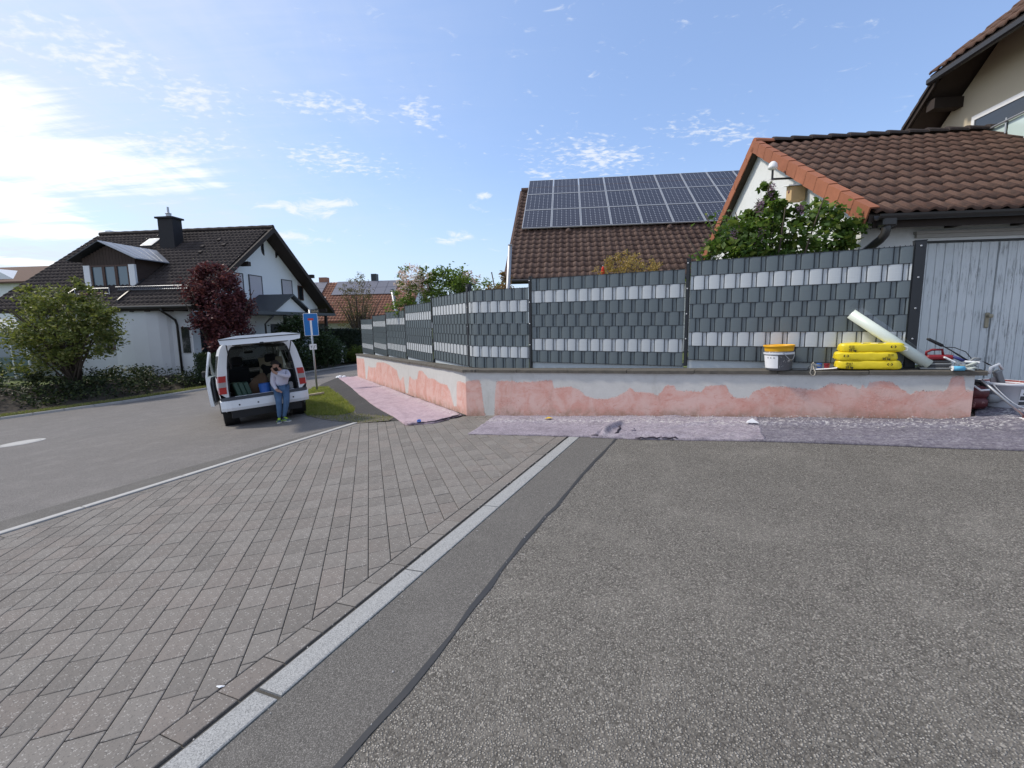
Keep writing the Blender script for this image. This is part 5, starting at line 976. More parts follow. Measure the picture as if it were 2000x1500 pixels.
for hand, dirv, side in (('hal', (.55, -.70, -.45), (.6, .5, 0)), ('har', (-.25, .35, .9), (.3, -.8, .3))):
    h = Vector(SK[hand][0]); d = Vector(dirv).normalized(); s_ = Vector(side).normalized(); dn = d.cross(s_)
    for k, (o, ln) in enumerate(((-.027, .062), (-.009, .072), (.009, .067), (.026, .052))):
        a = h + s_ * o + d * .025; b = a + d * ln * .55 + dn * .008; c_ = b + d * ln * .35 - dn * .018
        for nm_, p_, r_ in (('a', a, .0095), ('b', b, .0088), ('c', c_, .0075)): fing[f'{hand}{k}{nm_}'] = (tuple(p_), r_)
        fe += [(hand, f'{hand}{k}a'), (f'{hand}{k}a', f'{hand}{k}b'), (f'{hand}{k}b', f'{hand}{k}c')]
    a = h - s_ * .03 - d * .005; b = a - s_ * .022 + d * .03; fing[f'{hand}ta'] = (tuple(a), .0105); fing[f'{hand}tb'] = (tuple(b), .009); fe += [(hand, f'{hand}ta'), (f'{hand}ta', f'{hand}tb')]
bodyp = skin_part('body', {**{k: (v[0], tuple(x * (.8 if k not in ('head', 'crown') else 1.0) for x in v[1]) if isinstance(v[1], tuple) else v[1] * (.8 if k not in ('head', 'crown', 'jaw', 'neck', 'hal', 'har', 'wrl', 'wrr') else 1.0)) for k, v in SK.items()}, **fing}, ED + fe, 'pelvis', M['skin'], per)
up_ = {k: SK[k] for k in ('belly', 'chest', 'collar', 'shl', 'ell', 'wrl', 'shr', 'elr', 'wrr')}; up_['waist'] = ((SK['pelvis'][0][0], SK['pelvis'][0][1], .80), (.165, .135))
skin_part('sweater', up_, [('waist', 'belly'), ('belly', 'chest'), ('chest', 'collar'), ('chest', 'shl'), ('shl', 'ell'), ('ell', 'wrl'), ('chest', 'shr'), ('shr', 'elr'), ('elr', 'wrr')], 'chest', M['sweater'], per, 1.12)
lo_ = {k: SK[k] for k in ('pelvis', 'hpl', 'knl', 'cfl', 'anl', 'hpr', 'knr', 'cfr', 'anr')}; skin_part('jeans', lo_, [e for e in ED if e[0] in lo_ and e[1] in lo_], 'pelvis', M['jeans'], per, 1.10)
# hair, beard, ears, nose, eyes, shoes; the head looks down to the left of the picture
hx = frame(Vector(SK['head'][0]), Vector((.25, -.97, 0)), Vector((.88, .22, .40)))        # local -y: face direction
m_ = MB()
def hairf(u, v):
    a = u * 2 * math.pi; t = v * (1.5 + .5 * min(1, max(-.55, math.sin(a) * 1.6))); r = 1.05 + .05 * noise.noise((u * 9, v * 7, 1)); z = math.cos(t); rr_ = math.sin(t); y = math.sin(a) * rr_; cut = 0
    if y < -.45 and z < .55: r *= .90
    return tuple(Vector((.083 * r * rr_ * math.cos(a), .097 * r * y + .010, .105 * r * z + .035)))
m_.grid(hairf, 24, 12); part('hair', m_, M['hair'], per, True, WORLD[per] @ hx)
m_ = MB()
def beard(u, v): a = -math.pi * (.06 + .88 * u); z = -.018 - .095 * v; k = 1.07 - .25 * v ** 2; return (.077 * k * math.cos(a), .090 * k * math.sin(a), z)
m_.grid(beard, 12, 5); part('beard', m_, M['hair'], per, True, WORLD[per] @ hx)
m_ = MB(); m_.loft([[(-.010, -.085, .012), (.010, -.085, .012), (.0, -.092, .014)], [(-.017, -.086, -.028), (.017, -.086, -.028), (0, -.118, -.026)]]); part('nose', m_, M['skin'], bodyp, False, WORLD[per] @ hx)
for sgn in (1, -1):
    m_ = MB(); m_.lathe([(.002, -.004), (.007, -.002), (.007, .002), (.002, .004)], 10, T(.031 * sgn, -.082, .018) @ Matrix.Rotation(R(90), 4, 'X')); part('eye', m_, M['eye'], bodyp, False, WORLD[per] @ hx)
    m_ = MB(); m_.lathe([(.004, -.012), (.020, -.006), (.024, .004), (.008, .010)], 10, T(.082 * sgn, .008, -.005) @ Matrix.Rotation(R(90) * sgn, 4, 'Y') @ Matrix.Scale(1.5, 4, (1, 0, 0))); part('ear', m_, M['skin'], bodyp, True, WORLD[per] @ hx)
m_ = MB(); m_.tube([(-.026, -.093, -.052), (0, -.097, -.050), (.026, -.093, -.052)], .006, 6); part('mouth', m_, plain('lips', (.3, .12, .1), .5), bodyp, False, WORLD[per] @ hx)
for an, dx in (('anl', -.25), ('anr', .55)):
    a = Vector(SK[an][0]); sx_ = WORLD[per] @ T(a.x, a.y, 0) @ Matrix.Rotation(dx, 4, 'Z'); m_ = MB(); rings = []
    for y, w, h in ((.075, .030, .075), (.05, .040, .095), (0, .043, .105), (-.06, .045, .085), (-.12, .048, .062), (-.17, .042, .050), (-.20, .022, .036)): rings.append([(w * math.cos(t), y, .022 + max(0, math.sin(t)) * (h - .022)) if math.sin(t) > 0 else (w * math.cos(t), y, .022) for t in [2 * math.pi * i / 12 for i in range(12)]])
    m_.loft(rings); s_ = part('shoe', m_, M['shoe'], per, True, sx_); m_ = MB(); m_.prism([(.036, .08, .002), (-.036, .08, .002), (-.048, -.02, .002), (-.05, -.12, .002), (-.025, -.205, .002), (.025, -.205, .002), (.05, -.12, .002), (.048, -.02, .002)][::-1], (0, 0, .024)); part('sole', m_, M['sole'], s_, False, sx_)
    m_ = MB(); 
    for k in range(4): m_.tube([(-.028, -.03 - k * .025, .098 - k * .009), (0, -.035 - k * .025, .108 - k * .011), (.028, -.03 - k * .025, .098 - k * .009)], .006, 5)
    m_.tube([(.05, .06, .04), (.052, -.05, .045), (.05, -.13, .04)], .007, 5); m_.tube([(-.05, .06, .04), (-.052, -.05, .045), (-.05, -.13, .04)], .007, 5); part('laces', m_, M['neon'], s_, False, sx_)
# ------------------------------------------------------------------ dead-end sign
so = Vector(gp(-6.62, 15.7)); sg_m = frame(so, Vector((.90, .43, 0)), Vector((-.43, .90, 0))); sign = thing('dead_end_sign', 'blue dead end road sign on a galvanised pole beside the grass', 'road sign', sg_m)
sx2 = sg_m @ Matrix.Rotation(R(-1.2), 4, 'Y'); m_ = MB(); m_.tube([(0, 0, -.1), (0, 0, 2.74)], .032, 12); m_.lathe([(.035, 2.74), (.035, 2.76), (.01, 2.765)], 12); part('pole', m_, M['galv'], sign, True, sx2)
def rrect(w, h, r, n=5): return [(sx_ * (w / 2 - r) + r * math.cos(a + k), sz * (h / 2 - r) + r * math.sin(a + k)) for sx_, sz, k in ((1, 1, 0), (-1, 1, math.pi / 2), (-1, -1, math.pi), (1, -1, 1.5 * math.pi)) for a in [math.pi / 2 * i / n for i in range(n + 1)]]
zc_ = 2.25; m_ = MB(); m_.prism([(x, -.045, z + zc_) for x, z in rrect(.44, .74, .03)], (0, .006, 0)); pl_ = part('sign_plate', m_, M['sign_white'], sign, False, sx2)
m_ = MB(); m_.prism([(x, -.0475, z + zc_) for x, z in rrect(.418, .716, .026)], (0, .002, 0)); part('blue_face', m_, M['sign_blue'], pl_, False, sx2)
m_ = MB(); m_.box((-.03, -.0495, zc_ - .356), (.03, -.0478, zc_ + .135)); part('white_stem', m_, M['sign_white'], pl_, False, sx2); m_ = MB(); m_.box((-.085, -.0495, zc_ + .139), (.085, -.0478, zc_ + .205)); part('red_bar', m_, M['sign_red'], pl_, False, sx2)
m_ = MB(); m_.box((-.11, -.042, 1.42), (.11, -.036, 1.60)); p2 = part('small_plate', m_, M['sign_white'], sign, False, sx2); m_ = MB(); m_.box((-.09, -.0445, 1.535), (-.01, -.0425, 1.55)); m_.box((.015, -.0445, 1.535), (.09, -.0425, 1.55)); m_.box((-.056, -.0445, 1.46), (-.042, -.0425, 1.534)); m_.box((.042, -.0445, 1.45), (.056, -.0425, 1.534)); m_.box((-.002, -.0445, 1.43), (.008, -.0425, 1.52)); part('plate_marks', m_, M['van_grey'], p2, False, sx2)
m_ = MB(); m_.box((.04, -.02, 2.62), (.28, -.014, 2.75)); p3 = part('name_plate', m_, M['sign_back'], sign, False, sx2); m_ = MB(); 
for k in range(5): m_.box((.06 + k * .042, -.0225, 2.65), (.085 + k * .042, -.0205, 2.72 - .02 * (k % 2)))
part('plate_marks', m_, plain('faded_beige_print', (.30, .25, .16), .6), p3, False, sx2)
# ------------------------------------------------------------------ planting
def leaf_cloud(name, blobs, n, size, mat, parent=None, flat=.5, spread=.16, clumps=60, smin=.6, sh=2.2, aspect=.55, kind=None, droop=0.):
    """leaves: small folded diamonds gathered in clumps inside the given ellipsoids [(centre, radii, weight)]"""
    W = np.array([b[2] for b in blobs], float); W /= W.sum(); P = []
    for (c, r, w), ww in zip(blobs, W):
        m = max(1, int(n * ww)); k = max(3, int(clumps * ww)); d = RNG.normal(size=(k, 3)); d /= np.linalg.norm(d, axis=1)[:, None]; rad = RNG.uniform(.12, 1, k) ** (1 / sh); cc = d * rad[:, None] * RNG.uniform(.86, 1.10, k)[:, None]
        idx = RNG.integers(0, k, m); pts = cc[idx] + RNG.normal(0, spread, (m, 3)); P.append(np.array(c) + pts * np.array(r))
    P = np.concatenate(P); m = len(P); s = size * RNG.uniform(smin, 1.25, m)
    t = RNG.normal(size=(m, 3)); t[:, 2] = t[:, 2] * flat - droop; t /= np.linalg.norm(t, axis=1)[:, None]; u = RNG.normal(size=(m, 3)); u -= t * (u * t).sum(1)[:, None]; u /= np.linalg.norm(u, axis=1)[:, None]; nn = np.cross(t, u)
    v = np.zeros((m, 4, 3)); v[:, 0] = P; v[:, 1] = P + t * (s * .45)[:, None] + u * (s * aspect * .5)[:, None] + nn * (s * .10)[:, None]; v[:, 2] = P + t * s[:, None]; v[:, 3] = P + t * (s * .45)[:, None] - u * (s * aspect * .5)[:, None] + nn * (s * .10)[:, None]
    if parent is not None: inv = np.array(WORLD[parent].inverted()); q = v.reshape(-1, 3) @ inv[:3, :3].T + inv[:3, 3]
    else: q = v.reshape(-1, 3)
    o = link(name, np_mesh(name, q, np.arange(4 * m).reshape(m, 4), mat), parent)
    if kind: o['kind'] = kind
    return o
def stems(parent, base, tips, r0, mat, name='trunk', wob=.12, spreadb=.15):
    m_ = MB()
    for tp in tips:
        b = Vector(base) + Vector((random.uniform(-spreadb, spreadb), random.uniform(-spreadb, spreadb), 0)); e = Vector(tp); L_ = (e - b).length; path = []
        for i in range(6): t = i / 5; path.append(b.lerp(e, t) + Vector((random.gauss(0, wob * .3), random.gauss(0, wob * .3), 0)) * L_ * .12 * math.sin(t * 3.1) + Vector((0, 0, L_ * .10 * math.sin(t * math.pi))))
        m_.tube(path, [r0 * (1 - .78 * i / 5) for i in range(6)], 6)
    return wpart(name, m_, mat, parent, True)
M['hazel'] = leafmat('hazel_leaves', (.06, .085, .02), (.17, .19, .045), (.28, .27, .09)); M['maple'] = leafmat('purple_maple_leaves', (.045, .014, .020), (.12, .035, .042), (.19, .07, .06), .3); M['laurel'] = leafmat('dark_shrub_leaves', (.018, .032, .012), (.045, .075, .025), None, .2); M['lilac'] = leafmat('lilac_leaves', (.035, .075, .012), (.11, .18, .035), (.21, .25, .045), .35); M['lilac_flower'] = leafmat('lilac_flowers', (.24, .13, .22), (.38, .25, .34), None, .3); M['conifer'] = leafmat('yew_hedge_needles', (.008, .014, .008), (.02, .034, .016), None, .1); M['yellow_green_leaf'] = leafmat('yellow_green_leaves', (.07, .10, .02), (.14, .17, .03)); M['pale_flower'] = leafmat('pale_blossom', (.55, .40, .42), (.75, .62, .60), None, .3); M['garden_green'] = leafmat('garden_bush_leaves', (.06, .11, .02), (.15, .21, .04), None, .35); M['dry_leaf'] = leafmat('ochre_dry_leaves', (.27, .17, .055), (.42, .30, .11), (.22, .20, .06), .3); M['sparse_leaf'] = leafmat('sparse_olive_leaves', (.07, .065, .03), (.14, .12, .05), (.2, .15, .09)); M['rust_leaf'] = leafmat('rusty_young_leaves', (.16, .09, .05), (.26, .17, .07)); M['cover'] = leafmat('ground_cover_leaves', (.012, .022, .008), (.04, .058, .02), (.10, .12, .035), .2)
def tips_in(c, r, n): return [(c[0] + random.gauss(0, .5) * r[0], c[1] + random.gauss(0, .5) * r[1], c[2] + random.uniform(.0, .85) * r[2]) for _ in range(n)]
def shrub(nm, label, cat, base, blobs, n, size, mat, r0=.03, nst=10, trunk='stem', group=None, **kw):
    t = thing(nm, label, cat, T(*base), group); leaf_cloud('foliage', blobs, n, size, mat, t, **kw); big = max(blobs, key=lambda b: b[2]); stems(t, base, tips_in(big[0], big[1], nst), r0, M['bark'], trunk); return t
hz_ = gpt(-21.2, 17.9, -2.45); shrub('hazel_bush', 'large bright green bush in front of the gabled white house', 'bush', hz_, [(gpt(-21.2, 17.6, .35), (2.2, 1.8, 1.35), 5), (gpt(-22.0, 17.5, -.7), (1.9, 1.5, 1.1), 2.2), (gpt(-20.3, 17.6, -.45), (1.7, 1.4, 1.1), 2.2), (gpt(-20.3, 17.7, 1.35), (.8, .8, .75), 1), (gpt(-22.3, 17.7, 1.2), (.9, .8, .6), 1), (gpt(-19.3, 17.5, .35), (.75, .8, .6), .8)], 14000, .145, M['hazel'], .04, 40, clumps=210, spread=.10)
mp = gpt(-17.2, 21.6, -2.45); shrub('purple_maple', 'dark red leaved maple tree beside the white gable wall', 'tree', mp, [(gpt(-17.1, 21.6, 1.1), (1.42, 1.0, 1.5), 5), (gpt(-16.85, 21.5, -.5), (1.25, .9, 1.0), 2.5), (gpt(-17.3, 21.6, 2.45), (.8, .7, .7), 1.2), (gpt(-16.0, 21.4, .9), (.55, .6, .8), .8)], 19000, .16, M['maple'], .06, 14, trunk='trunk', clumps=110, spread=.15)
def hedge(nm, label, p0, p1, q0, q1, z0, z1, n, size, mat):
    t = thing(nm, label, 'hedge', grid_mx((p0 + p1) / 2, (q0 + q1) / 2, z0)); pts = []; m_ = MB(); gbox(p0 + .1, p1 - .1, q0 + .1, q1 - .1, z0, z1 - .1, m_); wpart('inner_branches', m_, M['conifer'], t)
    P = RNG.uniform(0, 1, (n, 3)); f_ = RNG.integers(0, 4, n); P[f_ == 0, 1] = RNG.uniform(0, .08, (f_ == 0).sum()); P[f_ == 1, 2] = RNG.uniform(.93, 1.01, (f_ == 1).sum()); P[f_ == 2, 0] = RNG.uniform(0, .04, (f_ == 2).sum()); P[f_ == 3, 0] = RNG.uniform(.96, 1, (f_ == 3).sum())
    o = np.array(gpt(0, 0, 0)); v0 = np.outer(p0 + (p1 - p0) * P[:, 0], np.array(GD)) + np.outer(q0 + (q1 - q0) * P[:, 1], np.array(GB)); v0[:, 2] += z0 + (z1 - z0) * P[:, 2] + RNG.normal(0, .02, n)
    tt = RNG.normal(size=(n, 3)); tt /= np.linalg.norm(tt, axis=1)[:, None]; u = RNG.normal(size=(n, 3)); u = np.cross(tt, u); u /= np.linalg.norm(u, axis=1)[:, None]; s = size * RNG.uniform(.6, 1.3, n)[:, None]
    v = np.stack([v0, v0 + tt * s * .5 + u * s * .25, v0 + tt * s, v0 + tt * s * .5 - u * s * .25], 1).reshape(-1, 3); inv = np.array(WORLD[t].inverted()); link('foliage', np_mesh('foliage', v @ inv[:3, :3].T + inv[:3, 3], np.arange(4 * n).reshape(n, 4), mat), t); return t
hedge('trimmed_hedge', 'dark trimmed hedge behind the dead end sign', -17.7, -14.5, 31.2, 32.4, -2.6, -.36, 9000, .12, M['conifer'])
hedge('box_hedge', 'low clipped hedge at the corner of the white house by the downpipe', -17.75, -16.55, 20.5, 21.2, -2.6, -1.30, 3000, .09, M['laurel'])
lb = gpt(-16.2, 26.3, -2.55); shrub('laurel_bush', 'dark green bush between the open van and the sign pole', 'bush', lb, [(gpt(-16.2, 26.3, -1.2), (1.3, 1.0, 1.3), 3), (gpt(-16.1, 26.2, -.1), (.8, .7, .75), 1)], 6000, .16, M['laurel'], .03, 8, clumps=70)
shrub('evergreen_bush', 'dark evergreen bush at the foot of the sign pole behind the van', 'bush', gpt(-15.2, 28.2, -2.6), [(gpt(-15.2, 28.2, -1.5), (1.2, .9, 1.15), 3)], 5000, .14, M['laurel'], .03, 6, clumps=60)
shrub('yellow_green_bush', 'small rounded yellow green bush at the end of the dark hedge', 'bush', gpt(-14.3, 31.0, -2.6), [(gpt(-14.3, 30.9, -2.0), (.75, .6, .65), 1)], 3500, .09, M['yellow_green_leaf'], .02, 6, clumps=60)
m_ = MB(); bb = gpt(-15.3, 30.6, -2.6); m_.lathe([(.16, 0), (.09, .1), (.07, .9), (.10, 1.0), (.28, 1.08), (.30, 1.13), (.26, 1.12), (.02, 1.06)], 18, T(*bb)); solo('bird_bath', m_, M['white_paint'], 'small white bird bath in front of the dark hedge', 'bird bath', smooth=True)
st_ = gpt(-16.6, 36.6, -2.5); shrub('sparse_tree', 'thinly leaved tree in front of the far red roof', 'tree', st_, [(gpt(-16.7, 36.6, 1.0), (1.9, 1.5, 1.8), 3), (gpt(-16.4, 36.6, 3.0), (1.0, 1.0, 1.1), 1), (gpt(-17.6, 36.5, 2.6), (.8, .8, .8), .5)], 2600, .14, M['sparse_leaf'], .09, 30, trunk='trunk', clumps=120, spread=.10)
shrub('dark_shrub', 'low dark shrub at the left edge under the garden room', 'bush', gpt(-26.3, 17.0, -2.6), [(gpt(-26.3, 17.0, -1.6), (2.2, 1.2, 1.0), 3), (gpt(-24.6, 16.4, -2.0), (1.4, 1.0, .7), 1.5)], 6000, .16, M['laurel'], .03, 8, clumps=70)
gcb = []
for i in range(len(KL) - 3):
    for k in range(4):
        t = random.random(); a = offs(KL, 1.7 + k * .75); x, y = a[i][0] + (a[i + 1][0] - a[i][0]) * t, a[i][1] + (a[i + 1][1] - a[i][1]) * t; z = bank_z(x, y, 1.7 + k * .75); L_ = math.hypot(a[i + 1][0] - a[i][0], a[i + 1][1] - a[i][1]); gcb.append(((x, y, z + .18), (max(.8, L_ * .45), .7, .42 + .12 * random.random()), max(.5, L_ * .4)))
leaf_cloud('ground_cover', gcb, 42000, .13, M['cover'], None, clumps=900, spread=.22, kind='stuff')
# behind the fence
shrub('blossom_shrub', 'thin shrub with pale blossom rising over the far fence panels', 'bush', gpt(-4.4, 14.0, -1.6), [(gpt(-4.45, 14.0, .75), (.75, .6, .65), 2), (gpt(-4.7, 14, 1.35), (.3, .3, .45), .8), (gpt(-4.25, 14, 1.4), (.3, .3, .35), .6), (gpt(-5.0, 14, .5), (.45, .5, .45), 1)], 2200, .09, M['garden_green'], .02, 14, clumps=70, spread=.12)
bl = [o for o in bpy.data.objects if o.name.startswith('blossom_shrub')][0]; leaf_cloud('blossom', [(gpt(-4.5, 13.9, 1.25), (.6, .5, .5), 2)], 900, .075, M['pale_flower'], bl, clumps=40, spread=.12)
shrub('green_garden_bush', 'dense mid green bush behind the fence corner', 'bush', gpt(-3.5, 14.3, -1.6), [(gpt(-3.55, 14.3, .7), (.85, .7, .85), 3), (gpt(-3.2, 14.3, 1.15), (.5, .5, .45), 1), (gpt(-3.9, 14.2, 1.25), (.4, .4, .4), .7)], 5500, .10, M['garden_green'], .03, 8, clumps=90)
bl2 = [o for o in bpy.data.objects if o.name.startswith('green_garden_bush')][0]; leaf_cloud('blossom', [(gpt(-2.9, 14.2, 1.2), (.35, .3, .35), 2)], 260, .08, M['pale_flower'], bl2, clumps=14, spread=.12)
shrub('low_green_bush', 'low green bush behind the bent corner panel of the fence', 'bush', gpt(-2.2, 13.0, -1.5), [(gpt(-2.2, 13.0, .65), (.55, .5, .5), 2), (gpt(-1.6, 13.0, .6), (.35, .4, .35), 1)], 2600, .09, M['garden_green'], .02, 6, clumps=50)
shrub('rusty_bush', 'rust tinged young bush beside the steel post behind the fence', 'bush', gpt(-1.75, 12.6, -1.5), [(gpt(-1.72, 12.6, .75), (.35, .35, .35), 2), (gpt(-1.6, 12.6, 1.15), (.15, .15, .2), .4)], 900, .08, M['rust_leaf'], .015, 9, clumps=40)
shrub('ochre_bush', 'ochre brown dried bush showing above the middle fence panel', 'bush', gpt(1.4, 10.8, -1.2), [(gpt(1.35, 10.8, 1.05), (.42, .35, .55), 2), (gpt(.95, 10.8, 1.0), (.3, .3, .4), 1), (gpt(1.85, 10.8, 1.0), (.3, .3, .42), 1)], 3600, .055, M['dry_leaf'], .015, 14, clumps=140, spread=.09)
li = shrub('lilac_bush', 'tall lilac bush with fading flowers in front of the garage gable', 'bush', gpt(3.05, 7.55, -1.2), [(gpt(3.1, 7.6, 1.2), (.95, .55, .55), 4.4), (gpt(2.45, 7.6, .95), (.55, .5, .45), 1.5), (gpt(3.75, 7.5, 1.2), (.44, .45, .42), 1.3), (gpt(2.98, 7.6, 1.6), (.30, .25, .18), .7), (gpt(2.93, 7.6, 1.78), (.15, .15, .14), .2), (gpt(2.92, 7.6, 1.93), (.07, .07, .10), .08), (gpt(3.5, 7.55, 1.55), (.28, .3, .2), .5)], 5400, .10, M['lilac'], .028, 22, clumps=120, spread=.13, aspect=.62, droop=.2)
leaf_cloud('flowers', [(gpt(2.98, 7.5, 1.85), (.05, .05, .10), .8), (gpt(2.80, 7.45, 1.6), (.05, .05, .10), .7), (gpt(3.75, 7.4, 1.45), (.05, .05, .09), .6), (gpt(2.75, 7.3, 1.1), (.09, .06, .12), .8), (gpt(3.35, 7.4, 1.55), (.04, .05, .08), .5), (gpt(2.4, 7.3, 1.15), (.06, .06, .1), .5)], 900, .03, M['lilac_flower'], li, clumps=60, spread=.3)
def pole(nm, label, a, b, r, mat, cat='pole', base=None):
    a, b = Vector(a), Vector(b); d = (b - a).normalized(); foot = b + d * ((b.z + 1.4) / max(.2, -d.z)); t = thing(nm, label, cat, T(*foot)); m2 = MB(); m2.tube([foot, a], r, 10); wpart('shaft', m2, mat, t, True); m2 = MB(); m2.tube([a, a + (a - b).normalized() * .02], r * 1.15, 10); wpart('end_cap', m2, mat, t); return t
pole('leaning_pole', 'pale grey pole leaning behind the far end of the fence', gpt(-5.64, 15, 1.10), gpt(-5.53, 15, .38), .055, M['zinc']); pole('steel_post', 'tall bare steel post in front of the solar house corner', gpt(-1.21, 10.5, 1.66), gpt(-1.27, 10.5, .75), .045, M['galv']); pole('garden_stake', 'thin dark stake standing among the low green bush', gpt(-1.71, 11, 1.13), gpt(-1.64, 11, .76), .013, M['bark'], 'stake')
pt_ = thing('folded_parasol', 'tip of a folded red parasol in front of the ochre bush', 'parasol', T(*gpt(.81, 10.6, -1.1))); m_ = MB(); m_.lathe([(.05, .2), (.09, .5), (.045, 2.05), (.028, 2.22), (.01, 2.27)], 10, WORLD[pt_].copy()); wpart('cover', m_, plain('bright_red_cloth', (.6, .035, .015), .8), pt_, True); m_ = MB(); m_.tube([gpt(.81, 10.6, -1.1), gpt(.81, 10.6, 1.19)], .012, 8); wpart('pole', m_, M['galv'], pt_)
fl = gpt(-17.35, 23.2, -2.5); pole('garden_lamp_post', 'thin grey post standing at the purple maple', (fl[0], fl[1], .75), (fl[0] + .06, fl[1], -.5), .05, M['galv'], 'post')
# ------------------------------------------------------------------ dust sheets on the ground
def cloth(nm, label, quad, mat, amp, folds, dust=.0, dustband=None, nu=90, nv=34, group='dust sheets along the garden wall'):
    """quad: outer-left, outer-right, inner-right, inner-left (inner = at the wall), with polylines allowed for the outer side"""
    outer, inner = quad; mb_ = MB(); du = []
    def along(path, t):
        L_ = [0]
        for a, b in zip(path, path[1:]): L_.append(L_[-1] + math.hypot(b[0] - a[0], b[1] - a[1]))
        s_ = t * L_[-1]; i = max(0, min(len(path) - 2, next((k for k in range(len(L_) - 1) if L_[k + 1] >= s_), len(path) - 2))); f_ = (s_ - L_[i]) / (L_[i + 1] - L_[i]); return (path[i][0] + (path[i + 1][0] - path[i][0]) * f_, path[i][1] + (path[i + 1][1] - path[i][1]) * f_)
    def fn(u, v):
        a, b = along(outer, u), along(inner, u); x, y = a[0] + (b[0] - a[0]) * v, a[1] + (b[1] - a[1]) * v; ed = min(u, 1 - u, v, 1 - v)
        x += .025 * noise.noise((u * 9, v * 5, amp * 50)); y += .025 * noise.noise((u * 9, v * 5, 4 + amp * 50)); h = .012 + amp * (.5 + .5 * noise.noise((x * 2.2, y * 2.2, 1.3))) ** 2 + amp * .5 * max(0, noise.noise((x * 7, y * 7, 3))) + amp * 1.1 * max(0, .16 - abs(noise.noise((x * 1.3 + .4 * y, y * 1.7, 7.7)))) * 4 + amp * .8 * max(0, .1 - abs(noise.noise((x * 2.4, y * 3.1, 2.2)))) * 5 + .03 * max(0, noise.noise((u * 6, v * 6, amp * 90)) - .1) * math.exp(-ed * 14)
        for (pu, pv, du_, ang, hh, w) in folds:
            dx, dy = x - pu, y - pv; c_, s_ = math.cos(ang), math.sin(ang); l_, t_ = dx * c_ + dy * s_, -dx * s_ + dy * c_; t_ += .03 * math.sin(l_ * 9)
            if abs(l_) < du_: h += hh * math.exp(-(t_ / w) ** 2) * (1 - (l_ / du_) ** 2)
        k = math.exp(-((v - (dustband or .72)) / .12) ** 2) if dustband is not None else 0; du.append(min(1, dust + k * .8)); return gp(x, y, h)
    mb_.grid(fn, nu, nv); n0 = len(mb_.v); skirt = [i for i in range(nu + 1)] + [(r + 1) * (nu + 1) - 1 for r in range(1, nv + 1)] + [nv * (nu + 1) + i for i in range(nu - 1, -1, -1)] + [r * (nu + 1) for r in range(nv - 1, 0, -1)]
    i0 = mb_.add([(mb_.v[i][0], mb_.v[i][1], ground_z(mb_.v[i][0], mb_.v[i][1]) + .003) for i in skirt]); m = len(skirt)
    for k in range(m): mb_.face((skirt[(k + 1) % m], skirt[k], i0 + k, i0 + (k + 1) % m))
    du += [0] * m; o = solo(nm, mb_, mat, label, 'dust sheet', None, group, True); at = o.data.attributes.new('dust', 'FLOAT', 'POINT'); at.data.foreach_set('value', du); return o
cloth('dust_sheet', 'pink dust sheet along the left run of the wall beside the footpath', ([(-1.35, 7.86), (-1.85, 7.92), (-2.3, 8.91), (-3.07, 10.39), (-4.52, 13.57), (-6.2, 17.4), (-7.93, 21.15)], [(-.93, 8.40), (-1.2, 9.0), (-2.75, 12.15), (-6.9, 20.75)]), M['fleece_pink'], .016, [(-1.6, 8.05, .9, -.1, .045, .035), (-2.4, 9.6, 1.4, 1.95, .02, .05)], .0, .9)
cloth('dust_sheet', 'speckled mauve dust sheet lying over the end of the paving', ([(-.66, 6.75), (.2, 6.32), (1.32, 5.74)], [(-.30, 7.98), (.6, 7.52), (1.62, 6.96)]), M['fleece_mauve'], .013, [(.2, 7.2, .8, -.48, .03, .05), (1.25, 6.1, .5, .9, .05, .04)], .1, .70)
cloth('dust_sheet', 'pale mauve middle dust sheet with dark rolled edge', ([(1.0, 5.87), (1.55, 5.56), (2.2, 5.24), (2.76, 4.98)], [(1.56, 7.0), (2.4, 6.56), (3.26, 6.10)]), M['fleece_mauve'], .020, [(1.35, 6.2, .55, 1.05, .07, .04), (1.7, 5.62, .5, -.45, .05, .05), (2.3, 6.0, .6, .2, .025, .04)], .25, .72)
cloth('dust_sheet', 'grey mauve dust sheet running to the garage doors at right', ([(2.68, 5.02), (3.4, 4.62), (4.47, 3.98), (7.6, 2.2)], [(3.2, 6.10), (5.13, 5.06), (5.75, 5.75), (7.9, 5.6)]), M['fleece_grey'], .018, [(3.8, 5.35, 1.6, -.5, .03, .05), (5.8, 4.6, 1.0, -.2, .03, .06)], .2, .76, 110, 40)
def rolled(parent, path, r, mat):
    m_ = MB(); P = []
    for (a, b) in zip(path, path[1:]):
        for k in range(8): t = k / 8; x, y = a[0] + (b[0] - a[0]) * t, a[1] + (b[1] - a[1]) * t; P.append(Vector(gp(x + random.gauss(0, .012), y + random.gauss(0, .012), .024 + random.uniform(0, .014))))
    m_.tube(P, [r * random.uniform(.5, 1.3) * (.35 if i in (0, len(P) - 1) else 1) for i in range(len(P))], 7); wpart('rolled_edge', m_, mat, parent, True)
M['fleece_dark'] = plain('dark_fleece_underside', (.055, .045, .06), .95, .35, 30, .5, 120)
sheets_ = sorted([o for o in bpy.data.objects if o.name.startswith('dust_sheet')], key=lambda o: o.name)
rolled(sheets_[0], [(-.95, 8.36), (-1.36, 7.88), (-1.75, 7.90)], .016, M['fleece_dark']); rolled(sheets_[0], [(-1.62, 7.9), (-1.86, 7.94)], .026, M['fleece_pink']); rolled(sheets_[1], [(1.0, 5.88), (1.3, 5.76), (1.42, 6.1), (1.55, 6.55)], .011, M['fleece_dark']); rolled(sheets_[2], [(1.5, 5.57), (1.75, 5.46), (1.98, 5.35)], .009, M['fleece_dark']); rolled(sheets_[2], [(1.36, 5.78), (1.55, 5.90), (1.62, 6.05)], .018, M['fleece_mauve'])
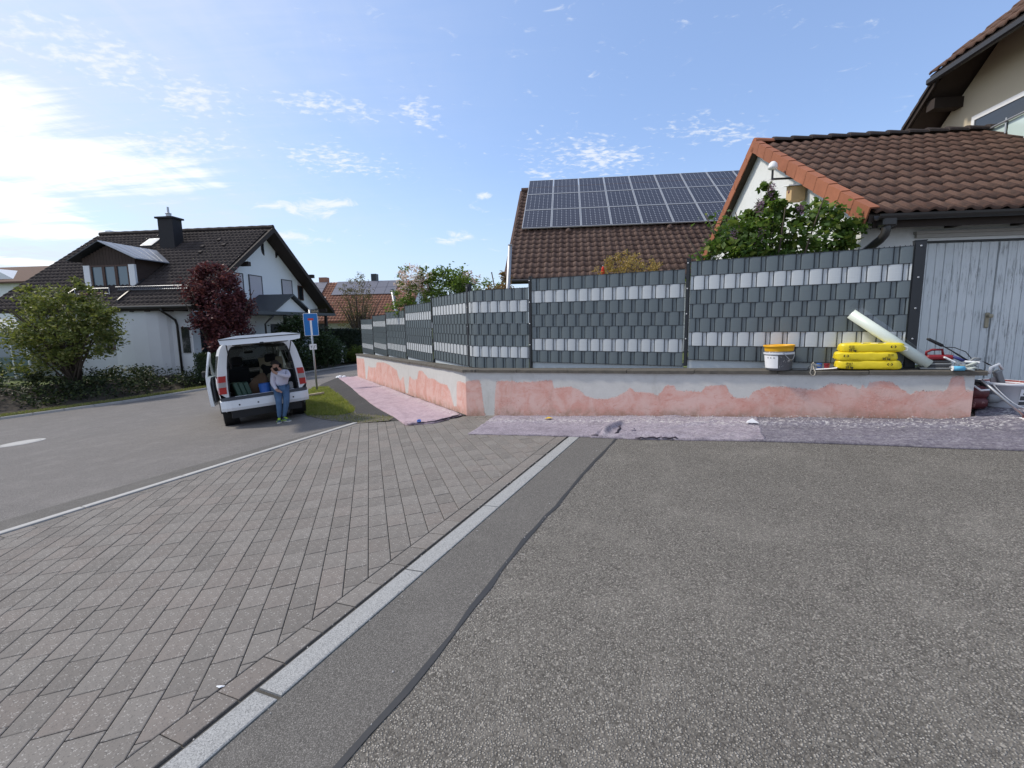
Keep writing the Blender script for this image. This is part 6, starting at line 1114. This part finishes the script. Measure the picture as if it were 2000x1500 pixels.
def scatter(nm, pts, smin, smax, mat, kind='stuff'):
    m_ = MB()
    for x, y, h in pts:
        s = random.uniform(smin, smax); a = random.uniform(0, 6.28); c_ = Vector(gp(x, y, h)); vs_ = [c_ + Vector((s * random.uniform(.6, 1.2) * math.cos(a + k * 1.57), s * random.uniform(.6, 1.2) * math.sin(a + k * 1.57), 0)) for k in range(4)]; m_.loft([[tuple(v) for v in vs_], [tuple(v.lerp(c_, .35) + Vector((0, 0, s * .7))) for v in vs_]], True, False, True)
    return tag(link(nm, make_mesh(nm, m_, mat)), kind=kind)
pts = []
for _ in range(420):
    u = random.random() ** .8; p = WC + (WR - WC) * (.2 + .8 * u); d = abs(random.gauss(.12, .22)) + .03; q = p - nR * d; pts.append((q.x, q.y, .032))
for _ in range(320):
    p = WC + (WL - WC) * random.random() ** 1.3; d = abs(random.gauss(.0, .10)) + .02; q = p - nL * d; pts.append((q.x, q.y, .022))
scatter('plaster_crumbs', pts, .003, .011, M['crumb'])
pts = [(*st(random.uniform(-3.4, 3), random.choice([random.gauss(.0, .02), random.gauss(-.47, .05), random.gauss(.17, .012), random.uniform(-3, 4)])), .004) for _ in range(240)]
scatter('grit', pts, .002, .0055, M['crumb'])
# small litter
m_ = MB(); m_.poly([gp(2.93, 5.74, .045), gp(3.05, 5.65, .045), gp(2.99, 5.71, .10)]); m_.poly([gp(2.93, 5.74, .045), gp(2.99, 5.71, .10), gp(2.97, 5.79, .05)]); solo('paper_scrap', m_, M['paper'], 'white folded triangle of paper standing on the sheets at the wall', 'paper scrap')
m_ = MB(); c0 = Vector(gp(-1.62, 7.93, .06)); m_.lathe([(.02, -.012), (.036, -.012), (.036, .012), (.02, .012), (.02, -.012)], 16, Matrix.Translation(c0) @ Matrix.Rotation(R(25), 4, 'X'), False, False); solo('tape_roll', m_, M['blue_plastic'], 'small blue tape roll on the rolled edge of the pink sheet', 'tape roll')
m_ = MB(); 
for k, (dx, dy, hh) in enumerate(((0, 0, .10), (.16, .05, .07), (-.12, .06, .08))): m_.lathe([(.11, 0), (.09, hh * .6), (.03, hh), (.005, hh)], 7, T(*gp(-7.75 + dx, 20.95 + dy, .02)))
solo('crumpled_paper', m_, M['paper'], 'crumpled white paper on the far end of the pink sheet', 'paper', smooth=False)
m_ = MB(); m_.poly([gp(.50, 7.22, .035), gp(.56, 7.16, .05), gp(.64, 7.20, .036), gp(.57, 7.27, .05)]); solo('fallen_leaf', m_, M['yellow_leaf'], 'single yellow leaf on the speckled mauve sheet', 'leaf')
m_ = MB(); c0 = gp(-1.36, 1.94, .004); m_.loft([[(c0[0] + .018 * math.cos(a) + .007 * math.sin(2 * a), c0[1] + .008 * math.sin(a), c0[2]) for a in [k * .785 for k in range(8)]], [(c0[0] + .010 * math.cos(a), c0[1] + .004 * math.sin(a), c0[2] + .003) for a in [k * .785 for k in range(8)]]]); solo('dropping', m_, M['paper'], 'small white blotch between two pavers near the granite kerb', 'blotch')
# ------------------------------------------------------------------ things on the coping
def ctop(x, y): f = ((Vector((x, y)) - WC).dot((WR - WC).normalized())) / (WR - WC).length; return cap_top('R', f) + .002
WX = Vector((.88, -.476, .028)).normalized(); WY = Vector((.476, .88, 0))
def cmx(x, y, h=0.): return frame((x, y, ctop(x, y) + h), WX, WY)
pb = cmx(3.50, 6.09); pail = thing('plaster_pail', 'grey splashed pail with an orange yellow tub set in its mouth', 'pail', pb)
m_ = MB(); m_.lathe([(.142, 0), (.15, .01), (.168, .225), (.172, .228), (.172, .245), (.16, .245), (.145, .02), (.01, .02)], 28); part('pail_body', m_, M['grey_pail'], pail, True)
m_ = MB(); m_.lathe([(.1695, .205), (.178, .208), (.178, .228), (.1735, .232)], 28, None, False, False); part('rim_band', m_, M['white_pail'], pail)
m_ = MB(); m_.lathe([(.158, .20), (.168, .27), (.172, .30), (.182, .302), (.184, .325), (.172, .325), (.166, .30), (.15, .22), (.01, .215)], 28); part('yellow_tub', m_, M['yellow_pail'], pail, True)
m_ = MB(); m_.grid(lambda u, v: ((.1545 + .0145 * v) * math.cos(R(186 + 80 * u)), (.1545 + .0145 * v) * math.sin(R(186 + 80 * u)), .03 + .165 * v), 8, 2); part('paper_label', m_, M['paper'], pail, True)
m_ = MB(); m_.tube([(.174 * math.cos(t), .174 * math.sin(t) - .006, .235 - .10 * math.sin(math.pi * i / 12)) for i, t in [(i, R(-75 + 75 * i / 12)) for i in range(13)]], .005, 6); part('wire_handle', m_, M['galv'], pail)
for i, dx in enumerate((-.055, -.025, .005)): m_ = MB(); a = R(222 + i * 14); m_.lathe([(.009, 0), (.009, .001)], 8, T(.1665 * math.cos(a), .1665 * math.sin(a), .165) @ Matrix.Rotation(a, 4, 'Z') @ Matrix.Rotation(R(90), 4, 'Y')); part('label_mark', m_, M['grey_plastic'], pail)
# three sacks
def sack_mesh(L_, W_2, H_2, seed):
    m2 = MB(); nu, nv = 40, 32
    def fn(u, v):
        x = (u - .5) * 2; a = v * 2 * math.pi; ca, sa = math.cos(a), math.sin(a); ex = 1 - abs(x) ** 12 * .35; e = .26; cy = math.copysign(abs(ca) ** e, ca); cz = math.copysign(abs(sa) ** (.34), sa); hz = H_2 * (1 - .30 * abs(x) ** 12); nn_ = noise.noise((u * 5 + seed, ca * 1.5, sa * 1.5)) * .007 + noise.noise((u * 14 + seed, ca * 3, sa * 3)) * .0035
        pin = 1 if abs(x) < .95 else 1 - (abs(x) - .95) * 5; return (x * L_ / 2 + .006 * math.sin(a * 2), cy * W_2 * ex * (.9 + .1 * pin) * (1 + nn_ * 3), (cz * hz * pin) * (1 if cz > 0 else .92) + nn_)
    m2.grid(fn, nu, nv); i0 = m2.add([fn(0, k / nv) for k in range(nv)]); m2.face(range(i0, i0 + nv)); i1 = m2.add([fn(1, k / nv) for k in range(nv)]); m2.face(list(range(i1, i1 + nv))[::-1]); return m2
words = ['topmost yellow sack with a white strip on its top, on the stack of three', 'middle yellow sack of the stack, pushed out to the left', 'bottom yellow sack of the stack, lying on the coping']
for k in range(3):
    sm_ = cmx(4.355 + (-.028 if k == 1 else 0.012 * k), 5.70 + (.015 if k == 1 else 0), .062 + (2 - k if False else k) * .103) ; i = 2 - k
    sk = thing('mortar_sack', words[i], 'sack', sm_ @ Matrix.Rotation(random.gauss(0, .012), 4, 'Z'), 'yellow sacks stacked on the wall'); part('sack_body', sack_mesh(.64 if k != 1 else .61, .145, .057, k * 7), M['yellow_sack'], sk, True); fy = -.1475; flip = 1 if k != 1 else -1
    rx = WORLD[sk] @ T(0, fy, 0) @ Matrix.Rotation(R(90), 4, 'X')
    text('25 kg', .034, M['print_black'], sk, rx @ T(-.19 * flip, -.026, .004), bold=.0012)
    if k == 0: text('Pe 11', .026, M['print_black'], sk, rx @ T(-.185, .024, .004), bold=.001)
    m2 = MB()
    for r in range(3): 
        for c in range(2): m2.box((-.215 * flip + c * .03 * 1 - .012, fy - .005, .006 + r * .010), (-.215 * flip + c * .03 + .012, fy - .0035, .012 + r * .010))
    m2.box((-.20 * flip - .02, fy - .005, -.008), (-.20 * flip + .03, fy - .0035, -.001)); part('print_lines', m2, M['print_olive'], sk)
    m2 = MB(); cx = .20 * flip
    for s_ in (1, -1): m2.prism([(cx + s_ * .020, fy - .0045, .026), (cx + s_ * .028, fy - .0045, .012), (cx + s_ * .020, fy - .0045, -.002), (cx + s_ * .010, fy - .0045, -.002), (cx + s_ * .010, fy - .0045, .004), (cx + s_ * .019, fy - .0045, .012), (cx + s_ * .010, fy - .0045, .020), (cx + s_ * .010, fy - .0045, .026)], (0, .001, 0))
    m2.box((cx - .004, fy - .0045, .009), (cx + .004, fy - .0035, .015)); part('print_mark', m2, M['print_black'], sk)
    m2 = MB(); m2.box((.14 * flip - .03 if flip < 0 else .13, fy - .0045, -.030), (.14 * flip + .06 if flip < 0 else .24, fy - .0035, -.027)); part('print_rule', m2, M['print_olive'], sk)
    if k == 2: m2 = MB(); m2.box((-.10, -.118, .0545), (.14, -.05, .0565)); part('white_strip', m2, M['paper'], sk); m2 = MB(); m2.box((-.09, -.121, .052), (-.02, -.112, .0585)); m2.box((.06, -.121, .052), (.11, -.112, .0585)); part('print_bar', m2, M['print_black'], sk); m2 = MB(); m2.tube([(.30, -.12, .02), (.335, -.13, .0), (.335, -.12, -.03), (.30, -.115, -.04)], .004, 6); part('strap_loop', m2, M['paper'], sk)
# plastic roll with loose film
ra, rb2 = Vector((4.86, 5.41, ctop(4.86, 5.41) + .055)), Vector((4.22, 5.845, .03)); roll = thing('plastic_roll', 'milky roll of clear plastic sheet leaning across the fence end', 'plastic roll', Matrix.Translation(ra))
m_ = MB(); m_.tube([ra, rb2], .062, 20); wpart('roll_body', m_, M['film_roll'], roll, True); dn = (rb2 - ra).normalized(); m_ = MB(); m_.tube([rb2 - dn * .002, rb2 + dn * .003], .03, 14); wpart('core', m_, M['paper'], roll)
upn = Vector((0, 0, 1)) - dn * dn.z; upn.normalize(); sdn = dn.cross(upn)
m_ = MB(); Lr = (rb2 - ra).length
m_.grid(lambda u, v: ra + dn * (Lr * (.10 + .97 * u)) + upn * (.045 + .085 * v * (.5 + .5 * u)) - sdn * (-.045 + .02 * math.sin(u * 7) * v), 14, 4); wpart('loose_film', m_, M['clear_film'], roll, True)
# trowel, pliers, paper with two small tubs
tr_ = thing('trowel', 'small grey steel trowel lying beside the plaster pail', 'trowel', cmx(3.76, 5.96, .004)); m_ = MB(); m_.prism([(-.13, -.04, 0), (.02, -.05, 0), (.05, 0, 0), (.02, .05, 0), (-.13, .04, 0)], (0, 0, .003)); part('blade', m_, M['grey_plastic'], tr_); m_ = MB(); m_.tube([(.03, 0, .004), (.06, 0, .05), (.09, -.01, .055), (.17, -.03, .05)], [.006, .007, .016, .014], 8); part('handle', m_, M['grey_plastic'], tr_, True)
rp = thing('rope_loop', 'small loop of pale rope hanging over the coping edge', 'rope', cmx(3.80, 5.86, .01)); m_ = MB(); m_.tube([(0, .05, .05), (-.01, .02, .06), (-.015, -.02, .01), (-.03, -.03, -.04), (-.01, -.035, -.075), (.02, -.035, -.07), (.03, -.03, -.03), (.01, -.02, .01), (.0, .03, .05)], .007, 8); part('cord', m_, M['rope'], rp, True); m_ = MB(); m_.tube([(-.01, .05, .045), (.01, .06, .08), (.025, .05, .05)], .012, 8); part('knot', m_, M['rope'], rp, True)
pp = cmx(3.93, 5.87, .004); m_ = MB(); m_.grid(lambda u, v: tuple(pp @ Vector(((u - .5) * .28 + .05 * v, (v - .5) * .17, .003 + .02 * u * u + .008 * math.sin(v * 5)))), 10, 6); solo('paper_sheet', m_, M['paper'], 'white sheet of paper on the coping between pail and sacks', 'paper', smooth=True)
for dx, dy, mt, lb_ in ((-.03, .04, M['blue_plastic'], 'small blue tub on the white paper sheet'), (.045, -.01, M['red_box'], 'small red tub on the white paper sheet')): m_ = MB(); m_.lathe([(.027, 0), (.03, .045), (.033, .046), (.033, .06), (.004, .062)], 14, pp @ T(dx, dy, .015)); solo('small_tub', m_, mt, lb_, 'tub', smooth=False)
# tool pile at the end of the wall
tk = cmx(4.95, 5.42, .002); case = thing('tool_crate', 'stack of dark plates with a red grab handle box on the wall end', 'tool box', tk)
for k in range(4): m_ = MB(); m_.box((-.15 + .012 * k, -.10 + .006 * k, .004 + k * .026), (.14 - .008 * k, .11, .024 + k * .026), Matrix.Rotation(R(-3 + 2 * k), 4, 'Z'), .004); part('plate', m_, M['van_grey'] if k % 2 else M['grey_plastic'], case)
m_ = MB(); m_.box((-.10, -.08, .112), (.14, .08, .165), None, .015); part('red_box', m_, M['red_box'], case); m_ = MB(); m_.tube([(-.09, 0, .16), (-.09, 0, .20), (-.04, 0, .225), (.05, 0, .225), (.06, 0, .16)], .014, 8); part('grab_handle', m_, M['red_box'], case, True)
sr = thing('paint_stirrer', 'long black handled steel stirring rod with wire bow across the tools', 'stirring rod', cmx(5.0, 5.35, .2)); Sw = lambda x, y, z: tuple(Vector((5.0, 5.35, -.615)) + WX * x + WY * y + Vector((0, 0, z)))
m_ = MB(); m_.tube([Sw(-.19, 0, .345), Sw(-.17, 0, .338), Sw(-.05, 0, .265), Sw(-.04, 0, .258)], [.010, .018, .018, .012], 10); wpart('handle', m_, M['van_black'], sr, True); m_ = MB(); m_.tube([Sw(-.05, 0, .265), Sw(.10, 0, .16), Sw(.24, 0, .05)], .006, 6); m_.tube([Sw(-.02, 0, .245), Sw(.06, .0, .24), Sw(.16, 0, .19), Sw(.21, 0, .12), Sw(.22, 0, .07)], .0045, 6); m_.tube([Sw(.0, 0, .235), Sw(.08, 0, .165), Sw(.15, .0, .11), Sw(.2, 0, .07)], .004, 6); wpart('wire_bow', m_, M['van_black'], sr)
def glovep(nm, label, mx, mat):
    t = thing(nm, label, 'glove', mx); m2 = MB(); m2.box((-.06, -.045, .0), (.05, .045, .035), None, .014); part('palm', m2, mat, t, True)
    for k in range(4): m2 = MB(); m2.tube([(.04, -.034 + k * .023, .02), (.085, -.04 + k * .026, .03), (.125 - .01 * abs(k - 1), -.042 + k * .028, .012)], [.013, .012, .009], 8); part('finger', m2, mat, t, True)
    m2 = MB(); m2.tube([(-.02, -.04, .02), (.02, -.075, .025), (.05, -.085, .015)], [.014, .012, .009], 8); part('thumb', m2, mat, t, True); return t
glovep('work_glove', 'grey white work glove lying on the wall end beside the tools', cmx(5.06, 5.20, .01) @ Matrix.Rotation(R(20), 4, 'Z') @ Matrix.Rotation(R(12), 4, 'X'), M['glove']); glovep('work_glove', 'second work glove leaning over the first at the coping corner', cmx(5.14, 5.18, .05) @ Matrix.Rotation(R(150), 4, 'Z') @ Matrix.Rotation(R(25), 4, 'Y'), M['glove'])
rl_ = thing('paint_roller', 'light blue paint roller with white end lying at the coping edge', 'paint roller', cmx(5.0, 5.17, .028)); m_ = MB(); m_.tube([(-.065, -.01, 0), (.035, .0, 0)], .026, 14); part('roller_sleeve', m_, M['cyan'], rl_, True); m_ = MB(); m_.tube([(-.072, -.011, 0), (-.066, -.01, 0)], .028, 14); part('roller_end', m_, M['white_paint'], rl_); m_ = MB(); m_.tube([(-.07, -.01, 0), (-.09, .01, .01), (-.03, .05, .05), (.06, .06, .07), (.16, .05, .06)], .005, 6); part('frame', m_, M['galv'], rl_); m_ = MB(); m_.tube([(.05, .06, .07), (.17, .05, .06)], .013, 8); part('handle', m_, M['white_paint'], rl_)
br = thing('flat_brush', 'pale wooden brush with long bristles propped up on the tool pile', 'brush', cmx(4.98, 5.24, .10) @ Matrix.Rotation(R(32), 4, 'Y')); m_ = MB(); m_.box((-.10, -.022, -.01), (.02, .022, .01), None, .008); part('handle', m_, M['white_paint'], br); m_ = MB(); m_.box((.02, -.032, -.012), (.05, .032, .012)); part('ferrule', m_, M['galv'], br); m_ = MB(); m_.box((.05, -.03, -.010), (.13, .03, .010)); part('bristles', m_, M['rope'], br)
kn = thing('spreader', 'navy handled spreader on the tools by the wall end', 'spreader', cmx(5.10, 5.27, .11) @ Matrix.Rotation(R(28), 4, 'Y')); m_ = MB(); m_.tube([(-.09, 0, 0), (.06, 0, 0)], [.016, .018], 10); part('handle', m_, M['navy'], kn, True); m_ = MB(); m_.box((.06, -.05, -.002), (.15, .05, .002)); part('blade', m_, M['steel'], kn)
gt = thing('grout_float', 'dark curved float at the outermost corner of the coping', 'float', cmx(5.19, 5.19, .0)); m_ = MB(); m_.grid(lambda u, v: ((u - .5) * .24, (v - .5) * .12, .10 * math.sin(u * 2.7) * .9 + .012), 12, 3); part('sheet', m_, M['van_grey'], gt, True); m_ = MB(); m_.tube([(-.06, 0, .09), (-.02, 0, .13), (.04, 0, .125)], .012, 8); part('handle', m_, M['grey_plastic'], gt, True)
# ------------------------------------------------------------------ beside the wall end
tbm = T(*gp(5.86, 5.48, .02)); tub = thing('mortar_tub', 'big white mortar tub crusted red inside standing before the garage doors', 'tub', tbm)
m_ = MB(); m_.lathe([(.185, 0), (.19, .01), (.225, .26), (.243, .262), (.243, .295), (.225, .295), (.215, .26)], 30, None, True, False); part('tub_body', m_, M['white_pail'], tub, True); m_ = MB(); m_.lathe([(.222, .293), (.20, .16), (.12, .13), (.01, .14)], 30, None, False, True); part('crust', m_, M['pail_inside'], tub, True)
m_ = MB(); m_.grid(lambda u, v: ((.198 + .0265 * v) * math.cos(R(258 + 42 * u)), (.198 + .0265 * v) * math.sin(R(258 + 42 * u)), .04 + .19 * v), 8, 2); part('tub_label', m_, M['paper'], tub); m_ = MB()
for z0, z1, a0, a1 in ((.195, .21, 268, 292), (.165, .185, 266, 296), (.10, .15, 260, 297), (.045, .085, 259, 290)): m_.grid(lambda u, v: ((.2 + .0265 * ((z0 + (z1 - z0) * v - .04) / .19)) * math.cos(R(a0 + (a1 - a0) * u)), (.2 + .0265 * ((z0 + (z1 - z0) * v - .04) / .19)) * math.sin(R(a0 + (a1 - a0) * u)), z0 + (z1 - z0) * v), 6, 1)
part('label_bars', m_, M['van_grey'], tub); m_ = MB(); m_.tube([(.246 * math.cos(t), .246 * math.sin(t), .27 - .255 * math.sin(math.pi * i / 14)) for i, t in [(i, R(200 + 150 * i / 14)) for i in range(15)]], .006, 6); part('wire_handle', m_, M['paper'], tub)
trw = thing('finishing_trowel', 'white handled trowel standing in the red mortar of the tub', 'trowel', tbm @ T(-.06, .02, .16)); m_ = MB(); m_.box((-.05, -.006, .0), (.05, .006, .20), Matrix.Rotation(R(-20), 4, 'Y')); part('blade', m_, M['steel'], trw); m_ = MB(); m_.tube([(-.13, 0, .22), (-.12, 0, .30), (-.03, 0, .34), (.02, 0, .28)], .016, 10); part('handle', m_, M['white_paint'], trw, True); m_ = MB(); m_.box((.03, -.03, .08), (.10, .03, .26), Matrix.Rotation(R(-24), 4, 'Y'), .008); part('spreader_edge', m_, M['grey_plastic'], trw)
mx_ = T(*gp(5.43, 5.42, .03)); mixr = thing('mixing_drill', 'red stained mixing drill lying between the wall end and the tub', 'mixing drill', mx_); m_ = MB(); m_.box((-.11, -.12, .02), (.10, .12, .16), None, .04); part('base_frame', m_, M['dark_red'], mixr, True); m_ = MB(); m_.tube([(-.10, -.02, .20), (.06, -.03, .20), (.10, -.03, .20)], [.085, .085, .06], 16); part('motor_housing', m_, M['dark_red'], mixr, True); m_ = MB(); m_.tube([(.10, -.06, .14), (.20, -.08, .135)], .05, 16); part('gear_head', m_, M['grey_plastic'], mixr, True); m_ = MB(); m_.tube([(-.10, .0, .27), (-.04, .0, .34), (.06, 0, .33), (.12, 0, .28)], .022, 10); part('handle', m_, M['van_black'], mixr, True); m_ = MB(); m_.tube([(.20, -.08, .135), (.34, -.12, .10)], .008, 8); part('shaft', m_, M['steel'], mixr); m_ = MB(); m_.tube([(-.08, -.06, .30), (-.02, -.1, .24), (.06, -.12, .25)], .012, 8); part('cable', m_, M['paper'], mixr, True)
bas = thing('red_bucket', 'round red stained bucket behind the mixing drill', 'bucket', T(*gp(5.55, 5.78, .02))); m_ = MB(); m_.lathe([(.13, 0), (.16, .30), (.172, .305), (.172, .33), (.155, .33), (.13, .12), (.01, .12)], 22); part('bucket_body', m_, M['dark_red'], bas, True); m_ = MB(); m_.tube([(.172 * math.cos(t), .172 * math.sin(t), .31 + .12 * math.sin(math.pi * i / 10)) for i, t in [(i, R(20 + 160 * i / 10)) for i in range(11)]], .006, 6); part('bail', m_, M['galv'], bas)
pole_a, pole_b = Vector((5.20, 5.12, -.72)), Vector((5.43, 4.86, -1.08)); ps = thing('pole_sander', 'grey pole with an orange head leaning against the end of the wall', 'pole sander', Matrix.Translation(pole_b)); m_ = MB(); m_.tube([pole_a, pole_b], .013, 10); wpart('pole', m_, M['galv'], ps, True); e = pole_b + (pole_b - pole_a).normalized() * .05; m_ = MB(); m_.tube([pole_b, e], .02, 10); wpart('joint', m_, M['dark_red'], ps); hm = frame(Vector(gp(5.50, 4.76, .045)), WX, WY); m_ = MB(); m_.lathe([(.10, -.012), (.11, 0), (.10, .02), (.03, .035), (.004, .036)], 20, hm); wpart('head_disc', m_, M['orange'], ps, True); m_ = MB(); m_.box((-.13, -.09, -.022), (.11, .09, -.013), hm); wpart('pad', m_, M['paper'], ps)
